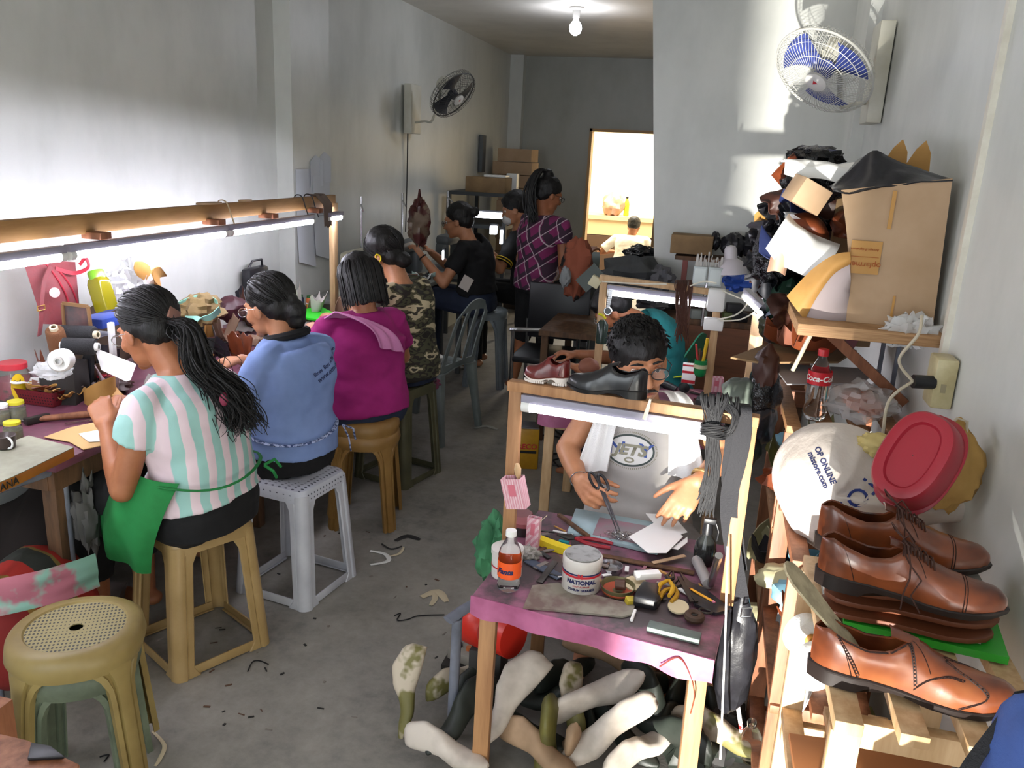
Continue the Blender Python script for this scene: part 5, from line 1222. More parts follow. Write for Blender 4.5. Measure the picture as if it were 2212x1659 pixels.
# slab with tacks
t = thing('cutting_slab', 'pale blue and pink worn cutting slab at the back of the nearest bench', 'cutting slab', B1(1330, 1140))
q = [B1(1243, 1105), B1(1440, 1140), B1(1420, 1200), B1(1225, 1155)]
g = Geo(); g.loft([q, [p+V((0, 0, .012)) for p in q]]); g.obj('slab', mat('pale_blue_slab', '#9fb6bb', .4, c2='#8aa0a4', scale=9), t, bevel=.002)
q = [B1(1295, 1118, ZT+.0125), B1(1405, 1138, ZT+.0125), B1(1400, 1180, ZT+.0125), B1(1280, 1155, ZT+.0125)]; g = Geo(); g.loft([q, [p+V((0, 0, .001)) for p in q]]); g.obj('worn_patch', mat('faded_pink_patch', '#9b7380', .5, c2='#8a8688', scale=14), t)
g = Geo(); rr = random.Random(5)
for i in range(420):
    c = B1(1340, 1158, ZT+.017) + V((rr.gauss(0, .018), rr.gauss(0, .012), rr.uniform(0, .006))); d = V((rr.uniform(-1, 1), rr.uniform(-1, 1), rr.uniform(-.3, .5))).normalized()*.005; g.tube([c-d, c+d], .0006, 3)
tag(g.obj('tacks', STEEL), 'loose heap of small steel tacks on the cutting slab', 'tacks', kind='stuff')
q = [[(1358, 1160), (1435, 1118), (1475, 1160), (1440, 1195), (1400, 1195)], [(1395, 1110), (1452, 1112), (1485, 1150), (1440, 1165)], [(1450, 1185), (1485, 1160), (1485, 1172), (1465, 1188)]]
for i, pp in enumerate(q):
    pts = [B1(x, y, ZT+.030-.004*i) for x, y in pp]; g = Geo(); g.loft([pts, [p+V((0, 0, .0015)) for p in pts]]); tag(g.obj('white_paper_sheet', PAPER, smooth=False), ['upper large white paper pattern on the nearest bench', 'white paper pattern partly under the large one, toward the man', 'small white paper corner at the right of the paper patterns'][i], 'paper pattern')
def stick3(name, label, cat, a, b, w, h, m, extra=None):
    g = Geo(); g.bar(a, b, w, h); return tag(g.obj(name, m, bevel=.001), label, cat)
stick3('wooden_stick', 'brown wooden stick lying slanted across the left of the cutting slab', 'stick', B1(1207, 1112, ZT+.014), B1(1272, 1160, ZT+.022), .012, .010, WOODD)
stick3('wooden_ruler', 'long dusty wooden strip running from the grease tin toward the right post', 'wooden strip', B1(1300, 1200, ZT+.006), B1(1500, 1238, ZT+.004), .020, .005, WOODD)
stick3('cardboard_strip', 'brown cardboard strip beside the dark pump bottle', 'strip', B1(1410, 1216, ZT+.01), B1(1480, 1200, ZT+.014), .014, .003, CARD)
stick3('dark_strip', 'dark metal strip leaning in front of the left tins', 'strip', B1(1165, 1258, ZT+.002), B1(1200, 1212, ZT+.012), .018, .003, mat('dark_metal', '#4b4744', .4, metal=.6))
stick3('blue_grey_strip', 'blue-grey leather strip left of the grease tin', 'strip', B1(1140, 1210, ZT+.004), B1(1212, 1248, ZT+.004), .030, .004, mat('slate_leather', '#454d5c', .6))
stick3('whetstone', 'long grey-green whetstone on the front edge of the nearest bench', 'whetstone', B1(1400, 1352, ZT+.008), B1(1513, 1380, ZT+.008), .034, .014, mat('greenish_stone', '#6e7a74', .7, c2='#5b6661', scale=20))
stick3('white_eraser', 'white eraser block behind the black rubber pad', 'eraser', B1(1372, 1243, ZT+.030), B1(1425, 1240, ZT+.030), .024, .016, WPR)
t = thing('pencil', 'yellow pencil lying on the dark leather piece', 'pencil', B1(1515, 1290)); a_, b_ = B1(1488, 1270, ZT+.014), B1(1545, 1302, ZT+.012)
Geo().tube([a_.lerp(b_, .08), a_.lerp(b_, .9)], .0033, 6).obj('shaft', mat('yellow_paint', '#d99a1e', .4), t); Geo().tube([a_, a_.lerp(b_, .08)], [.0005, .0033], 6).obj('tip', mat('red_tip', '#a23a2a', .6), t); Geo().tube([a_.lerp(b_, .9), b_], .0035, 8).obj('eraser', mat('pink_eraser', '#b86a80', .6), t)
g = Geo(); g.tube([B1(1364, 1340, ZT+.004), B1(1372, 1318, ZT+.006)], .004, 8); tag(g.obj('cigarette_stub', WPR), 'white cigarette stub near the front edge of the bench', 'cigarette')
def plier(label, c, d, hm, jm, L=.15, sp=.018, group=None):
    t = thing('pliers', label, 'pliers', c); c, d = V(c), V(d).normalized(); x = V((d.y, -d.x, 0)).normalized()
    for q in (-1, 1):
        Geo().tube([c, c+x*q*sp*.9-d*L*.25, c+x*q*sp-d*L*.45, c+x*q*sp*.8-d*L*.65], [.004, .006, .0065, .005], 8).obj('handle', hm, t)
        Geo().tube([c-d*.004-x*q*.002, c+x*q*.008+d*.012, c+x*q*.003+d*.05], [.005, .006, .002], 6).obj('jaw', jm, t)
    return t
DM = mat('dark_tool_steel', '#3b3835', .4, metal=.6); YB_ = mat('yellow_grip', '#c79a22', .5)
plier('red-handled pliers lying behind the grease tin', B1(1240, 1162, ZT+.026), V((-1, .12, 0)), mat('red_grip', '#8e1f2b', .4), DM, .17)
plier('yellow and black pliers right of the black rubber pad, jaws to the back', B1(1445, 1252, ZT+.02), V((.1, 1, 0)), YB_, DM, .13)
plier('pair of yellow and black nippers nearest the dark leather piece', B1(1458, 1268, ZT+.012), V((.25, 1, 0)), mat('dark_yellow_grip', '#a87f1c', .5), DM, .12)
# black rubber pad (mouse shaped), ash dish, tape, discs, lump
g = Geo(); c = B1(1400, 1285, ZT+.018); pts = [(-.032, -.045), (.028, -.048), (.036, -.02), (.024, .0), (.022, .045), (-.022, .048), (-.03, .0)]; g.prism([(x, y) for x, y in pts], .030, rotm(0, 0, -.05), c-V((0, 0, .016))); tag(g.obj('rubber_pad', BLK, bevel=.008), 'black rubber block with rounded foot in the middle of the nearest bench', 'rubber block')
c = B1(1334, 1278); t = thing('tin_dish', 'round tin dish holding a dark wrapped roll beside the grease tin', 'dish', c)
Geo().lathe([(.002, .004), (.036, .004), (.043, .020), (.045, .020), (.040, 0), (.002, 0)], c, 32).obj('dish', mat('brass_green_tin', '#6f6a4a', .35, metal=.4), t); Geo().lathe([(.002, 0), (.0395, 0), (.043, .008), (.042, .009), (.002, .002)], c-V((0, 0, .0)), 32).obj('rim_band', mat('reddish_band', '#a2482e', .5), t)
c2 = c+V((.006, -.002, .02)); g = Geo(); g.tube([c2+V((-.012, 0, 0)), c2+V((.012, 0, .004))], .014, 14); tag(g.obj('wrapped_roll', mat('dark_brown_roll', '#4b3024', .6)), 'dark wrapped roll lying in the round tin dish', 'roll')
c = B1(1318, 1232, ZT+.0); t = thing('tin_dish', 'small round tin of tacks behind the grease tin', 'dish', c); Geo().lathe([(.002, .003), (.030, .003), (.033, .016), (.034, .016), (.031, 0), (.002, 0)], c, 26).obj('dish', STEEL, t)
for i, (x, y, r_) in enumerate(((1372, 1262, .030), (1465, 1312, .026))):
    c = B1(x, y, ZT+.006); tag(Geo().lathe([(.002, 0), (r_, 0), (r_, .004), (.002, .004)], c, 24, sy=1.3).obj('beige_disc', mat('beige_leather', '#c5b795', .7)), ['beige oval leather disc behind the black rubber block', 'beige oval leather disc under the yellow and black nippers'][i], 'leather disc')
g = Geo(); g.box(B1(1361, 1298, ZT+.010), (.022, .020, .018), rotm(.2, .1, .5)); tag(g.obj('wax_lump', mat('yellow_wax', '#a9942c', .6), bevel=.002), 'yellow wax lump left of the black rubber block', 'wax')
c = B1(1500, 1332, ZT+.012); g = Geo(); g.tube([c+V((math.cos(a)*.016, math.sin(a)*.016, 0)) for a in [2*PI*i/20 for i in range(21)]], .010, 8); tag(g.obj('wax_ring', mat('brown_ring', '#3f2c1f', .7)), 'dark brown ring behind the whetstone', 'ring')
# cardboard mat
pts = [B1(x, y) for x, y in ((1130, 1315), (1150, 1268), (1205, 1262), (1290, 1290), (1372, 1310), (1365, 1330), (1345, 1335), (1240, 1325))]; g = Geo(); g.loft([pts, [p+V((0, 0, .005)) for p in pts]]); tag(g.obj('board_mat', mat('dirty_board', '#6d5a53', .8, c2='#8b8578', scale=12, lo=.4, hi=.6), smooth=False), 'thin dirty board in front of the grease tin on the bench edge', 'board')
# dark leather pieces at the right
pts = [B1(x, y, ZT+.003) for x, y in ((1468, 1240), (1490, 1262), (1520, 1275), (1580, 1322), (1545, 1330), (1500, 1310))]; g = Geo(); g.loft([pts, [p+V((0, 0, .008)) for p in pts]]); tag(g.obj('dark_leather_piece', BLEATH, smooth=False), 'pointed dark leather piece under the yellow pencil', 'leather piece')
t = thing('scissors', 'old dark scissors lying at the right corner of the nearest bench', 'scissors', B1(1500, 1300)); 
for q in (-1, 1): Geo().bar(B1(1466, 1246, ZT+.016), B1(1500+q*5, 1300, ZT+.014), .009, .003).obj('blade', DM, t)
for q in (-1, 1): c = B1(1512+q*12, 1322-q*2, ZT+.014); Geo().tube([c+V((math.cos(a)*.016, math.sin(a)*.010, 0)) for a in [2*PI*i/16 for i in range(17)]], .003, 6).obj('handle', DM, t)
for i, (a_, b_, r_, m_) in enumerate(((B1(1535, 1262, ZT+.012), at(1553, 1200, Y=1.93), .010, STEEL), (B1(1505, 1210, ZT+.014), B1(1530, 1262, ZT+.014), .015, mat('grey_tube', '#8f8d8b', .4)))):
    g = Geo(); g.tube([a_, b_], r_, 16); tag(g.obj('metal_tube', m_), ['shiny steel tube leaning at the right of the nearest bench', 'dull grey tube lying under the shiny steel one'][i], 'tube')
# dark pump bottle
b = B1(1520, 1215); t = thing('pump_bottle', 'dark glossy pump bottle standing at the right of the cutting slab', 'bottle', b); DG = mat('smoky_plastic', '#2b2d2c', .08, trans=.35)
Geo().lathe([(.002, 0), (.026, 0), (.030, .01), (.031, .04), (.027, .065), (.014, .085), (.012, .095), (.002, .095)], b, 26).obj('bottle_body', DG, t); Geo().lathe([(.002, .125), (.012, .122), (.015, .10), (.015, .09), (.002, .09)], b, 20).obj('collar', BLK, t)
g = Geo(); g.box(b+V((.004, 0, .128)), (.034, .018, .016)); g.tube([b+V((.02, 0, .125)), b+V((.03, -.002, .10)), b+V((.028, -.002, .07))], .004, 6); g.obj('pump_head', BLK, t, bevel=.002)
lump('newspaper_wad', 'crumpled newspaper wad behind the left tins', 'newspaper', mat('newsprint', '#a9a49c', .8, c2='#8f8b85', scale=60), B1(1143, 1195, ZT+.016), (.028, .020, .018), .5, 5)
g = Geo(); g.box(B1(1218, 1172, ZT+.012), (.03, .012, .010), rotm(0, 0, -.1)); tag(g.obj('teal_eraser', mat('teal_plastic', '#2a8c92', .4)), 'small teal block under the red pliers', 'eraser')
rr = random.Random(31)
MESS = [mat('rusty_scrap', '#5a4031', .8), BLK, mat('dusty_scrap', '#79706a', .8), mat('dull_pink_scrap', '#8d5f68', .7), WHT, TANL, DM]
for i in range(44):
    x, y = rr.choice([(rr.uniform(1120, 1240), rr.uniform(1190, 1250)), (rr.uniform(1400, 1540), rr.uniform(1225, 1350)), (rr.uniform(1165, 1260), rr.uniform(1120, 1200)), (rr.uniform(1290, 1420), rr.uniform(1215, 1260))])
    a = rr.uniform(0, PI); c = B1(x, y, ZT+.004+rr.uniform(0, .004)); L_ = rr.uniform(.008, .026); d = V((math.cos(a), math.sin(a), rr.uniform(-.05, .1)))*L_
    g = Geo(); g.bar(c-d, c+d, rr.uniform(.004, .014), .003); tag(g.obj('scrap', rr.choice(MESS)), 'small scrap of leather, wood or wire littering the nearest bench top', 'scrap', 'scraps on the nearest bench')
# ---- laces and bag on the right post
t = thing('lace_bundle', 'thick knotted bundle of black shoelaces hanging from the lamp frame', 'shoelaces', at(1545, 900, Y=1.94)); g = Geo(); rr = random.Random(2); LC = mat('black_lace', '#161619', .7)
top = [at(x, 862, Y=1.97) for x in range(1515, 1602, 2)]
for i in range(46):
    p = at(1512+rr.uniform(0, 60), 866+rr.uniform(-4, 6), Y=1.93); k = at(1538+rr.uniform(-12, 16), 925+rr.uniform(-6, 14), Y=1.915); e = at(1535+rr.uniform(-12, 22), 1010+rr.uniform(-15, 25), Y=1.925); f_ = at(1518+rr.uniform(-14, 26), rr.uniform(1060, 1118), Y=1.925)
    S = [q[0] for q in spl([(p+V((0, .05, -.01)),), (p+V((0, .02, .012)),), (p,), (k,), (e,), (f_,)], 5)]; g.tube(S, .0019, 5)
for i in range(16):
    p = at(1540+rr.uniform(0, 60), 868, Y=1.94); k = at(1600-rr.uniform(0, 20), 905+rr.uniform(-10, 10), Y=1.92); k2 = at(1560+rr.uniform(-10, 10), 945+rr.uniform(-10, 4), Y=1.91); k3 = at(1516, 925+rr.uniform(-10, 10), Y=1.91)
    S = [q[0] for q in spl([(p+V((0, .04, 0)),), (p,), (k,), (k2,), (k3,)], 5)]; g.tube(S, .0019, 5)
g.obj('laces', LC, t); g = Geo()
for i in range(12): 
    z = -.018+.003*i; c = at(1542, 928, Y=1.915); g.tube([c+V((math.cos(a)*.030, math.sin(a)*.016, z*.8+.004*math.sin(a*2+i))) for a in [2*PI*j/16 for j in range(17)]], .0021, 5)
g.obj('knot', LC, t)
t = thing('leather_bag', 'long black leather bag with wide strap hanging beside the right lamp post', 'bag', at(1600, 1400, Y=1.97)); MB = BLEATH
def strap(pts, w, Y): 
    S = [q[0] for q in spl([(at(x, y, Y=Y+dy),) for x, y, dy in pts], 6)]; g = Geo(); m = len(S)-1; g.sheet(lambda u, v: S[int(round(u*m))]+V(((v-.5)*w, 0, 0)), m, 4); return g
strap([(1600, 872, .03), (1605, 890, 0), (1602, 950, 0), (1590, 1010, 0), (1577, 1060, 0), (1575, 1120, .01), (1585, 1200, .015), (1600, 1290, .03)], .042, 1.945).obj('strap', mat('black_webbing', '#1d1d22', .75, bump=.3, bscale=200), t, solid=.003)
strap([(1575, 880, .03), (1578, 950, .01), (1570, 1040, .01), (1590, 1130, .02), (1603, 1230, .04)], .026, 1.95).obj('strap', mat('black_webbing', '#1d1d22', .75), t, solid=.003)
c = at(1588, 1415, Y=2.0); lump('bag_body', '', '', MB, c, (.055, .06, .17), .12, 2.2, parent=t)
c = at(1612, 1325, Y=1.925); g = Geo(); g.tube([c+V((x, 0, z)) for x, z in ((-.012, -.012), (.012, -.006), (.012, .018), (-.012, .012), (-.012, -.012))], .002, 6); g.obj('buckle', STEEL, t)
g = Geo(); g.tube([at(1572, 1180, Y=1.90), at(1566, 1400, Y=1.85), at(1556, 1640, Y=1.80)], .0028, 6); tag(g.obj('white_cord_strand', mat('white_cord', '#cfcdc8', .6)), 'thin white cord hanging straight down beside the black leather bag', 'cord')
g = Geo(); g.tube([at(1405, 862, Y=1.95), at(1400, 880, Y=1.955), at(1392, 905, Y=1.96)], [.003, .005, .006], 6); tag(g.obj('leather_thong', mat('light_thong', '#d8c8b8', .7)), 'pale leather thong hanging from the nearest lamp frame over the towel', 'thong')
g = Geo(); S = [q[0] for q in spl([(at(x, y, Y=1.70),) for x, y in ((1425, 1440), (1465, 1420), (1490, 1455), (1500, 1500), (1492, 1540))], 5)]; g.tube(S, .004, 6, flat=.4); tag(g.obj('hanging_strap', mat('russet_strap', '#8c4a38', .5)), 'russet leather strap hanging from the front right corner of the bench', 'strap')
# ---------------------------------------------------------------- under and around the bench: lasts
LW = mat('white_plaster_last', '#c9bfb4', .6, c2='#9d9488', scale=7, lo=.45, hi=.7); LO = mat('olive_last', '#75703a', .45, c2='#4d4a28', scale=8); LT = mat('tan_last', '#ac8f72', .7, c2='#8d7359', scale=9); LG = mat('dark_green_last', '#272d27', .5, c2='#1b1f1b', scale=8); LP = mat('patched_last', '#b9ad9a', .6, c2='#6f6a3c', scale=5, lo=.48, hi=.52)
lasts = [((905, 1500), .10, (-.10, -.5, -.85), (-.9, -.3, .2), LP, 'patched shoe last leaning left of the grey pipe leg, toe down', 1),
 ((965, 1640), .05, (.9, -.25, .15), (0, 0, 1), LW, 'white shoe last at the bottom edge left of the front table leg', 1),
 ((1010, 1565), .09, (-.5, -.8, -.3), (-.5, 0, 1), LG, 'dark green shoe last between pipe leg and front table leg', 1.05),
 ((1120, 1540), .13, (-.55, -.5, -.65), (-.6, .1, .7), LW, 'large white shoe last leaning right of the front left table leg', 1.2),
 ((1185, 1600), .08, (.05, -.45, -.85), (0, -1, .4), LO, 'glossy olive shoe last standing on its toe', .95),
 ((1240, 1590), .09, (-.1, .4, -.8), (0, -1, .3), LT, 'small tan shoe last beside the olive one', .8),
 ((1290, 1510), .16, (.75, .25, .45), (-.4, -.7, .6), LW, 'white shoe last on top of the heap with heel raised to the right', 1.15),
 ((1255, 1530), .13, (.1, -.6, -.6), (-.6, -.5, .5), LP, 'olive and white patched shoe last under the topmost white one', .9),
 ((1320, 1590), .12, (-.75, -.45, -.45), (-.3, -.5, .9), LW, 'smooth white shoe last lying slanted in the glint of sun', 1.15),
 ((1310, 1430), .11, (.9, .2, -.25), (0, -.2, 1), LT, 'flat brown-tan shoe last at the back of the heap under the bench', 1.15),
 ((1400, 1530), .10, (.6, -.5, -.35), (.2, 0, 1), LG, 'black shoe last right of the topmost white one', 1.05),
 ((1440, 1600), .07, (-.7, .5, 0), (0, 0, 1), LG, 'black shoe last near the front right table leg', 1.1),
 ((1560, 1610), .07, (.85, -.2, .1), (0, 0, 1), LP, 'beige shoe last right of the front right table leg', 1.1),
 ((1160, 1640), .06, (.8, -.4, .1), (.3, 0, 1), LT, 'tan shoe last at the bottom edge between two table legs', 1.0),
 ((1380, 1640), .06, (.5, .7, .1), (0, 0, 1), LW, 'white shoe last low at the bottom edge in front of the black ones', 1.0),
 ((1080, 1480), .07, (.6, .7, .1), (-.2, 0, 1), LG, 'black shoe last behind the large white one', 1.1),
 ((1220, 1470), .07, (.5, .8, .0), (0, 0, 1), LG, 'dark shoe last behind the patched olive one', 1.0),
 ((1480, 1490), .07, (.3, .9, .1), (0, 0, 1), LG, 'dark shoe last deep under the right side of the bench', 1.0),
 ((990, 1480), .06, (.5, .8, .1), (0, 0, 1), LP, 'patched shoe last behind the grey pipe leg', .9)]
for (px, py), z, xd, up_, m_, lb, s_ in lasts: last(lb, at(px, py, Z=z), axes(xd, up_), m_, s_)
# supporting mass under the heap
for i, (px, py) in enumerate(((1130, 1600), (1260, 1560), (1360, 1520), (1340, 1610), (1450, 1560), (1200, 1530), (1540, 1560))):
    tag(last('dark shoe last buried low in the heap under the nearest bench', at(px, py, Z=.035), axes((math.cos(i*1.9), math.sin(i*1.9), 0)), LG, 1.0)[0], 'dark shoe last buried low in the heap under the nearest bench', 'shoe last', 'buried dark lasts')
# red machine, power strip, green bag, can
c = at(1045, 1350, Y=2.12); t = thing('electric_motor', 'red round electric motor on a white base behind the front left table leg', 'motor', (c.x, c.y, 0)); RD = mat('red_enamel', '#c02a1e', .35)
Geo().lathe([(.002, -.055), (.06, -.055), (.068, -.04), (.068, .02), (.062, .03), (.002, .03)], c, 30, frame((1, -.5, .1))).obj('housing', RD, t); Geo().lathe([(.002, .03), (.05, .03), (.05, .085), (.002, .085)], c, 26, frame((1, -.5, .1))).obj('label_band', WHT, t); Geo().lathe([(.002, .085), (.062, .085), (.062, .12), (.002, .12)], c, 26, frame((1, -.5, .1))).obj('end_bell', RD, t)
g = Geo(); g.box((c.x+.02, c.y, c.z/2-.03), (.10, .10, c.z-.06)); g.obj('base', mat('dusty_base', '#3a3836', .7), t, bevel=.006)
c = at(1015, 1415, Z=.09); t = thing('power_strip', 'off-white extension socket with round knobs beneath the red motor', 'socket', c); Geo().box(c, (.13, .07, .035), rotm(0, 0, -.3)).obj('housing', mat('dirty_ivory', '#8f8a82', .6), t, bevel=.004)
for i in range(3): Geo().lathe([(.002, .028), (.009, .028), (.010, .017), (.002, .017)], c+rotm(0, 0, -.3) @ V((-.04+.035*i, 0, 0)), 12).obj('knob', [BLK, mat('orange_knob', '#a85a2a', .5), BLK][i], t)
g = Geo(); g.box(c-V((0, 0, .05)), (.16, .1, .06)); tag(g.obj('carton_block', mat('dark_block', '#33302d', .8)), 'dark block under the off-white extension socket', 'block')
lump('green_bag', 'crumpled green cloth bag hanging at the left side of the nearest bench', 'bag', mat('green_mesh_cloth', '#3c7a52', .8, c2='#2c5f3f', scale=12), at(1068, 1190, Y=2.15), (.055, .06, .10), .3, 3)
# gas can
c = at(1130, 1005, Z=0); t = thing('solvent_can', 'yellow rectangular solvent can standing on the floor beside the lamp post', 'can', c); Geo().box(c+V((0, 0, .115)), (.155, .12, .23), rotm(0, 0, .25)).obj('can_body', mat('yellow_can', '#b3861c', .4, c2='#9a6f14', scale=8), t, bevel=.008)
Geo().box(c+V((0, 0, .233)), (.148, .113, .006), rotm(0, 0, .25)).obj('can_top', STEEL, t); MC = Matrix(((math.cos(.25), math.sin(.25), 0), (0, 0, 1), (math.sin(.25), -math.cos(.25), 0))).transposed()
text('print', 'GRECO', .040, MC, c+rotm(0, 0, .25) @ V((0, -.061, .13)), REDP, t, .0004, .001); Geo().box(c+rotm(0, 0, .25) @ V((0, -.0605, .10)), (.13, .001, .015), rotm(0, 0, .25)).obj('print', BLK, t)
# pink round thing, cords behind
c = at(1222, 905, Z=.12); t = thing('pink_dustpan', 'round pink plastic object standing on the floor behind the lamp frame', 'pink plastic object', c); Geo().lathe([(.002, -.02), (.07, -.02), (.075, .0), (.06, .02), (.002, .025)], c, 24, frame((-.3, -1, .2))).obj('body', mat('pink_plastic', '#b02352', .4), t)
for i, pp in enumerate(([(1185, 760), (1170, 830), (1180, 880), (1200, 930), (1240, 950)], [(1130, 945), (1180, 940), (1215, 950), (1215, 985), (1180, 1000), (1240, 1010)], [(1215, 880), (1215, 930), (1225, 975), (1190, 985), (1235, 1040)])):
    S = [q[0] for q in spl([(at(x, y, Z=.012),) for x, y in pp], 6)]; g = Geo(); g.tube(S, .005, 6); tag(g.obj('floor_cable', BLK), ['black cord running along the floor behind the pink object', 'black looping cord beside the yellow can', 'tangled black cord left of the man with scissors'][i], 'cord')
# grey pipe frame (folding chair arm) left of the bench
t = thing('pipe_chair', 'grey pipe chair arm and leg standing left of the nearest bench', 'chair', at(975, 1560, Z=0)); p0 = at(975, 1590, Z=0); p1 = at(988, 1335, Y=1.93)
Geo().tube([p0, p1], .015, 12).obj('leg', GREYP, t); g = Geo(); g.tube([p1+V((-.02, -.02, 0)), p1+V((.01, .03, .012)), p1+V((.09, .17, .02))], .020, 10, flat=.45); g.obj('armrest', GREYP, t)
# floor scraps
rr = random.Random(77)
def fscr(pts, w, m, lb, z=.003, group=None):
    S = [q[0] for q in spl([(at(x, y, Z=z),) for x, y in pts], 5)]; g = Geo(); m_ = len(S)-1
    def fn(u, v): 
        i = int(round(u*m_)); d = (S[min(i+1, m_)]-S[max(i-1, 0)]).normalized(); return S[i] + V((d.y, -d.x, 0))*(v-.5)*w*(.4+.6*math.sin(max(.15, u)*PI*.95)) + V((0, 0, .002*math.sin(v*PI)))
    g.sheet(fn, m_, 3); return tag(g.obj('floor_scrap', m, solid=.0015), lb, 'scrap', group)
BS = mat('black_scrap', '#1f1e1e', .6); CS = mat('cream_scrap', '#c2b498', .7)
fscr([(855, 1168), (880, 1158), (908, 1166)], .030, BS, 'curved black leather scrap on the floor behind the white stool')
fscr([(825, 1175), (845, 1186), (868, 1180)], .010, BS, 'thin black curved strip on the floor below the curved black scrap')
fscr([(800, 1190), (832, 1197), (838, 1212), (800, 1220)], .020, WHT, 'white bent leather scrap on the floor right of the white stool')
fscr([(835, 1203), (862, 1196), (872, 1182)], .014, CS, 'beige bent scrap beside the white bent scrap on the floor')
fscr([(910, 1290), (945, 1278), (965, 1300)], .035, CS, 'cream star-shaped leather scrap on the floor beside the pipe armrest')
fscr([(935, 1275), (940, 1292), (930, 1308)], .022, CS, 'cream offcut lying across the star-shaped scrap')
fscr([(1025, 925), (1050, 920), (1075, 928)], .035, mat('grey_scrap', '#9a9a97', .6), 'grey crescent scrap on the floor in the aisle')
fscr([(330, 1580), (355, 1610), (345, 1640), (335, 1655)], .012, CS, 'pale curved strip on the floor beside the worn yellow stool')
fscr([(255, 1590), (275, 1600), (290, 1585)], .018, BS, 'dark scrap on the floor behind the worn yellow stool leg')
fscr([(920, 1575), (930, 1600), (935, 1620)], .012, mat('bluish_scrap', '#8f98a6', .6), 'bluish strip on the floor left of the dark green last')
for i, pp in enumerate(([(852, 1330), (865, 1325), (858, 1340), (880, 1338), (905, 1330), (960, 1328)], [(535, 1450), (545, 1430), (560, 1427), (580, 1435)], [(215, 1635), (235, 1630), (225, 1645)])):
    S = [q[0] for q in spl([(at(x, y, Z=.004),) for x, y in pp], 6)]; g = Geo(); g.tube(S, .0022, 5); tag(g.obj('floor_string', BLK), ['black wriggling string on the floor left of the pipe armrest', 'short black string on the floor right of the tan stool', 'short black string near the wooden block'][i], 'string')
for i in range(46):
    x, y = rr.uniform(430, 960), rr.uniform(1120, 1640)
    if x > 880 and y > 1450: continue
    c = at(x, y, Z=.002); a = rr.uniform(0, 6); d = V((math.cos(a), math.sin(a), 0))*rr.uniform(.003, .012); g = Geo(); g.bar(c-d, c+d, rr.uniform(.002, .008), .002); tag(g.obj('floor_crumb', rr.choice([BS, BS, MESS[0], MESS[2]])), 'tiny dark leather crumb on the grey concrete floor', 'scrap', 'crumbs on the aisle floor')
# wooden block bottom left
t = thing('wooden_block', 'wooden stool top corner with a black patch at the bottom left', 'wooden block', at(60, 1640, Z=.42)); q = [at(x, y, Z=.44) for x, y in ((-60, 1570), (60, 1598), (172, 1650), (150, 1720), (-60, 1720))]
g = Geo(); g.loft([[p-V((0, 0, .03)) for p in q], q]); g.obj('board', WOODR, t, bevel=.003); q = [at(x, y, Z=.442) for x, y in ((68, 1610), (110, 1617), (140, 1640), (60, 1645))]; g = Geo(); g.loft([q, [p+V((0, 0, .008)) for p in q]]); g.obj('rubber_patch', BLK, t, bevel=.002)
Geo().box(at(10, 1680, Z=.2)-V((0, 0, 0)), (.05, .05, .40)).obj('leg', WOODR, t)
# ---------------------------------------------------------------- left desk
ZD = .722
def D(px, py, z=ZD):
    p = at(px, py, Z=z); p.x = max(p.x, -2.39); p.y = min(p.y, 4.12); return p
def jar(label, b, r, h, lidm, body=None, content=None, group=None, sq=False):
    t = thing('jar', label, 'jar', b, 0, group); Geo().lathe([(.002, 0), (r*.95, 0), (r, .006), (r, h*.72), (r*.82, h*.82), (r*.82, h*.84)], b, 26).obj('jar_body', body or JAR, t)
    Geo().lathe([(.002, h), (r*.86, h), (r*.9, h*.985), (r*.9, h*.85), (.002, h*.85)], b, 26).obj('lid', lidm, t)
    if content: Geo().lathe([(.002, .006), (r*.90, .006), (r*.92, h*.55), (r*.5, h*.62), (.002, h*.6)], b, 20).obj('contents', content, t)
    return t
YL = mat('yellow_lid', '#c9c02c', .4); RL = mat('red_lid', '#c33540', .35); DRL = mat('dark_red_lid', '#7a2330', .4); OLC = mat('olive_contents', '#8a8258', .7, c2='#6d6640', scale=40); PKC = mat('pink_contents', '#b8405a', .6, c2='#3b3030', scale=20, lo=.5)
t = jar('large clear jar with red lid and yellow label against the left wall', V((-2.36, 2.30, ZD)), .052, .135, RL, None, PKC); b = t.location.copy()
g = Geo(); g.sheet(lambda u, v: b+V((math.cos(-.55+(u-.5)*.9)*.0535, math.sin(-.55+(u-.5)*.9)*.0535, .055+(v-.5)*.10*math.sqrt(max(0, 1-(2*u-1)**2)))), 16, 6); g.obj('label', mat('yellow_label', '#d9b41c', .5), t); wraptext('Stik', .020, b, .0545, .075, BLK, t, -.55)
jar('yellow-lidded jar standing behind the other two yellow-lidded jars', D(38, 908), .028, .068, YL, None, OLC); jar('yellow-lidded jar nearest the tray edge on the left desk', D(30, 950), .027, .060, YL, None, OLC); jar('half cut off pale-lidded jar at the left edge of the picture', D(4, 915), .027, .066, WHT, None, OLC)
jar('small dark jar with red lid right of the tan shoe upper', D(222, 840), .020, .055, mat('bright_red_lid', '#a82538', .4), mat('dark_jar', '#1d1718', .2)); jar('larger dark jar with dark red lid and white label right of the tan shoe upper', D(250, 845), .027, .062, DRL, mat('dark_jar2', '#241a1c', .2))
b = D(250, 845); g = Geo(); g.lathe([(.0275, .014), (.0278, .014), (.0278, .034), (.0275, .034)], b, 24, cap=False); tag(g.obj('jar_sticker', mat('white_script_label', '#b9b4ae', .6, c2='#2a2626', scale=90, lo=.5, hi=.52)), 'white printed band around the larger dark jar', 'label')
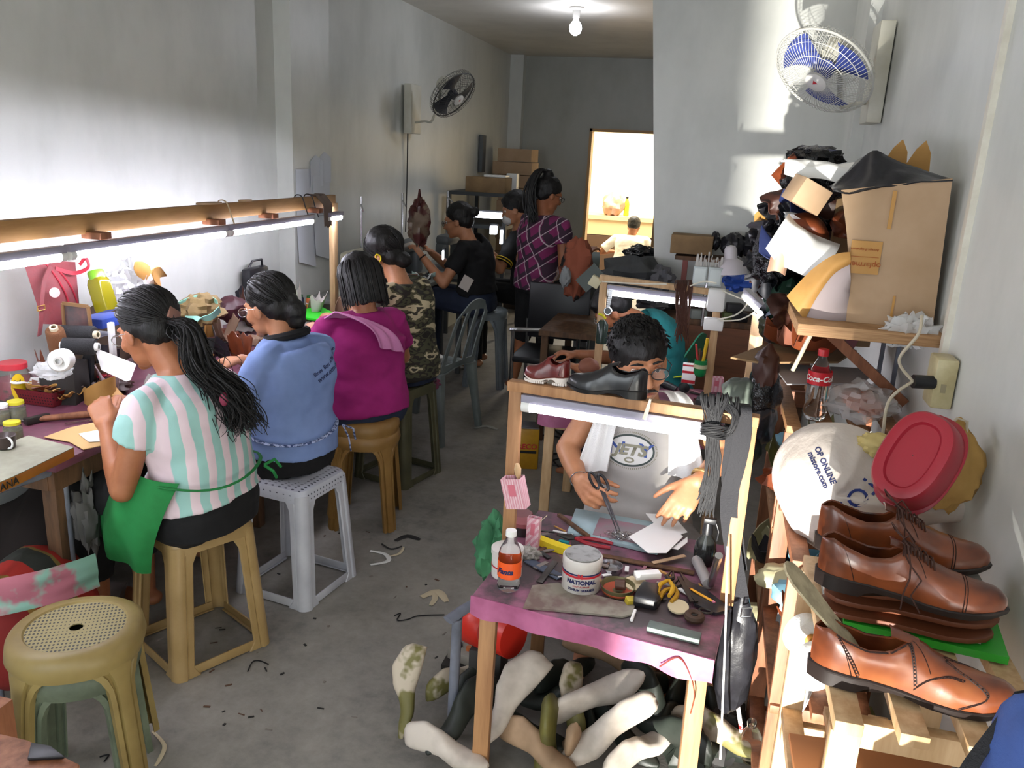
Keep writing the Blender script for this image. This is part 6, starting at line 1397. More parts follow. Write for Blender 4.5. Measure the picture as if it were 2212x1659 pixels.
# spools
def spool(label, c, axis, r, L, thm, corem, cone=.0, hole=True):
    t = thing('thread_spool', label, 'thread spool', c); M = frame(axis); Geo().lathe([(.010, -L/2), (r*(1-cone), -L/2), (r, -L/2+.006), (r*(1-cone), L/2-.006), (r*(1-cone)-.005, L/2), (.010, L/2)], c, 26, M).obj('thread', thm, t)
    Geo().lathe([(.008, -L/2-.010), (.014, -L/2-.010), (.013, L/2+.012), (.008, L/2+.012)], c, 18, M, cap=False).obj('core', corem, t, solid=.001); return t
tag(Geo().box((-2.20, 2.36, .79), (.12, .12, .14), rotm(0, 0, .3)).obj('thread_carton', mat('dark_carton', '#2e2a28', .8), bevel=.003), 'dark carton under the thread spools by the red bag', 'carton')
BT = mat('black_thread', '#1c1c1e', .8, bump=.4, bscale=200); BRT = mat('brown_thread', '#6b4326', .6, bump=.4, bscale=200); WTT = mat('white_thread', '#d9d9d6', .5, bump=.3, bscale=200); CREAMP = mat('cream_plastic', '#cfc3a6', .4)
spool('brown thread spool standing in front of the red bag', at(124, 735, Y=2.28), (.25, -.45, .85), .034, .10, BRT, CREAMP, .15); spool('black thread spool lying horizontally with a cream core beside the brown one', at(170, 722, Y=2.32), (.95, .1, .05), .030, .12, BT, CREAMP); spool('second black thread spool lying below the horizontal one', at(172, 748, Y=2.25), (.9, .3, 0), .028, .10, BT, WHT); spool('white thread spool facing the viewer in a clear bag', at(132, 778, Y=2.12), (.45, -.85, .15), .036, .05, WTT, mat('grey_core', '#a8a6a0', .5))
lump('clear_plastic_bag', 'crinkled clear plastic bag under the white thread spool', 'plastic bag', FILMP, at(115, 800, Y=2.16), (.06, .05, .028), .25, 3)
lump('clear_plastic_bag', 'clear plastic bag standing against the bright wall behind the first woman', 'plastic bag', FILMP, at(292, 600, Y=2.78), (.06, .05, .07), .4, 4); lump('clear_plastic_bag', 'greyish clear bag beside the green-lidded bottle', 'plastic bag', FILMP, at(250, 615, Y=2.6), (.05, .05, .05), .4, 4)
scrap('tan_leather_curl', 'curled tan leather piece sticking up beside the clear bag on the wall', 'leather piece', TANL, at(342, 603, Y=2.85), .07, .06, rotm(1.2, .3, .3), (.9, -.3), .01)
lump('brown_sack', 'dull brown bundle on the desk under the clear bags by the wall', 'bundle', mat('dull_brown_cloth', '#5a4a3c', .9), V((-2.34, 2.75, .85)), (.07, .16, .13), .2, 3, flatb=True)
# red shoulder bag and strap against wall
RB = mat('faded_red_canvas', '#8f3a40', .8, c2='#7d4a4c', scale=7, bump=.3, bscale=30); RBD = mat('red_trim', '#a82838', .6)
t = thing('shoulder_bag', 'faded red shoulder bag slumped against the left wall by the desk', 'bag', (-2.37, 2.35, .78))
c = at(142, 635, Y=2.47); g = Geo(); 
def bagf(sd): return lambda u, v: c + V((.02*sd*math.sin(u*PI)*math.sin(v*PI)**.7, (u-.5)*.24*(1-.25*(1-v)) - .03*(v-.5), (v-.5)*.24 - .05*(u-.5)*.8)) + V((-.04, 0, 0))
g.sheet(bagf(1.6), 16, 14); g.sheet(bagf(-.8), 16, 14); g.obj('bag_body', RB, t); g = Geo(); g.tube([bagf(1.75)(.35+.35*v, 1-v) for v in [i/10 for i in range(11)]], .004, 6); g.obj('piping', RBD, t)
g = Geo(); g.tube([bagf(1.75)(.55+.35*v, .85-.5*v) for v in [i/10 for i in range(11)]], .004, 6); g.obj('zipper', RBD, t)
def ribbon(pts, w, name, m, t, th=.003, wv=(0, .7, .3)):
    S = [q[0] for q in spl([(V(p),) for p in pts], 6)]; g = Geo(); m_ = len(S)-1
    def fn(u, v):
        i = int(round(u*m_)); d = (S[min(i+1, m_)]-S[max(i-1, 0)]).normalized(); x = d.cross(V((1, .2, 0))).normalized(); return S[i]+x*(v-.5)*w
    g.sheet(fn, m_, 4); return g.obj(name, m, t, solid=th)
ribbon([at(110, 575, Y=2.42), at(95, 610, Y=2.38), at(90, 660, Y=2.34), at(88, 700, Y=2.33), at(85, 725, Y=2.33)], .022, 'strap', RB, t); ribbon([at(120, 580, Y=2.46), at(160, 590, Y=2.52), at(190, 578, Y=2.56), at(185, 558, Y=2.56), at(172, 572, Y=2.54)], .014, 'handle', RBD, t)
g = Geo(); p = at(87, 665, Y=2.325); g.tube([p+V((.004, y, z)) for y, z in ((-.016, -.008), (.016, -.008), (.016, .008), (-.016, .008), (-.016, -.008))], .0018, 6); g.obj('buckle', mat('brass', '#b08a4a', .3, metal=1), t)
Geo().lathe([(.002, 0), (.018, 0), (.018, .001), (.002, .001)], at(118, 632, Y=2.40), 20, frame((1, -.5, .1))).obj('print', mat('faded_white_print', '#b9a8a2', .8), t)
b = at(232, 672, Y=2.42); Mb = axes((1, 0, .35), (-.38, .1, 1)); t = thing('water_bottle', 'square clear bottle of yellow tea with bright green lid leaning by the red bag', 'bottle', b)
YLQ = mat('yellow_tea', '#857c18', .15, trans=.35, ior=1.33); g = Geo(); g.loft([[b+Mb @ V((x, y, z)) for x, y in rsq(a, .01, 3)] for a, z in ((.028, 0), (.030, .01), (.030, .10), (.026, .115), (.024, .118))]); g.obj('bottle_body', YLQ, t); g = Geo(); g.lathe([(.002, .145), (.024, .145), (.027, .14), (.027, .115), (.002, .115)], b, 26, Mb); g.obj('lid', mat('lime_lid', '#5f8f20', .3), t)
t = thing('picture_frame', 'small dark picture frame leaning in front of the red bag', 'frame', at(165, 710, Y=2.38)); FQ = [at(x, y, Y=2.36) for x, y in ((135, 655), (190, 662), (197, 712), (140, 715))]
g = Geo(); 
for i in range(4): g.bar(FQ[i], FQ[(i+1) % 4], .006, .012)
g.obj('frame', mat('bronze_frame', '#7a5a3a', .5), t); g = Geo(); g.add([p+V((.003, .004, 0)) for p in FQ], [(0, 1, 2, 3)]); g.obj('pane', mat('dark_photo', '#3b3c3f', .2, c2='#6b4a48', scale=9), t)
t = thing('plastic_organizer', 'blue and white plastic organizer shelf behind the first woman', 'organizer', at(245, 790, Y=2.35)); p = at(215, 690, Y=2.5)
Geo().box(p+V((.02, 0, 0)), (.10, .14, .035)).obj('tray', mat('blue_plastic', '#3550a8', .4), t, bevel=.004); q = at(243, 745, Y=2.4); Geo().box(q, (.016, .02, .16)).obj('post', WHT, t, bevel=.002); Geo().box(p+V((-.03, 0, -.06)), (.08, .11, .006)).obj('paper', mat('white_blue_sheet', '#b9c0c9', .6), t)
g = Geo(); g.box(D(178, 812, ZD+.03), (.085, .055, .055), rotm(0, 0, .7)); o = tag(g.obj('thread_box', mat('white_orange_box', '#b5aca2', .7), bevel=.002), 'small off-white carton with an orange label below the black thread spools', 'carton'); g = Geo(); g.box(D(178, 812, ZD+.04)+rotm(0, 0, .7) @ V((0, -.0285, 0)), (.06, .001, .022), rotm(0, 0, .7)); g.obj('label', mat('orange_print', '#c4672a', .6), o)
Qp = [at(x, y, Y=yy) for x, y, yy in ((205, 758, 2.36), (285, 790, 2.28), (272, 825, 2.22), (218, 800, 2.28))]; g = Geo(); g.loft([Qp, [p+V((.01, .012, .004)) for p in Qp]]); tag(g.obj('white_tray', WHT, bevel=.003), 'white plastic tray leaning behind the dark jars', 'tray')
# tan leather upper standing on desk
for i, (pts, lb) in enumerate((([(160, 868, .0), (175, 835, .03), (185, 800, .06), (205, 795, .08), (212, 830, .05)], 'tan leather shoe upper standing curled on the left desk'),)):
    g = Geo(); c = D(212, 872)
    def up_(u, v):
        a = -2.4+3.6*u; r_ = .055*(1+.25*math.cos(a)); return c + V((math.cos(a)*r_-.01, math.sin(a)*r_*.8+.01, .002+v*(.045+.055*max(0, math.sin(a*.8+1.6)))))
    g.sheet(up_, 30, 8); tag(g.obj('shoe_upper', TANL, solid=.003), lb, 'shoe upper')
    g = Geo(); g.sheet(lambda u, v: c+V((.02+.12*u, .03-.02*u+(v-.5)*.05*(1-.5*u), .055*(1-u)**2+.012+.008*math.sin(v*PI))), 12, 6); tag(g.obj('shoe_upper', TANL, solid=.003), 'long tan leather flap reaching right from the curled shoe upper', 'leather flap')
t = thing('red_basket', 'dark red plastic basket on the left desk behind the yellow-lidded jars', 'basket', D(105, 880)); c = D(100, 868)
rd = dotmat('red_mesh_basket', '#6d1a22', '#1f0a0c', 90, .25); g = Geo(); g.loft([[c+V((x*1.25, y*.8, z)) for x, y in rsq(a, .01, 3)] for a, z in ((.055, 0), (.068, .055), (.072, .057), (.066, .055), (.053, .004))], cap=False); g.obj('basket', rd, t)
scrap('paper_stack', 'white paper sheets lying over the red basket', 'paper', PAPER, D(70, 822, ZD+.07), .13, .08, rotm(.05, 0, .7), (.05, 0), .006)
for i in range(7): scrap('leather_flap', 'brown or tan leather flap stacked under the white sheets by the red basket', 'leather flap', [TANL, BRLEATH, DBL][i % 3], D(95+10*i, 838+3*i, ZD+.055-.005*i), .10, .05, rotm(.05, 0, .5+i*.2), (.03, .05), .01, group='flaps on the red basket')
t = thing('hammer', 'hammer with brown wooden handle lying on the left desk', 'hammer', D(140, 905)); a_, b_ = D(80, 905, ZD+.012), D(208, 893, ZD+.012); Geo().tube([a_, a_.lerp(b_, .5), b_], [.009, .011, .012], 10).obj('handle', WOODR, t); Geo().box(a_, (.022, .08, .022), rotm(0, 0, -.3)).obj('head', DM, t, bevel=.003)
t = thing('scissors', 'silver scissors lying by the hands of the woman in the striped top', 'scissors', D(185, 912)); Geo().bar(D(140, 915, ZD+.004), D(195, 907, ZD+.005), .008, .002).obj('blade', STEEL, t); Geo().bar(D(192, 908, ZD+.005), D(215, 903, ZD+.006), .014, .006).obj('handle', STEEL, t, bevel=.002)
pts = [D(x, y, ZD+.002) for x, y in ((95, 945), (150, 925), (210, 912), (250, 935), (235, 960), (180, 972), (150, 955))]; g = Geo(); g.loft([pts, [p+V((0, 0, .002)) for p in pts]]); tag(g.obj('pattern_piece', mat('tan_pattern', '#c2a06b', .7), smooth=False), 'flat tan leather pattern on the desk in front of the striped top woman', 'leather pattern')
pts = [D(x, y, ZD+.006) for x, y in ((170, 938), (225, 927), (240, 940), (232, 953), (192, 955))]; g = Geo(); g.loft([pts, [p+V((0, 0, .002)) for p in pts]]); tag(g.obj('white_pattern', PAPER, smooth=False), 'white pattern piece lying on the flat tan leather pattern', 'pattern piece')
# wooden tray board and metal chair rim at the left edge
t = thing('wooden_tray', 'worn wooden board with orange-brown edge lying at the left edge of the desk', 'board', D(60, 980, .73)); q = [at(x, y, Z=.765) for x, y in ((-60, 985), (62, 942), (160, 967), (30, 1030), (-60, 1068))]
g = Geo(); g.loft([[p-V((0, 0, .028)) for p in q], q]); g.obj('board', mat('orange_wood_edge', '#a5671f', .5, c2='#8c5418', scale=8), t, bevel=.002); g = Geo(); g.loft([[p+V((0, 0, .0005)) for p in q], [p+V((0, 0, .002)) for p in q]]); g.obj('worn_surface', mat('worn_grey_green', '#9a9a86', .5, c2='#7e7c6c', scale=8), t, smooth=False)
e0, e1 = q[4], q[2]; ex_ = (e1-e0).normalized(); MTX = Matrix((ex_, V((0, 0, 1)), ex_.cross(V((0, 0, 1))))).transposed(); text('print', 'ANA', .030, MTX, at(18, 1046, Z=.752)+ex_.cross(V((0, 0, 1)))*.004, BLK, t)
t = thing('pipe_table', 'dark metal pipe rim under the worn wooden board', 'metal frame', at(0, 1045, Z=.66)); Geo().tube([at(-60, 1075, Z=.68), at(40, 1042, Z=.68), at(118, 1015, Z=.68), at(135, 1022, Z=.66)], .014, 12).obj('rim', GREYP, t); Geo().tube([at(135, 1022, Z=.66), V((at(135, 1022, Z=.66).x, at(135, 1022, Z=.66).y, 0))], .012, 10).obj('leg', GREYP, t); p_ = at(-60, 1075, Z=.68); Geo().tube([p_, V((p_.x, p_.y, 0))], .012, 10).obj('leg', GREYP, t)
b = D(12, 965, .77); t = thing('cup', 'cup with a white handle cut off by the left edge of the picture', 'cup', b); Geo().lathe([(.002, 0), (.026, 0), (.030, .035), (.028, .036), (.002, .004)], b, 22).obj('cup_body', mat('dark_cup', '#3a2e2a', .4), t); g = Geo(); g.tube([b+V((.02+.018*math.sin(a), -.012, .018+.016*math.cos(a))) for a in [i*.35 for i in range(10)]], .003, 6); g.obj('handle', WHT, t)
# under the desk: striped market bag, rag, dark things
def stripy(name, cols):
    n = NT(name); v = n.coord('Object'); sx = n.add('ShaderNodeSeparateXYZ'); n.link(v, sx.inputs[0]); m1 = n.add('ShaderNodeMath', operation='MULTIPLY_ADD'); m1.inputs[1].default_value = 2.6; m1.inputs[2].default_value = .5; n.link(sx.outputs[1], m1.inputs[0]); n.link(n.ramp(m1.outputs[0], cols, True), n.b.inputs['Base Color']); n.b.inputs['Roughness'].default_value = .8; return n.m
SB = stripy('striped_market_bag', [(0, '#7d1a16'), (.22, '#8a6a2a'), (.27, '#a3241a'), (.42, '#2c2f2a'), (.6, '#7d6a35'), (.64, '#a3241a')])
c = at(70, 1240, Y=1.78); lump('market_bag', 'red and green striped market bag standing under the left desk', 'bag', SB, V((c.x-.05, 1.80, .22)), (.15, .22, .22), .06, 2, flatb=True)
scrap('pink_mesh_cloth', 'pink and mint checked mesh cloth folded at the bottom of the striped bag', 'cloth', mat('pink_mesh', '#b06a78', .9, c2='#86b0a0', scale=6, lo=.48, hi=.55), at(75, 1275, Y=1.66), .34, .10, rotm(1.3, 0, .9), (-.3, .0), .01)
lump('grey_rag', 'grey rag hanging under the desk beside the near desk leg', 'rag', mat('grey_rag_cloth', '#5c5a58', .9), at(190, 1110, Y=1.98), (.035, .05, .12), .4, 3); lump('dark_sack', 'dark sack stuffed under the left desk', 'sack', mat('dark_sack_cloth', '#231c1a', .9), V((-2.2, 2.25, .22)), (.18, .25, .22), .15, 2, flatb=True)
lump('dark_sack', 'dark heap under the desk behind the first two women', 'sack', mat('dark_sack_cloth2', '#1c1a1a', .9), V((-2.2, 3.0, .24)), (.18, .32, .24), .2, 3, flatb=True); lump('dark_sack', 'dark heap under the far end of the desk', 'sack', mat('dark_sack_cloth2', '#1c1a1a', .9), V((-2.2, 3.7, .25)), (.18, .28, .25), .2, 3, flatb=True)
tag(Geo().box((-2.0, 2.2, .04), (.16, .12, .08), rotm(0, 0, .4)).obj('white_box', mat('dull_white_box', '#7d7470', .8)), 'dull white box on the floor under the desk', 'box')
# middle and far desk clutter
BRB = mat('khaki_cloth', '#85704a', .85, c2='#6d5a38', scale=9, bump=.3, bscale=25); lump('cloth_bag', 'khaki and mint cloth bag slumped on the desk between the first two women', 'bag', BRB, at(435, 668, Y=3.05), (.09, .10, .065), .3, 2.5)
ribbon([at(378, 660, Y=2.96), at(410, 648, Y=3.0), at(445, 640, Y=3.1), at(470, 655, Y=3.05)], .025, 'bt', mat('mint_cloth', '#86bfae', .8), None).name = 'mint_trim'; tag(bpy.data.objects['mint_trim'], 'mint band draped over the khaki cloth bag', 'cloth band')
o_ = ribbon([at(400, 690, Y=2.90), at(425, 690, Y=2.88), at(455, 685, Y=2.9), at(475, 668, Y=2.95)], .03, 'mint_band', mat('mint_cloth', '#86bfae', .8), None); tag(o_, 'mint band at the front of the khaki cloth bag', 'cloth band')
b = D(428, 725); t = thing('flask', 'black flask with a pink collar between the first two women', 'bottle', b); Geo().lathe([(.002, 0), (.022, 0), (.022, .06), (.016, .07), (.002, .07)], b, 20).obj('bottle_body', BLK, t); Geo().lathe([(.002, .07), (.018, .07), (.018, .078), (.002, .078)], b, 20).obj('collar', mat('pink_collar', '#c44a7a', .5), t); Geo().lathe([(.002, .078), (.014, .078), (.014, .095), (.002, .095)], b, 20).obj('cap', BLK, t)
c = at(552, 602, X=-2.40); t = thing('handbag', 'small black handbag hanging on the wall above the desk', 'bag', c); Geo().box(c, (.06, .20, .13), rotm(0, .0, 0)).obj('bag_body', BLEATH, t, bevel=.02); Geo().box(c+V((.025, 0, -.02)), (.03, .15, .07)).obj('pocket', BLEATH, t, bevel=.01); g = Geo(); g.tube([c+V((0, -.07, .06)), c+V((.01, -.04, .10)), c+V((.01, .05, .10)), c+V((0, .07, .06))], .006, 6); g.obj('handle', BLEATH, t)
lump('maroon_bag', 'maroon and black bag on the desk below the hanging handbag', 'bag', mat('maroon_leather', '#3d1a22', .5), at(505, 668, Y=3.42), (.06, .09, .06), .2, 2)
rr = random.Random(91); LCOL = [PAPER, mat('mauve_suede', '#8d7a7c', .9), BRLEATH, BLEATH, mat('taupe_leather', '#7d6350', .7), TANL, mat('pale_grey_leather', '#aaa49e', .7), DBL]; 
for i in range(60):
    X_ = rr.uniform(-2.38, -1.88); Y_ = rr.uniform(2.35, 4.05); 
    scrap('leather_piece', 'loose leather, lining or paper piece among the clutter on the long desk', 'leather piece', rr.choice(LCOL), V((X_, Y_, ZD+.012+rr.uniform(0, .035))), rr.uniform(.06, .16), rr.uniform(.04, .09), rotm(rr.uniform(-.25, .25), rr.uniform(-.25, .25), rr.uniform(0, 6)), (rr.uniform(-.6, .6), rr.uniform(-.4, .4)), .015, .003, rr.choice([leaf, halfm, None]), group='pieces strewn over the long desk', n=8)
for i in range(7): 
    c = V((-2.15+rr.uniform(-.12, .15), 2.5+.22*i, ZD+.03)); lump('cut_bundle', 'small bundle of cut parts on the long desk', 'bundle', rr.choice(LCOL), c, (rr.uniform(.03, .06), rr.uniform(.03, .06), .03), .3, 3, group='bundles on the long desk')
pts = [at(x, y, Z=ZD+.05) for x, y in ((630, 678), (690, 664), (722, 680), (690, 694), (660, 690))]; g = Geo(); g.loft([pts, [p+V((0, 0, .01)) for p in pts]]); o = tag(g.obj('green_packet', mat('neon_green_packet', '#2fd02a', .35), smooth=False), 'neon green packet lying on the desk near the far post', 'packet')
b = D(683, 680); t = thing('yellow_tub', 'yellow tub with a white rim full of odds and ends near the far post', 'tub', b); Geo().lathe([(.002, 0), (.030, 0), (.036, .07), (.033, .071), (.002, .03)], b, 24).obj('tub', mat('yellow_tub', '#cdb524', .4), t); g = Geo(); g.tube([b+V((.036*math.cos(a), .036*math.sin(a), .071)) for a in [2*PI*i/24 for i in range(25)]], .003, 6); g.obj('rim', WHT, t)
for i, (x, y, m_, lb) in enumerate(((695, 668, mat('red_thread', '#a8202c', .7), 'tall red thread cone behind the yellow tub'), (705, 668, mat('navy_thread', '#2b2e4c', .7), 'tall navy thread cone behind the yellow tub'), (716, 672, mat('orange_thread', '#a5582c', .7), 'tall orange thread cone beside the far post'))): c = D(x, y-8); spool(lb, c+V((0, 0, .05)), (0, 0, 1), .022, .10, m_, mat('green_core', '#2c5a34', .5), .2)
jar('grey jar with a red lid behind the yellow tub', D(674, 664), .026, .06, RL, mat('grey_jar', '#6d6f70', .2))
# rail bits
for i, (x, c1) in enumerate(((545, 434), (585, 432))): p = at(x, 441, Y=3.0+.28*i); tag(Geo().lathe([(.002, 0), (.075-.03*i, 0), (.075-.03*i, .006), (.002, .006)], A0.lerp(A1, (3.0+.28*i-1.15)/3.04)+V((0, 0, .032)), 30, sx=.45).obj('cardboard_disc', CARD), ['large oval cardboard piece lying on the lamp rail', 'small oval cardboard piece lying on the lamp rail'][i], 'cardboard piece')
for i, x in enumerate((370, 628, 655)):
    u = {370: .64, 628: .865, 655: .90}[x]; p = A0.lerp(A1, u); S = [p+V((-.03, 0, 0)), p+V((-.015, .0, .04)), p+V((.02, 0, .036)), p+V((.035, .01, -.02)), p+V((.05, .015, -.07))]; g = Geo(); g.tube([q[0] for q in spl([(a,) for a in S], 4)], .003, 6); tag(g.obj('looped_strap', [mat('cream_strap', '#b3a080', .7), BLK, BLK][i]), ['cream strap looped over the middle of the lamp rail', 'black strap looped over the rail left of the leather scrap', 'black strap looped over the rail touching the leather scrap'][i], 'strap')
p = A0.lerp(A1, .935); g = Geo(); g.sheet(lambda u, v: p+V((-.03+.09*min(1, u*2.2), (v-.5)*.10*(1-.35*max(0, u-.4)), (.035 if u < .25 else .035-(u-.25)*.21)+.006*math.sin(v*9))), 16, 8); tag(g.obj('hanging_leather_scrap', mat('taupe_suede', '#6f6058', .9), solid=.003), 'taupe leather scrap hanging over the far end of the lamp rail', 'leather scrap')
# papers pinned on pilaster
PPR = mat('pinned_drawing', '#c4c9cf', .8); LN = mat('pencil_grey', '#85898d', .8)
for i, (y0, y1, z0, z1, lb) in enumerate(((4.33, 4.54, .98, 1.50, 'left one of two large drawings pinned on the left pilaster'), (4.53, 4.75, 1.0, 1.46, 'right one of two large drawings pinned on the left pilaster'), (4.50, 4.66, 1.40, 1.58, 'small pointed paper pinned above the two large drawings'), (4.62, 4.76, 1.42, 1.60, 'small grey paper pinned beside the pointed one'))):
    g = Geo(); g.sheet(lambda u, v: V((LX+.104+.004*math.sin(u*5+i)+.012*(1-v)**3*(i < 2), y0+(y1-y0)*u, z0+(z1-z0)*v-.05*u*(1-v)*(i < 2)-.07*abs(u-.5)*v*(i > 1))), 8, 10); o = tag(g.obj('pinned_paper', PPR, solid=.001), lb, 'paper')
    if i < 2:
        for k, (dz, w_) in enumerate(((.30, .09), (.24, .11), (.23, .11))): g = Geo(); g.box((LX+.1085, (y0+y1)/2, z0+dz), (.0005, w_, .003)); g.obj('drawing_line', LN, o)
# ---------------------------------------------------------------- sewing corner along the left wall
CRM = mat('machine_cream', '#b7b39c', .35); MG = mat('machine_grey', '#5c6062', .4); TBL = mat('sewing_table_top', '#8a8e88', .45)
def sewing(label, x, y, m, lamp=False, rz=0):
    t = thing('sewing_machine', label, 'sewing machine', (x, y, 0), 0); B = lambda dx, dy, dz: V((x+dx, y+dy, dz))
    Geo().box(B(-.02, 0, .745), (.50, .70, .03)).obj('table_top', TBL, t, bevel=.004)
    for dx in (-.22, .18):
        for dy in (-.30, .30): Geo().box(B(dx, dy, .365), (.035, .035, .73)).obj('leg', MG, t)
    Geo().box(B(0, 0, .775), (.18, .44, .03)).obj('bed', m, t, bevel=.006); Geo().box(B(0, .17, .88), (.13, .12, .20)).obj('column', m, t, bevel=.03)
    Geo().box(B(0, .0, .985), (.11, .44, .085)).obj('arm', m, t, bevel=.03); Geo().box(B(0, -.19, .90), (.10, .09, .13)).obj('head', m, t, bevel=.02); g = Geo(); g.lathe([(.002, 0), (.06, 0), (.065, .015), (.06, .03), (.002, .03)], B(0, .235, .97), 24, frame((0, 1, 0))); g.obj('hand_wheel', m, t)
    g = Geo(); g.tube([B(0, -.19, .84), B(0, -.19, .785)], .003, 6); g.obj('needle_bar', STEEL, t); g = Geo(); g.tube([B(-.12, .26, .76), B(-.12, .26, 1.33)], .008, 8); g.tube([B(-.12, .26, 1.28), B(.0, .02, 1.26)], .006, 6); g.obj('thread_stand', STEEL, t); return t
sewing('cream sewing machine nearest the lamp post at the left wall', -2.15, 4.78, CRM); sewing('dark grey sewing machine the woman in black is using', -2.12, 5.42, MG); sewing('grey sewing machine the masked person is using', -2.02, 6.15, MG)
for i, (x, y, Yd, sz) in enumerate(((957, 551, 5.15, (.012, .012, .06)), (1066, 497, 5.9, (.05, .03, .06)), (1083, 512, 5.85, (.02, .02, .10)), (1058, 465, 6.9, (.25, .03, .05)))):
    c = at(x, y, Y=Yd); t = thing('machine_lamp', ['small glowing lamp at the machine of the woman in black', 'glowing round lamp on the machine of the masked person', 'upright glowing tube beside the masked person', 'glowing lamp strip behind the machine of the masked person'][i], 'lamp', c)
    Geo().box(c, sz, rotm(.9 if i == 0 else 0, 0, 0) if i != 0 else axes((1, 0, 0), (.8, 0, .5))).obj('glow', mat('lamp_glow_cool', '#eef4ff', .4, emit=14), t, bevel=.004); Geo().box(c+V((-.0, .02, .012)), (sz[0]*1.2, .02, sz[2]*1.1)).obj('lamp_housing', BLK, t)
for i, (c, r_) in enumerate(((at(905, 480, Y=5.0), (.07, .07, .14)),)): t = thing('plastic_shopping_bag', 'reddish translucent shopping bag hanging from a thread stand by the left wall', 'shopping bag', c); lump('bag_body', '', '', mat('reddish_bag_film', '#4d2422', .35, c2='#6d5c4c', scale=6, lo=.5, hi=.55), c, r_, .25, 3, parent=t); g = Geo(); g.tube([c+V((0, -.03, .12)), c+V((0, 0, .20)), c+V((0, .03, .12))], .006, 6); g.obj('handle', mat('red_film', '#4a2020', .4), t)
for k in range(6): scrap('cut_paper', 'thin cut pieces heaped on the table by the woman in black', 'paper', [PAPER, mat('pale_aqua', '#a9c4be', .6), BLEATH][k % 3], V((-1.97+.02*k, 5.08+.03*k, .775+.006*k)), .15, .07, rotm(.05, .05, k*.9), (.1, .1), .01, group='cut pieces beside the dark sewing machine', n=6)
tag(Geo().box((-1.92, 5.05, .805), (.05, .09, .09)).obj('red_box', mat('rust_red_box', '#7a3020', .7)), 'rust red box at the table edge in front of the woman in black', 'box')
q = at(1007, 612, Y=5.12); tag(Geo().box(q, (.07, .012, .09), rotm(0, .45, 0)).obj('paper_tag', mat('printed_tag', '#b0a8a0', .7)), 'white printed paper tucked at the waist of the woman in black', 'paper')
# shelf with boxes in the far left corner
t = thing('metal_shelf', 'dark metal shelf standing in the far left corner', 'shelf', (-2.15, 7.6, 0)); SH_ = mat('dark_shelf_metal', '#3e4143', .5)
for z in (.5, 1.0, 1.28): Geo().box((-2.12, 7.6, z), (.55, .9, .03)).obj('board', SH_, t)
for dx in (-.26, .26):
    for dy in (-.44, .44): Geo().box((-2.12+dx, 7.6+dy, .64), (.035, .035, 1.28)).obj('upright', SH_, t)
tag(Geo().box((-2.07, 7.35, 1.36), (.36, .30, .13), rotm(0, 0, .05)).obj('shoe_box', CARDD, bevel=.003), 'long brown shoe box on top of the dark metal shelf', 'shoe box'); tag(Geo().box((-2.0, 7.35, 1.437), (.20, .16, .02)).obj('white_lid', WHT, bevel=.005), 'white flat lid lying on the long brown shoe box', 'lid')  # the flat white piece on the box is a lid
tag(Geo().box((-2.15, 8.95, .25), (.5, .6, .5)).obj('low_crate', mat('dark_crate', '#4b4036', .8)), 'dark crate under the stack of shoe boxes in the far corner', 'crate')
for i in range(9): w_ = [.40, .40, .40, .40, .40, .40, .42, .42, .36][i]; xx = -2.17 + [.04, .06, .05, .02, .05, .06, .0, .0, .02][i]; tag(Geo().box((xx, 8.72, .5+.066+.132*i), (w_, .32, .126)).obj('shoe_box', CARD, bevel=.003), 'brown shoe box in the far left corner stack, %s' % ['resting on the dark crate', 'second from the bottom', 'third from the bottom', 'fourth from the bottom', 'fifth, the middle one', 'fourth from the top', 'third from the top', 'second from the top', 'topmost'][i], 'shoe box')
tag(Geo().box((LX+.03, 8.3, 1.62), (.04, .12, .36)).obj('grey_plank', mat('grey_panel', '#55585a', .6), bevel=.003), 'narrow dark grey panel on the left wall beside the shoe boxes', 'panel')
tag(Geo().box((-1.98, 7.86, 1.375), (.10, .10, .16)).obj('white_carton', WHT, bevel=.003), 'white carton on the metal shelf in front of the shoe box stack', 'carton')
# ---------------------------------------------------------------- middle: heap, chair with jacket, machine
CH = mat('charcoal_cloth', '#3f4142', .9, bump=.3, bscale=14); g_ = thing('low_table', 'low wooden table under the heap of charcoal cloth', 'table', (-.62, 5.1, 0)); Geo().box((-.62, 5.0, .66), (.66, .9, .03)).obj('table_top', WOODD, g_)
for dx in (-.3, .3):
    for dy in (-.4, .4): Geo().box((-.62+dx, 5.0+dy, .325), (.04, .04, .65)).obj('leg', WOODD, g_)
lump('cloth_heap', 'heap of charcoal cloth in front of the doorway', 'cloth heap', CH, at(1370, 598, Y=4.9), (.19, .25, .12), .25, 2.2); lump('cloth_heap', 'lighter grey cloth at the right of the charcoal heap', 'cloth heap', mat('grey_cloth2', '#5a5a5e', .9), at(1425, 605, Y=4.75), (.08, .12, .07), .3, 3)
lump('black_plastic_bag', 'glossy black plastic bag on top of the charcoal cloth heap', 'plastic bag', GLOSS, at(1385, 550, Y=5.15), (.11, .12, .055), .25, 3.5)
lump('cloth_heap', 'dark bags lying on the brown counter behind the man in teal', 'bags', mat('dark_grey_film', '#3c3c3e', .4), at(1420, 650, Y=4.7), (.14, .1, .05), .3, 3)
t = thing('steel_chair', 'steel-armed chair with a dark and orange jacket over its back', 'chair', (-.92, 4.9, 0)); c = V((-.95, 4.95, 0))
for dx in (-.2, .2):
    for dy in (-.2, .2): Geo().tube([c+V((dx, dy, 0)), c+V((dx, dy, .62))], .012, 8).obj('leg', STEEL, t)
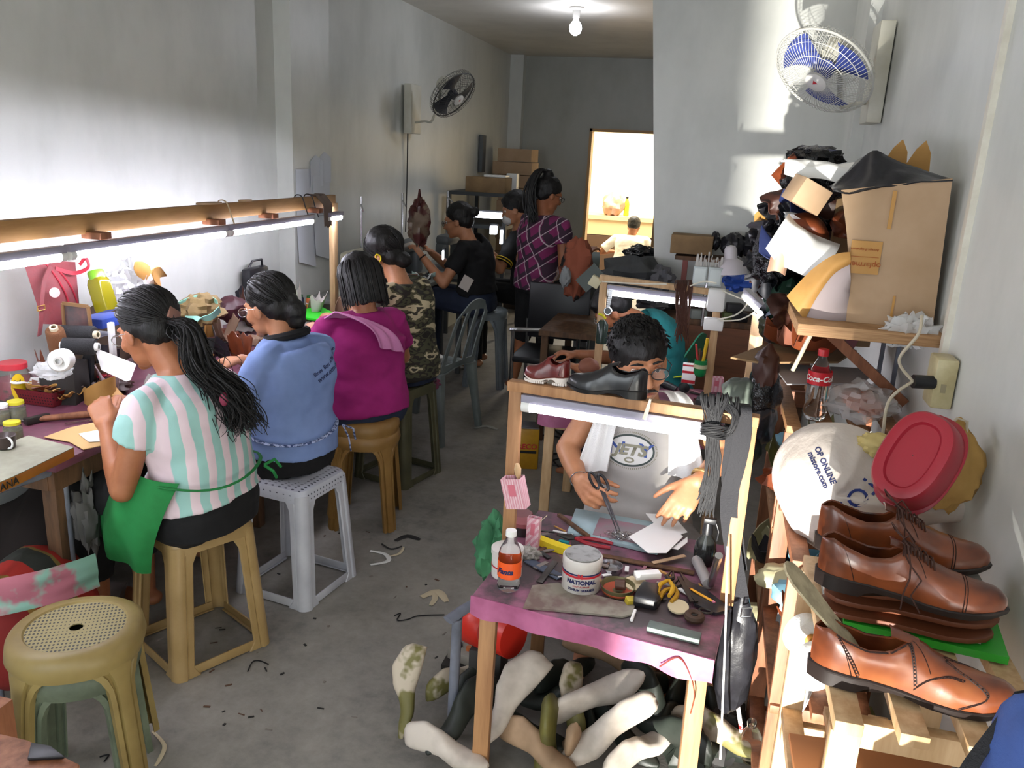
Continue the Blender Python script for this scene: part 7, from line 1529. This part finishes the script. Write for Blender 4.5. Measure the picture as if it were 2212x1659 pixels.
Geo().box(c+V((0, 0, .44)), (.42, .42, .04)).obj('seat', BLK, t, bevel=.01); Geo().tube([c+V((-.22, -.2, .62)), c+V((.0, -.22, .64)), c+V((.22, -.2, .62))], .012, 8).obj('armrest', STEEL, t); Geo().box(c+V((.0, .2, .68)), (.40, .03, .36)).obj('backrest', BLK, t, bevel=.01)
g = Geo(); cj = at(1248, 580, Y=5.0); lump('jacket', 'orange and black jacket draped over the back of the steel-armed chair', 'jacket', mat('rust_orange_cloth', '#8a4a34', .85, c2='#141210', scale=3.4, lo=.52, hi=.56), cj, (.10, .08, .17), .25, 2); lump('white_cloth', 'white cloth on the chair beside the orange and black jacket', 'cloth', mat('dull_white_cloth', '#8d9092', .9), at(1222, 598, Y=4.92), (.035, .04, .06), .2, 3)
c = at(1285, 562, Y=6.0); t = thing('grinding_machine', 'grey machine wheel housing in front of the doorway', 'machine', (c.x, c.y, 0)); Geo().lathe([(.002, -.03), (.10, -.03), (.10, .03), (.002, .03)], c-V((0, 0, .04)), 24, frame((1, .2, 0))).obj('wheel', mat('grey_green_metal', '#6e7a78', .5), t); Geo().box(V((c.x, c.y, (c.z-.1)/2)), (.2, .2, c.z-.1)).obj('pedestal', MG, t)
lump('white_rag', 'pale rag lying on the floor left of the second bench', 'rag', mat('pale_rag', '#6b6a68', .9), at(1255, 745, Y=4.15)+V((0, 0, -.25)), (.10, .10, .07), .3, 3)
lump('tan_cushion', 'brown round cushion behind the oxblood shoe', 'cushion', mat('brown_pad', '#7a4a38', .7), at(1272, 792, Y=3.5), (.045, .04, .04), .1, 2)
# counter storage
c = at(1495, 530, Y=4.95); t = thing('wall_ledge', 'dark ledge with a reddish leg on the brown counter against the partition', 'ledge', (.05, 4.92, .81)); Geo().box((.12, 4.93, 1.115), (.72, .20, .022)).obj('ledge_board', WOODD, t); Geo().box((-.18, 4.86, .955), (.03, .03, .30)).obj('leg', mat('reddish_paint', '#7a3e38', .6), t); Geo().box((.44, 4.86, .955), (.03, .03, .30)).obj('leg', mat('reddish_paint', '#7a3e38', .6), t)
tag(Geo().box((c.x, 4.93, 1.19), (.235, .16, .105)).obj('cardboard_box', CARDD, bevel=.003), 'brown cardboard box on the dark ledge against the partition', 'cardboard box')
for i, (x, y, r_) in enumerate(((1585, 530, (.07, .07, .07)), (1630, 530, (.08, .07, .075)), (1545, 520, (.03, .05, .05)))): lump('black_bag', ['black bag in the middle of the dark ledge', 'larger black bag at the right end of the dark ledge', 'small black bundle beside the box on the dark ledge'][i], 'bag', BLEATH, at(x, y, Y=4.93), r_, .2, 3)
p = at(1528, 592, Y=4.3); t = thing('wall_file', 'grey two-slot holder full of paper strips behind the second lamp frame', 'holder', p); GPL = mat('grey_plastic', '#a8b0ae', .4)
for dx in (-.036, .040): Geo().box(p+V((dx, 0, -.01)), (.068, .04, .095)).obj('slot', GPL, t, bevel=.003); Geo().box(p+V((dx, -.021, -.01)), (.054, .002, .075)).obj('panel', mat('light_grey_panel', '#b9c2bd', .5), t)
rr = random.Random(14)
for i in range(16): a_ = p+V((-.06+.0085*i, rr.uniform(-.01, .01), .035)); g = Geo(); g.bar(a_, a_+V((rr.uniform(-.01, .01), 0, rr.uniform(.03, .075))), rr.uniform(.004, .012), .001); tag(g.obj('paper_strip', mat('grey_paper', '#a9a69f', .7)), 'pale strip sticking out of the grey two-slot holder', 'paper strip', 'strips in the grey holder')
Geo().tube([p+V((0, .03, -.05)), V((p.x, p.y+.03, .83))], .008, 6).obj('stand', STEEL, t)
c = at(1578, 575, Y=4.35); t = thing('desk_lamp', 'white domed desk lamp with a double arm behind the second bench', 'desk lamp', c); Geo().lathe([(.085, -.035), (.080, -.01), (.055, .025), (.032, .04), (.030, .085), (.022, .10), (.002, .105)], c, 28, axes((1, 0, .1), (-.08, 0, 1))).obj('shade', mat('lamp_grey_white', '#b9b4b8', .35), t, solid=.002)
for q in (0, .03): Geo().bar(c+V((.03, .02, .05-q)), c+V((.17, .05, -.04-q)), .008, .008).obj('arm', STEEL, t)
Geo().tube([c+V((.17, .05, -.06)), V((c.x+.17, c.y+.1, .82))], .008, 8).obj('arm', STEEL, t)
lump('blue_plastic_bag', 'blue plastic bag on the brown counter', 'plastic bag', mat('blue_film', '#2f55b0', .5), at(1598, 610, Y=4.5), (.085, .07, .045), .3, 3); scrap('green_cloth', 'bright green triangular piece near the blue plastic bag', 'cloth', mat('bright_green', '#2f8a24', .7), at(1640, 600, Y=4.2), .09, .07, rotm(1.4, 0, .2), (.1, .1), .01, .003, leaf)
for i, (x, y, m_, lb) in enumerate(((1590, 630, mat('black_white_shoe', '#2a2a2c', .5), 'black padded thing in front of the blue plastic bag'), (1600, 650, BLK, 'black tool case on the counter below the blue bag'), (1580, 668, mat('olive_can', '#4f5a2c', .5), 'olive container on the brown counter'), (1510, 668, mat('mesh_grey', '#7d827d', .6), 'grey mesh box hanging behind the brown laces'))): q = at(x, y, Y=4.72); tag(Geo().box(V((min(q.x, .5), 4.66 if i < 3 else 4.64, .835+.05*(i == 0))), (.09, .06, .05), rotm(0, 0, .2)).obj('counter_item', m_, bevel=.008), lb, 'container')
# second bench things
def E2(px, py, z=.602): return at(px, py, Z=z)
c = E2(1486, 828); t = thing('cigarette_carton', 'red and white small carton on the second bench', 'carton', c); Geo().box(c+V((0, 0, .05)), (.065, .03, .10)).obj('carton_body', WPR, t, bevel=.001)
for z_, h_ in ((.093, .008), (.060, .012), (.012, .016)): Geo().box(c+V((0, -.0155, z_)), (.064, .001, h_)).obj('print', REDP, t)
t = thing('tool_bottle', 'cut green soda bottle full of tools tied to the right post of the second bench', 'tool holder', at(1515, 800, Y=3.76)); c = at(1512, 800, Y=3.75); Geo().lathe([(.002, -.02), (.02, -.025), (.028, -.01), (.028, .05)], c, 20, cap=False).obj('bottle_half', mat('green_pet', '#1f8a4c', .15, alpha=.75), t, solid=.001); Geo().lathe([(.0295, .012), (.031, .012), (.031, .03), (.0295, .03)], c, 20, cap=False).obj('tape_band', mat('cream_tape', '#b9b892', .6), t)
for i, (dx, h_, m_) in enumerate(((-.02, .10, mat('red_brush', '#b83a3a', .5)), (.012, .13, mat('yellow_tool', '#c9a51c', .4)), (.0, .07, DM), (-.008, .08, WOODD))): a_ = c+V((dx*.5, 0, .02)); tag(Geo().tube([a_, a_+V((dx, 0, h_))], .005+.003*(i == 1), 8).obj('tool', m_), ['red-tipped tool in the green bottle holder', 'yellow tool in the green bottle holder', 'dark metal tool in the green bottle holder', 'wooden tool in the green bottle holder'][i], 'tool')
b = E2(1545, 845); open_pack('cream_pack', 'cream open carton right of the post on the second bench', b, axes((1, .1, 0)), .06, .04, .07, False)
c = E2(1460, 842); tag(Geo().lathe([(.002, 0), (.018, 0), (.020, .05), (.014, .09), (.002, .09)], c, 18, axes((.3, 0, 1), (-1, .3, .3))).obj('black_torch', BLK), 'black torch lying on the second bench', 'torch'); c = E2(1475, 836, .62); tag(Geo().lathe([(.002, 0), (.022, 0), (.024, .05), (.002, .055)], c, 18, frame((.2, -1, .2))).obj('black_lens', BLK), 'black round cap beside the black torch', 'cap'); tag(Geo().tube([E2(1455, 815, .62), E2(1485, 812, .62), E2(1495, 815, .62)], [.003, .008, .003], 8).obj('yellow_knife', mat('neon_yellow', '#c9d82a', .5)), 'bright yellow utility knife on the second bench', 'knife')
tag(Geo().box(E2(1545, 872, .62), (.17, .08, .04), rotm(0, 0, -.05)).obj('black_tray', mat('grime_black', '#252729', .6), bevel=.01), 'black tray behind the knotted laces', 'tray'); tag(Geo().box(E2(1560, 868, .645), (.09, .02, .01), rotm(0, 0, -.05)).obj('mint_bar', mat('mint_bar', '#8fb0ab', .5), bevel=.003), 'pale mint bar lying on the black tray', 'bar')
rr = random.Random(57)
for i in range(26): a = rr.uniform(0, 3); c = V((rr.uniform(-.6, .1), rr.uniform(3.3, 3.85), .606)); d = V((math.cos(a), math.sin(a), .05))*rr.uniform(.012, .045); g = Geo(); g.bar(c-d, c+d, rr.uniform(.008, .03), .006); tag(g.obj('bench_piece', rr.choice(MESS+[PAPER, DBL])), 'small tool or cut piece scattered on the second bench', 'piece', 'pieces on the second bench')
# laces on second rail, switch boxes, cables, watch
t = thing('lace_bundle', 'bundle of brown leather laces hanging from the second lamp frame', 'laces', at(1475, 640, Y=3.78)); g = Geo(); BL_ = mat('brown_laces', '#46281c', .7)
for i in range(34): x = 1460+rr.uniform(0, 34); p0 = at(x, 606, Y=3.81); p1 = at(x+rr.uniform(-3, 3), 622, Y=3.765); p2 = at(x*.6+1478*.4+(rr.choice([-9, 3])), 665+rr.uniform(-6, 6), Y=3.765); p3 = at(x*.5+739+rr.choice([-12, 2]), rr.uniform(672, 745), Y=3.77); g.tube([q[0] for q in spl([(p0,), (p1,), (p2,), (p3,)], 4)], .0026, 4)
g.obj('laces', BL_, t)
c = at(1547, 648, Y=3.70); t = thing('plug_adapter', 'white plug adapter block on the right post of the second lamp frame', 'adapter', c); Geo().box(c, (.075, .05, .10)).obj('housing', WHT, t, bevel=.010)
c2 = at(1541, 700, Y=3.70); t = thing('socket_box', 'white socket box lower on the right post of the second lamp frame', 'socket', c2); Geo().box(c2, (.085, .04, .055)).obj('housing', WHT, t, bevel=.006)
g = Geo()
CB = mat('white_cable', '#d2cfc0', .5)
for i, pp in enumerate(([(1550, 690), (1590, 680), (1615, 655), (1622, 625)], [(1555, 693), (1600, 690), (1640, 668)], [(1560, 628), (1600, 645), (1640, 655)], [(1490, 618), (1520, 608), (1548, 612)], [(1300, 608), (1360, 612), (1440, 614)])): g = Geo(); g.tube([q[0] for q in spl([(at(x, y, Y=3.66-.05*(j if i < 3 else 0)),) for j, (x, y) in enumerate(pp)], 6)], .0035, 6); tag(g.obj('white_cable', CB), ['white cable looping down from the socket box to the tilted lamp', 'lower white cable from the socket box to the tilted lamp', 'white cable from the plug adapter to the tilted lamp', 'white cable arching into the top of the plug adapter', 'white cable lying along the second lamp rail'][i], 'cable')
c = at(1313, 672, Y=3.74); t = thing('wristwatch', 'steel wristwatch hanging from the second lamp frame', 'watch', c); Geo().lathe([(.002, -.004), (.019, -.004), (.020, 0), (.017, .004), (.002, .004)], c, 22, frame((0, -1, .2))).obj('case', STEEL, t); Geo().lathe([(.002, .0042), (.015, .0042), (.015, .005), (.002, .005)], c, 22, frame((0, -1, .2))).obj('dial', mat('dark_dial', '#30343a', .3), t)
g = Geo()
for i in range(9): g.box(c+V((.001*i, 0, .024+.0095*i)), (.017, .005, .0075))
g.obj('bracelet', STEEL, t)
c = at(1302, 610, Y=3.80); tag(Geo().box(c+V((-.035, .0, 0)), (.05, .03, .05), rotm(0, .5, 0)).obj('lamp_bracket', mat('cream_bracket', '#b9b394', .6), bevel=.003), 'cream bracket at the left end of the second lamp rail', 'bracket'); scrap('dark_card', 'dark card propped behind the left end of the second lamp rail', 'card', mat('dark_card', '#3a423e', .5), at(1275, 600, Y=3.9), .12, .08, rotm(1.2, -.8, .2), (.0, .0), .0)
c = at(1293, 690, Y=3.74); t = thing('spray_bottle', 'dark bottle with yellow trim behind the left post of the second frame', 'bottle', c); Geo().lathe([(.002, -.09), (.025, -.09), (.027, .0), (.012, .02), (.002, .02)], c+V((.02, 0, -.02)), 18).obj('bottle_body', mat('green_black_glass', '#27352f', .2), t); Geo().tube([c+V((0, -.02, .03)), c+V((.02, -.02, .025)), c+V((.035, -.02, .01))], .006, 6).obj('trigger', mat('yellow_trigger', '#c9c22a', .4), t)
# post carrying the tilted lamp
t = thing('wooden_post', 'wooden post carrying the tilted lamp at the right of the second bench', 'post', (.16, 3.3, 0)); p = at(1640, 680, Y=3.3); Geo().box((p.x, 3.3, p.z/2), (.05, .035, p.z)).obj('post', WOODL, t, bevel=.002)
scrap('clear_sleeve', 'pale blue translucent sheet beside the tilted lamp', 'sheet', mat('pale_blue_film', '#aebfd9', .3, alpha=.7), at(1672, 660, Y=3.0), .05, .12, rotm(1.3, .5, .1), (.5, 0), .01)
t = thing('olive_bag', 'olive green shiny bag under the tilted lamp', 'bag', at(1680, 700, Y=2.95)); lump('bag_body', '', '', mat('olive_shiny', '#4d4e2c', .3, c2='#1a1b16', scale=5), at(1685, 705, Y=3.0), (.075, .07, .065), .12, 2.5, parent=t)
# ---------------------------------------------------------------- back room
t = thing('kitchen_counter', 'pale counter with dark openings in the bright back room', 'counter', (-1.1, 12.4, 0)); WB_ = mat('warm_cream_board', '#cdb48c', .6); Geo().box((-1.1, 12.45, .80), (2.6, .6, .06)).obj('counter_top', WB_, t); Geo().box((-1.1, 12.2, .66), (2.6, .04, .22)).obj('front_board', WB_, t); Geo().box((-1.1, 12.3, .27), (2.6, .3, .54)).obj('base_cabinet', mat('dark_brown_opening', '#4f3a2a', .8), t)
c = at(1322, 480, Y=12.3); lump('plastic_shopping_bag', 'large white plastic shopping bag on the back room counter', 'shopping bag', mat('warm_white_film', '#c9a68a', .6, c2='#a5796a', scale=3), V((c.x, 12.3, .98)), (.16, .14, .17), .2, 2.5)
c = V((at(1350, 490, Y=12.3).x, 12.3, .83)); bottle('green_bottle', 'green-yellow bottle with dark cap on the back room counter', c, .28, .04, BLK, None, mat('yellow_green_bottle', '#a5b82a', .3))
t = thing('folding_stool', 'low stool under the man in the white polo shirt', 'stool', (-1.13, 10.75, 0)); Geo().box((-1.13, 10.75, .22), (.34, .30, .03)).obj('seat', BLK, t); 
for dx in (-.14, .14):
    for dy in (-.12, .12): Geo().box((-1.13+dx, 10.75+dy, .105), (.03, .03, .21)).obj('leg', STEEL, t)
Geo().box((-.62, BY+.02, 1.42), (.02, .02, .02))
# M1 seat
t = thing('low_bench_seat', 'low dark wooden seat under the man with scissors', 'stool', (-.165, 2.62, 0)); Geo().box((-.165, 2.64, .345), (.34, .28, .03)).obj('seat', WOODD, t, bevel=.004)
for dx in (-.14, .14):
    for dy in (-.11, .11): Geo().box((-.165+dx, 2.64+dy, .165), (.035, .035, .33)).obj('leg', WOODD, t)
for i in range(5): g = Geo(); g.lathe([(.002, 0), (.07, 0), (.09, .010), (.085, .012), (.002, .004)], V((-1.60, 4.50, .425+.007*i)), 26); tag(g.obj('white_tray', WHT), 'shallow white tray stacked on the seat of the grey slotted chair', 'tray', 'white trays on the grey chair')
lump('pink_cloth', 'pink and grey patterned cloth hanging behind the camouflage shirt', 'cloth', mat('pink_black_cloth', '#8e3c5c', .9, c2='#3a2c34', scale=14), at(920, 825, Y=4.05), (.07, .06, .04), .3, 3)
# ---------------------------------------------------------------- right racks
c = at(1762, 872, Y=2.50); b = V((c.x, 2.50, .927)); t = bottle('cola_bottle', 'empty clear cola bottle with red cap and red label on the brown rack', b, .215, .034, mat('red_cap', '#c0202a', .35), mat('cola_red', '#c41f2c', .4), lab=(.52, .70)); 
wraptext('Coca-Cola', .024, b, .0350, .131, WPR, t, -1.65, .25, .0006)
c = at(1862, 850, Y=2.55); lump('sandal_bag', 'orange sole wrapped in clear plastic on the brown rack', 'wrapped sole', FILMP, V((c.x, 2.55, .985)), (.10, .12, .05), .25, 3.5); c3 = V((c.x+.005, 2.55, .985)); g = Geo(); g.sph(c3, (.065, .10, .014), rotm(.1, .25, -.2)); tag(g.obj('orange_sole', mat('orange_rubber', '#d9703c', .5)), 'orange rubber sole inside the clear plastic on the brown rack', 'sole')
pts = [at(x, y, Z=1.03) for x, y in ((1665, 785), (1720, 790), (1900, 800), (1860, 830), (1700, 832))]; g = Geo(); g.loft([pts, [p+V((0, 0, .004)) for p in pts]]); tag(g.obj('grey_board', mat('grey_sheet', '#9c9a9c', .7), smooth=False), 'flat light grey sheet behind the cola bottle', 'sheet'); 
pts = [at(x, y, Z=1.06) for x, y in ((1578, 775), (1650, 748), (1760, 745), (1850, 760), (1810, 785), (1640, 786))]; g = Geo(); g.loft([pts, [p+V((0, 0, .006)) for p in pts]]); tag(g.obj('cardboard_sheet', CARDD, smooth=False), 'pointed dusty cardboard sheet jutting left behind the cola bottle', 'cardboard sheet')
for i, (x, y) in enumerate(((1700, 745), (1730, 752), (1760, 762), (1790, 745))): scrap('sole_leather', 'brown sole leather piece stacked on the pointed cardboard sheet', 'leather piece', [BRLEATH, mat('red_brown', '#7b4a38', .7)][i % 2], at(x, y, Z=1.075+.008*i), .16, .06, rotm(.05, .05, .2*i), (.1, .2), .01, group='sole leathers on the cardboard sheet')
c = at(1820, 745, Y=3.0); tag(Geo().box(V((c.x, 3.0, 1.10)), (.14, .12, .06), rotm(0, 0, .2)).obj('open_carton', CARD, bevel=.002), 'open brown carton under the plywood shelf', 'carton'); tag(Geo().box(at(1818, 735, Y=2.92), (.09, .03, .05), rotm(0, .35, 0)).obj('pink_card', mat('pink_card', '#a97078', .7)), 'pink card standing in the open brown carton', 'card')
for i, x in enumerate((1912, 1975)): p0 = at(x, 725, Y=2.9 if i == 0 else 2.75); tag(Geo().box(V((min(p0.x, .58), p0.y, (p0.z+.93)/2)), (.012, .012, p0.z-.93)).obj('steel_bar', GREYP), ['thin steel bar standing behind the wrapped sole', 'thin steel bar standing close to the wall outlet'][i], 'bar')
lump('clear_plastic_bag', 'knotted clear plastic bag hanging from the plywood shelf', 'plastic bag', FILMP, at(1965, 715, Y=2.36), (.06, .03, .04), .5, 4)
c = at(2030, 822, X=RX-.03); t = thing('wall_outlet', 'ivory outlet box on the right wall at the foot of the conduit', 'outlet', c); Geo().box(V((RX-.028, c.y, c.z)), (.05, .085, .125)).obj('outlet_box', mat('aged_ivory', '#c3b992', .4, c2='#a89c74', scale=12), t, bevel=.006); Geo().tube([V((RX-.05, c.y-.03, c.z+.0)), V((RX-.10, c.y-.04, c.z+.0))], .017, 14).obj('plug', BLK, t); Geo().box(V((RX-.03, c.y-.043, c.z-.01)), (.012, .002, .022)).obj('socket_face', mat('ivory_dark', '#8f866a', .5), t)
pc = V((RX-.10, c.y-.04, c.z)); CD = mat('beige_cord', '#b7ad98', .6)
for i, pp in enumerate(([pc, pc+V((-.04, 0, .05)), pc+V((-.01, -.01, .12)), pc+V((.0, .03, .16))], [pc, pc+V((-.05, -.02, -.05)), pc+V((-.055, -.04, -.14)), pc+V((-.055, -.04, -.20))])): g = Geo(); g.tube([q[0] for q in spl([(a,) for a in pp], 8)], .004, 6); tag(g.obj('beige_cable', CD), ['beige cable looping up from the black plug to the shelf', 'beige cable running down from the black plug behind the red tub'][i], 'cable')
S = [at(1765, 700, Y=2.38), at(1745, 735, Y=2.40), at(1725, 775, Y=2.42), at(1712, 800, Y=2.43)]; g = Geo(); g.tube(S, .006, 6); tag(g.obj('beige_rope', CD), 'beige rope dangling from the left front corner of the plywood shelf', 'rope')
g = Geo(); g.tube([at(1757, 722, Y=2.385), at(1850, 722, Y=2.385), at(1935, 735, Y=2.385)], .004, 6); tag(g.obj('beige_rope', CD), 'beige rope stretched along the front edge of the plywood shelf', 'rope')
# white paper bag, red tub, yellow bag
WPB = mat('white_paper_bag', '#cfc5bd', .8, c2='#c2b7ae', scale=6, bump=.25, bscale=6, bdist=.04)
t = thing('paper_bag', 'large crumpled white paper bag with blue STORE lettering on the rack', 'paper bag', (.38, 1.95, .80)); out = [(1660, 1050), (1690, 985), (1760, 940), (1822, 925), (1860, 940), (1895, 955), (1935, 1000), (1990, 1060), (2060, 1062), (2195, 1105), (2195, 1150), (2020, 1165), (1900, 1200), (1860, 1265), (1785, 1235), (1715, 1180), (1680, 1115)]
P_ = [at(x, y, Y=1.86+.10*(1-abs(y-1060)/180)) for x, y in out]; ce = at(1800, 1070, Y=1.80); rings = []
for k in range(9):
    u = k/8; rings.append([ce.lerp(p, .04+.96*math.sin(u*PI/2)) + V((0, .10*u*u, 0)) + V((noise.noise(p*9+V((k, 0, 0))), -abs(noise.noise(p*7+V((0, k, 0))))*1.2, noise.noise(p*8)))*.012*(1 if k else 0) for p in P_])
for k in range(1, 6): rings.append([p+V((0, .03*k, -.01*k))+(ce-p)*.06*k for p in rings[8]])
g = Geo(); g.loft(rings, cap=True); bag_ = g.obj('bag_body', WPB, t, sub=2)
for v in bag_.data.vertices:
    p = v.co*7; v.co.y -= .030*(.25-abs(noise.noise(p)))+.014*(.2-abs(noise.noise(p*2.3+V((5, 0, 0)))))
rX = V((.50, 0, -.86)).normalized(); MS = Matrix((V((.62, 0, .78)), V((-.78, 0, .62)), V((0, -1, 0)))).transposed()
BLUI = mat('blue_ink', '#22357a', .6)
for s_, px, py, txt, rot_ in ((.060, 1850, 1075, 'STORE', -PI*.83), (.018, 1782, 1005, 'OP ONLINE', -PI*.33+PI*.0), (.018, 1767, 1015, 'toms-store.com'.replace('toms-', 'mi'), -PI*.33)):
    o_ = text('print', txt, s_, Matrix.Rotation(0, 3, 'X') @ Matrix(((1, 0, 0), (0, 0, 1), (0, -1, 0))).transposed() @ Matrix.Rotation(rot_ if s_ < .05 else math.radians(-122), 3, 'Z'), at(px, py, Y=1.70), BLUI if s_ > .05 else INK, t, 0, .0004); stick(o_, bag_, (at(px, py, Y=1.8)-CAM), .002)
RT = mat('red_plastic_tub', '#98202f', .4); c = at(1972, 985, Y=1.66); ax = (CAM-c).normalized(); ax = (ax + V((-.25, 0, .25))).normalized(); t = thing('red_tub', 'red oval plastic tub standing on its side, base toward the viewer, on the white bag', 'tub', c)
zz_ = ax; lx = (MW @ V((.55, .83, 0))); lx = (lx-zz_*lx.dot(zz_)).normalized(); MM = Matrix((lx, zz_.cross(lx), zz_)).transposed()
def ov(a, b, z, n=40, e=.8): return [c+MM @ V((math.copysign(abs(math.cos(q))**e, math.cos(q))*a, math.copysign(abs(math.sin(q))**e, math.sin(q))*b, z)) for q in [2*PI*i/n for i in range(n)]]
g = Geo(); g.loft([ov(.107, .070, -.075), ov(.107, .070, -.072), ov(.097, .067, -.070), ov(.092, .062, .0), ov(.088, .058, .008), ov(.080, .050, .010), ov(.070, .040, .009), ov(.066, .036, .002), ov(.04, .02, .002), ov(.001, .001, .002)], cap=False); g.obj('tub_body', RT, t, solid=.002)
t = thing('yellow_paper_bag', 'yellow-brown paper bag with a cord handle behind the red tub', 'paper bag', at(2060, 1010, Y=1.85)); YBG = mat('yellow_kraft', '#b58f50', .8, c2='#a07c42', scale=8); lump('bag_body', '', '', YBG, at(2052, 1012, Y=1.84), (.06, .05, .095), .18, 2, parent=t); g = Geo(); pp = at(2040, 930, Y=1.84); g.tube([pp, pp+V((.02, 0, .03)), pp+V((.04, 0, .025)), pp+V((.045, 0, -.02))], .003, 6); g.obj('handle', CD, t)
lump('yellow_packet', 'pale yellow packet between white bag and red tub', 'packet', mat('pale_yellow', '#c2ae72', .7), at(1890, 960, Y=1.93), (.045, .03, .025), .2, 3)
# stuff on the rack shelves
rr = random.Random(63)
SHC = [LO, LP, PAPER, BLEATH, mat('grey_film', '#8f9196', .4), BRLEATH, mat('pale_blue_paper', '#7fb4c9', .7), mat('cream_paper', '#c2bd96', .8), LG]
for (x0, x1, y0, y1, zs, nm) in ((.25, .54, 2.45, 2.92, (.62, .70, .32, .40, .05, .12), 'brown rack behind the white paper bag'), (.25, .54, 1.83, 2.25, (.44, .52, .14, .22), 'reddish rack under the white paper bag')):
    for z in zs:
        for k in range(5):
            c = V((rr.uniform(x0+.02, x1-.05), y0+.06+(y1-y0-.1)*k/4, z+.02)); m_ = rr.choice(SHC)
            if rr.random() < .5: scrap('shelf_item', 'leather, paper or lining piece stuffed in the %s' % nm, 'piece', m_, c, rr.uniform(.10, .2), rr.uniform(.06, .1), rotm(rr.uniform(-.4, .4), rr.uniform(-.5, .5), rr.uniform(0, 3)), (rr.uniform(-.5, .5), .3), .02, .003, None, group='pieces in the %s' % nm, n=8)
            else: lump('shelf_bundle', 'bundle stuffed in the %s' % nm, 'bundle', m_, c, (rr.uniform(.05, .09), .06, .035), .2, 2.5, group='bundles in the %s' % nm, n=18)
for i in range(3): c = at([1742, 1762, 1760][i], [1375, 1440, 1375][i], Y=[1.60, 1.45, 1.62][i]); spool(['upper tape roll with orange core beside the pale rack', 'lower tape roll beside the pale rack', 'rear tape roll beside the pale rack'][i], c, (.5, -1, .1), .045, .03, WTT, mat('orange_core', '#b5782e', .5)) if i < 2 else None
tag(Geo().box((.40, 1.42, .535), (.30, .20, .012), rotm(.25, .0, .1)).obj('leather_board', mat('reddish_board', '#9a6238', .6), bevel=.002), 'reddish-brown board lying across the lower shelf of the pale rack', 'board')
tag(Geo().box((.44, 1.45, .525-.02), (.12, .3, .01)).obj('white_board', WHT), 'white sheet on the lower shelf of the pale rack', 'sheet')
tag(Geo().box((.40, .93, .385), (.24, .20, .77)).obj('wooden_crate', WOODD, bevel=.003), 'dark wooden crate under the blue backpack at the bottom right', 'crate')
# backpack bottom right
t = thing('backpack', 'blue backpack with a black strap at the bottom right corner', 'backpack', at(2190, 1640, Y=.95)); c = at(2240, 1670, Y=.98); c.z = max(c.z, .86); lump('bag_body', '', '', mat('blue_nylon', '#3d5796', .7, bump=.3, bscale=40), c, (.06, .08, .10), .1, 2, parent=t)
g = Geo(); S = [q[0] for q in spl([(at(2215, 1490, Y=1.02),), (at(2165, 1560, Y=1.0),), (at(2105, 1640, Y=.97),), (at(2080, 1690, Y=.95),)], 6)]; m_ = len(S)-1; g.sheet(lambda u, v: S[int(round(u*m_))]+V(((v-.5)*.022, 0, (v-.5)*.01)), m_, 3); g.obj('strap', mat('black_ribbed_strap', '#232326', .7, bump=.5, bscale=200), t, solid=.003)
# plastic bottle and red-white stick in the lower right
c = at(1622, 1640, Z=.06); bottle('empty_bottle', 'empty clear bottle lying among scraps under the racks', c, .16, .028, CLEARP, None, None, M=axes((0, 1, .3), (-.1, -.35, .9)))
g = Geo(); g.tube([at(1594, 1525, Z=.25), at(1600, 1565, Z=.16), at(1606, 1615, Z=.05)], .006, 8); tag(g.obj('striped_stick', mat('red_white_stick', '#c8c4c0', .5, c2='#b82a2a', scale=9, lo=.5, hi=.51)), 'red and white stick leaning under the racks', 'stick')
for i in range(8): c = V((rr.uniform(.02, .22), rr.uniform(1.9, 2.9), .04)); lump('floor_bundle', 'dark bundle on the floor between the bench and the racks', 'bundle', rr.choice([BLEATH, LG, DBL, mat('dusty_black', '#2c2b2b', .8)]), c, (rr.uniform(.06, .1), rr.uniform(.08, .13), rr.uniform(.04, .08)), .3, 3, group='dark bundles beside the racks', n=20)
for i, (x, y, z, a, b_) in enumerate(((1650, 850, .80, .05, .10), (1640, 900, .70, .05, .10), (1655, 800, .85, .04, .08), (1610, 960, .55, .05, .08), (1600, 850, .62, .06, .05))): lump('wrapped_bundle', ['glossy black-wrapped bundle behind the right lamp post', 'dark wrapped bundle below the glossy one', 'dark brown bundle left of the cola bottle rack', 'black bundle low behind the hanging black bag', 'greenish bundle behind the knotted laces'][i], 'bundle', [GLOSS, BLEATH, DBL, BLEATH, mat('green_grey', '#59625a', .6)][i], at(x, y, Y=2.62), (a, .08, b_), .15, 2, sharp=.2)
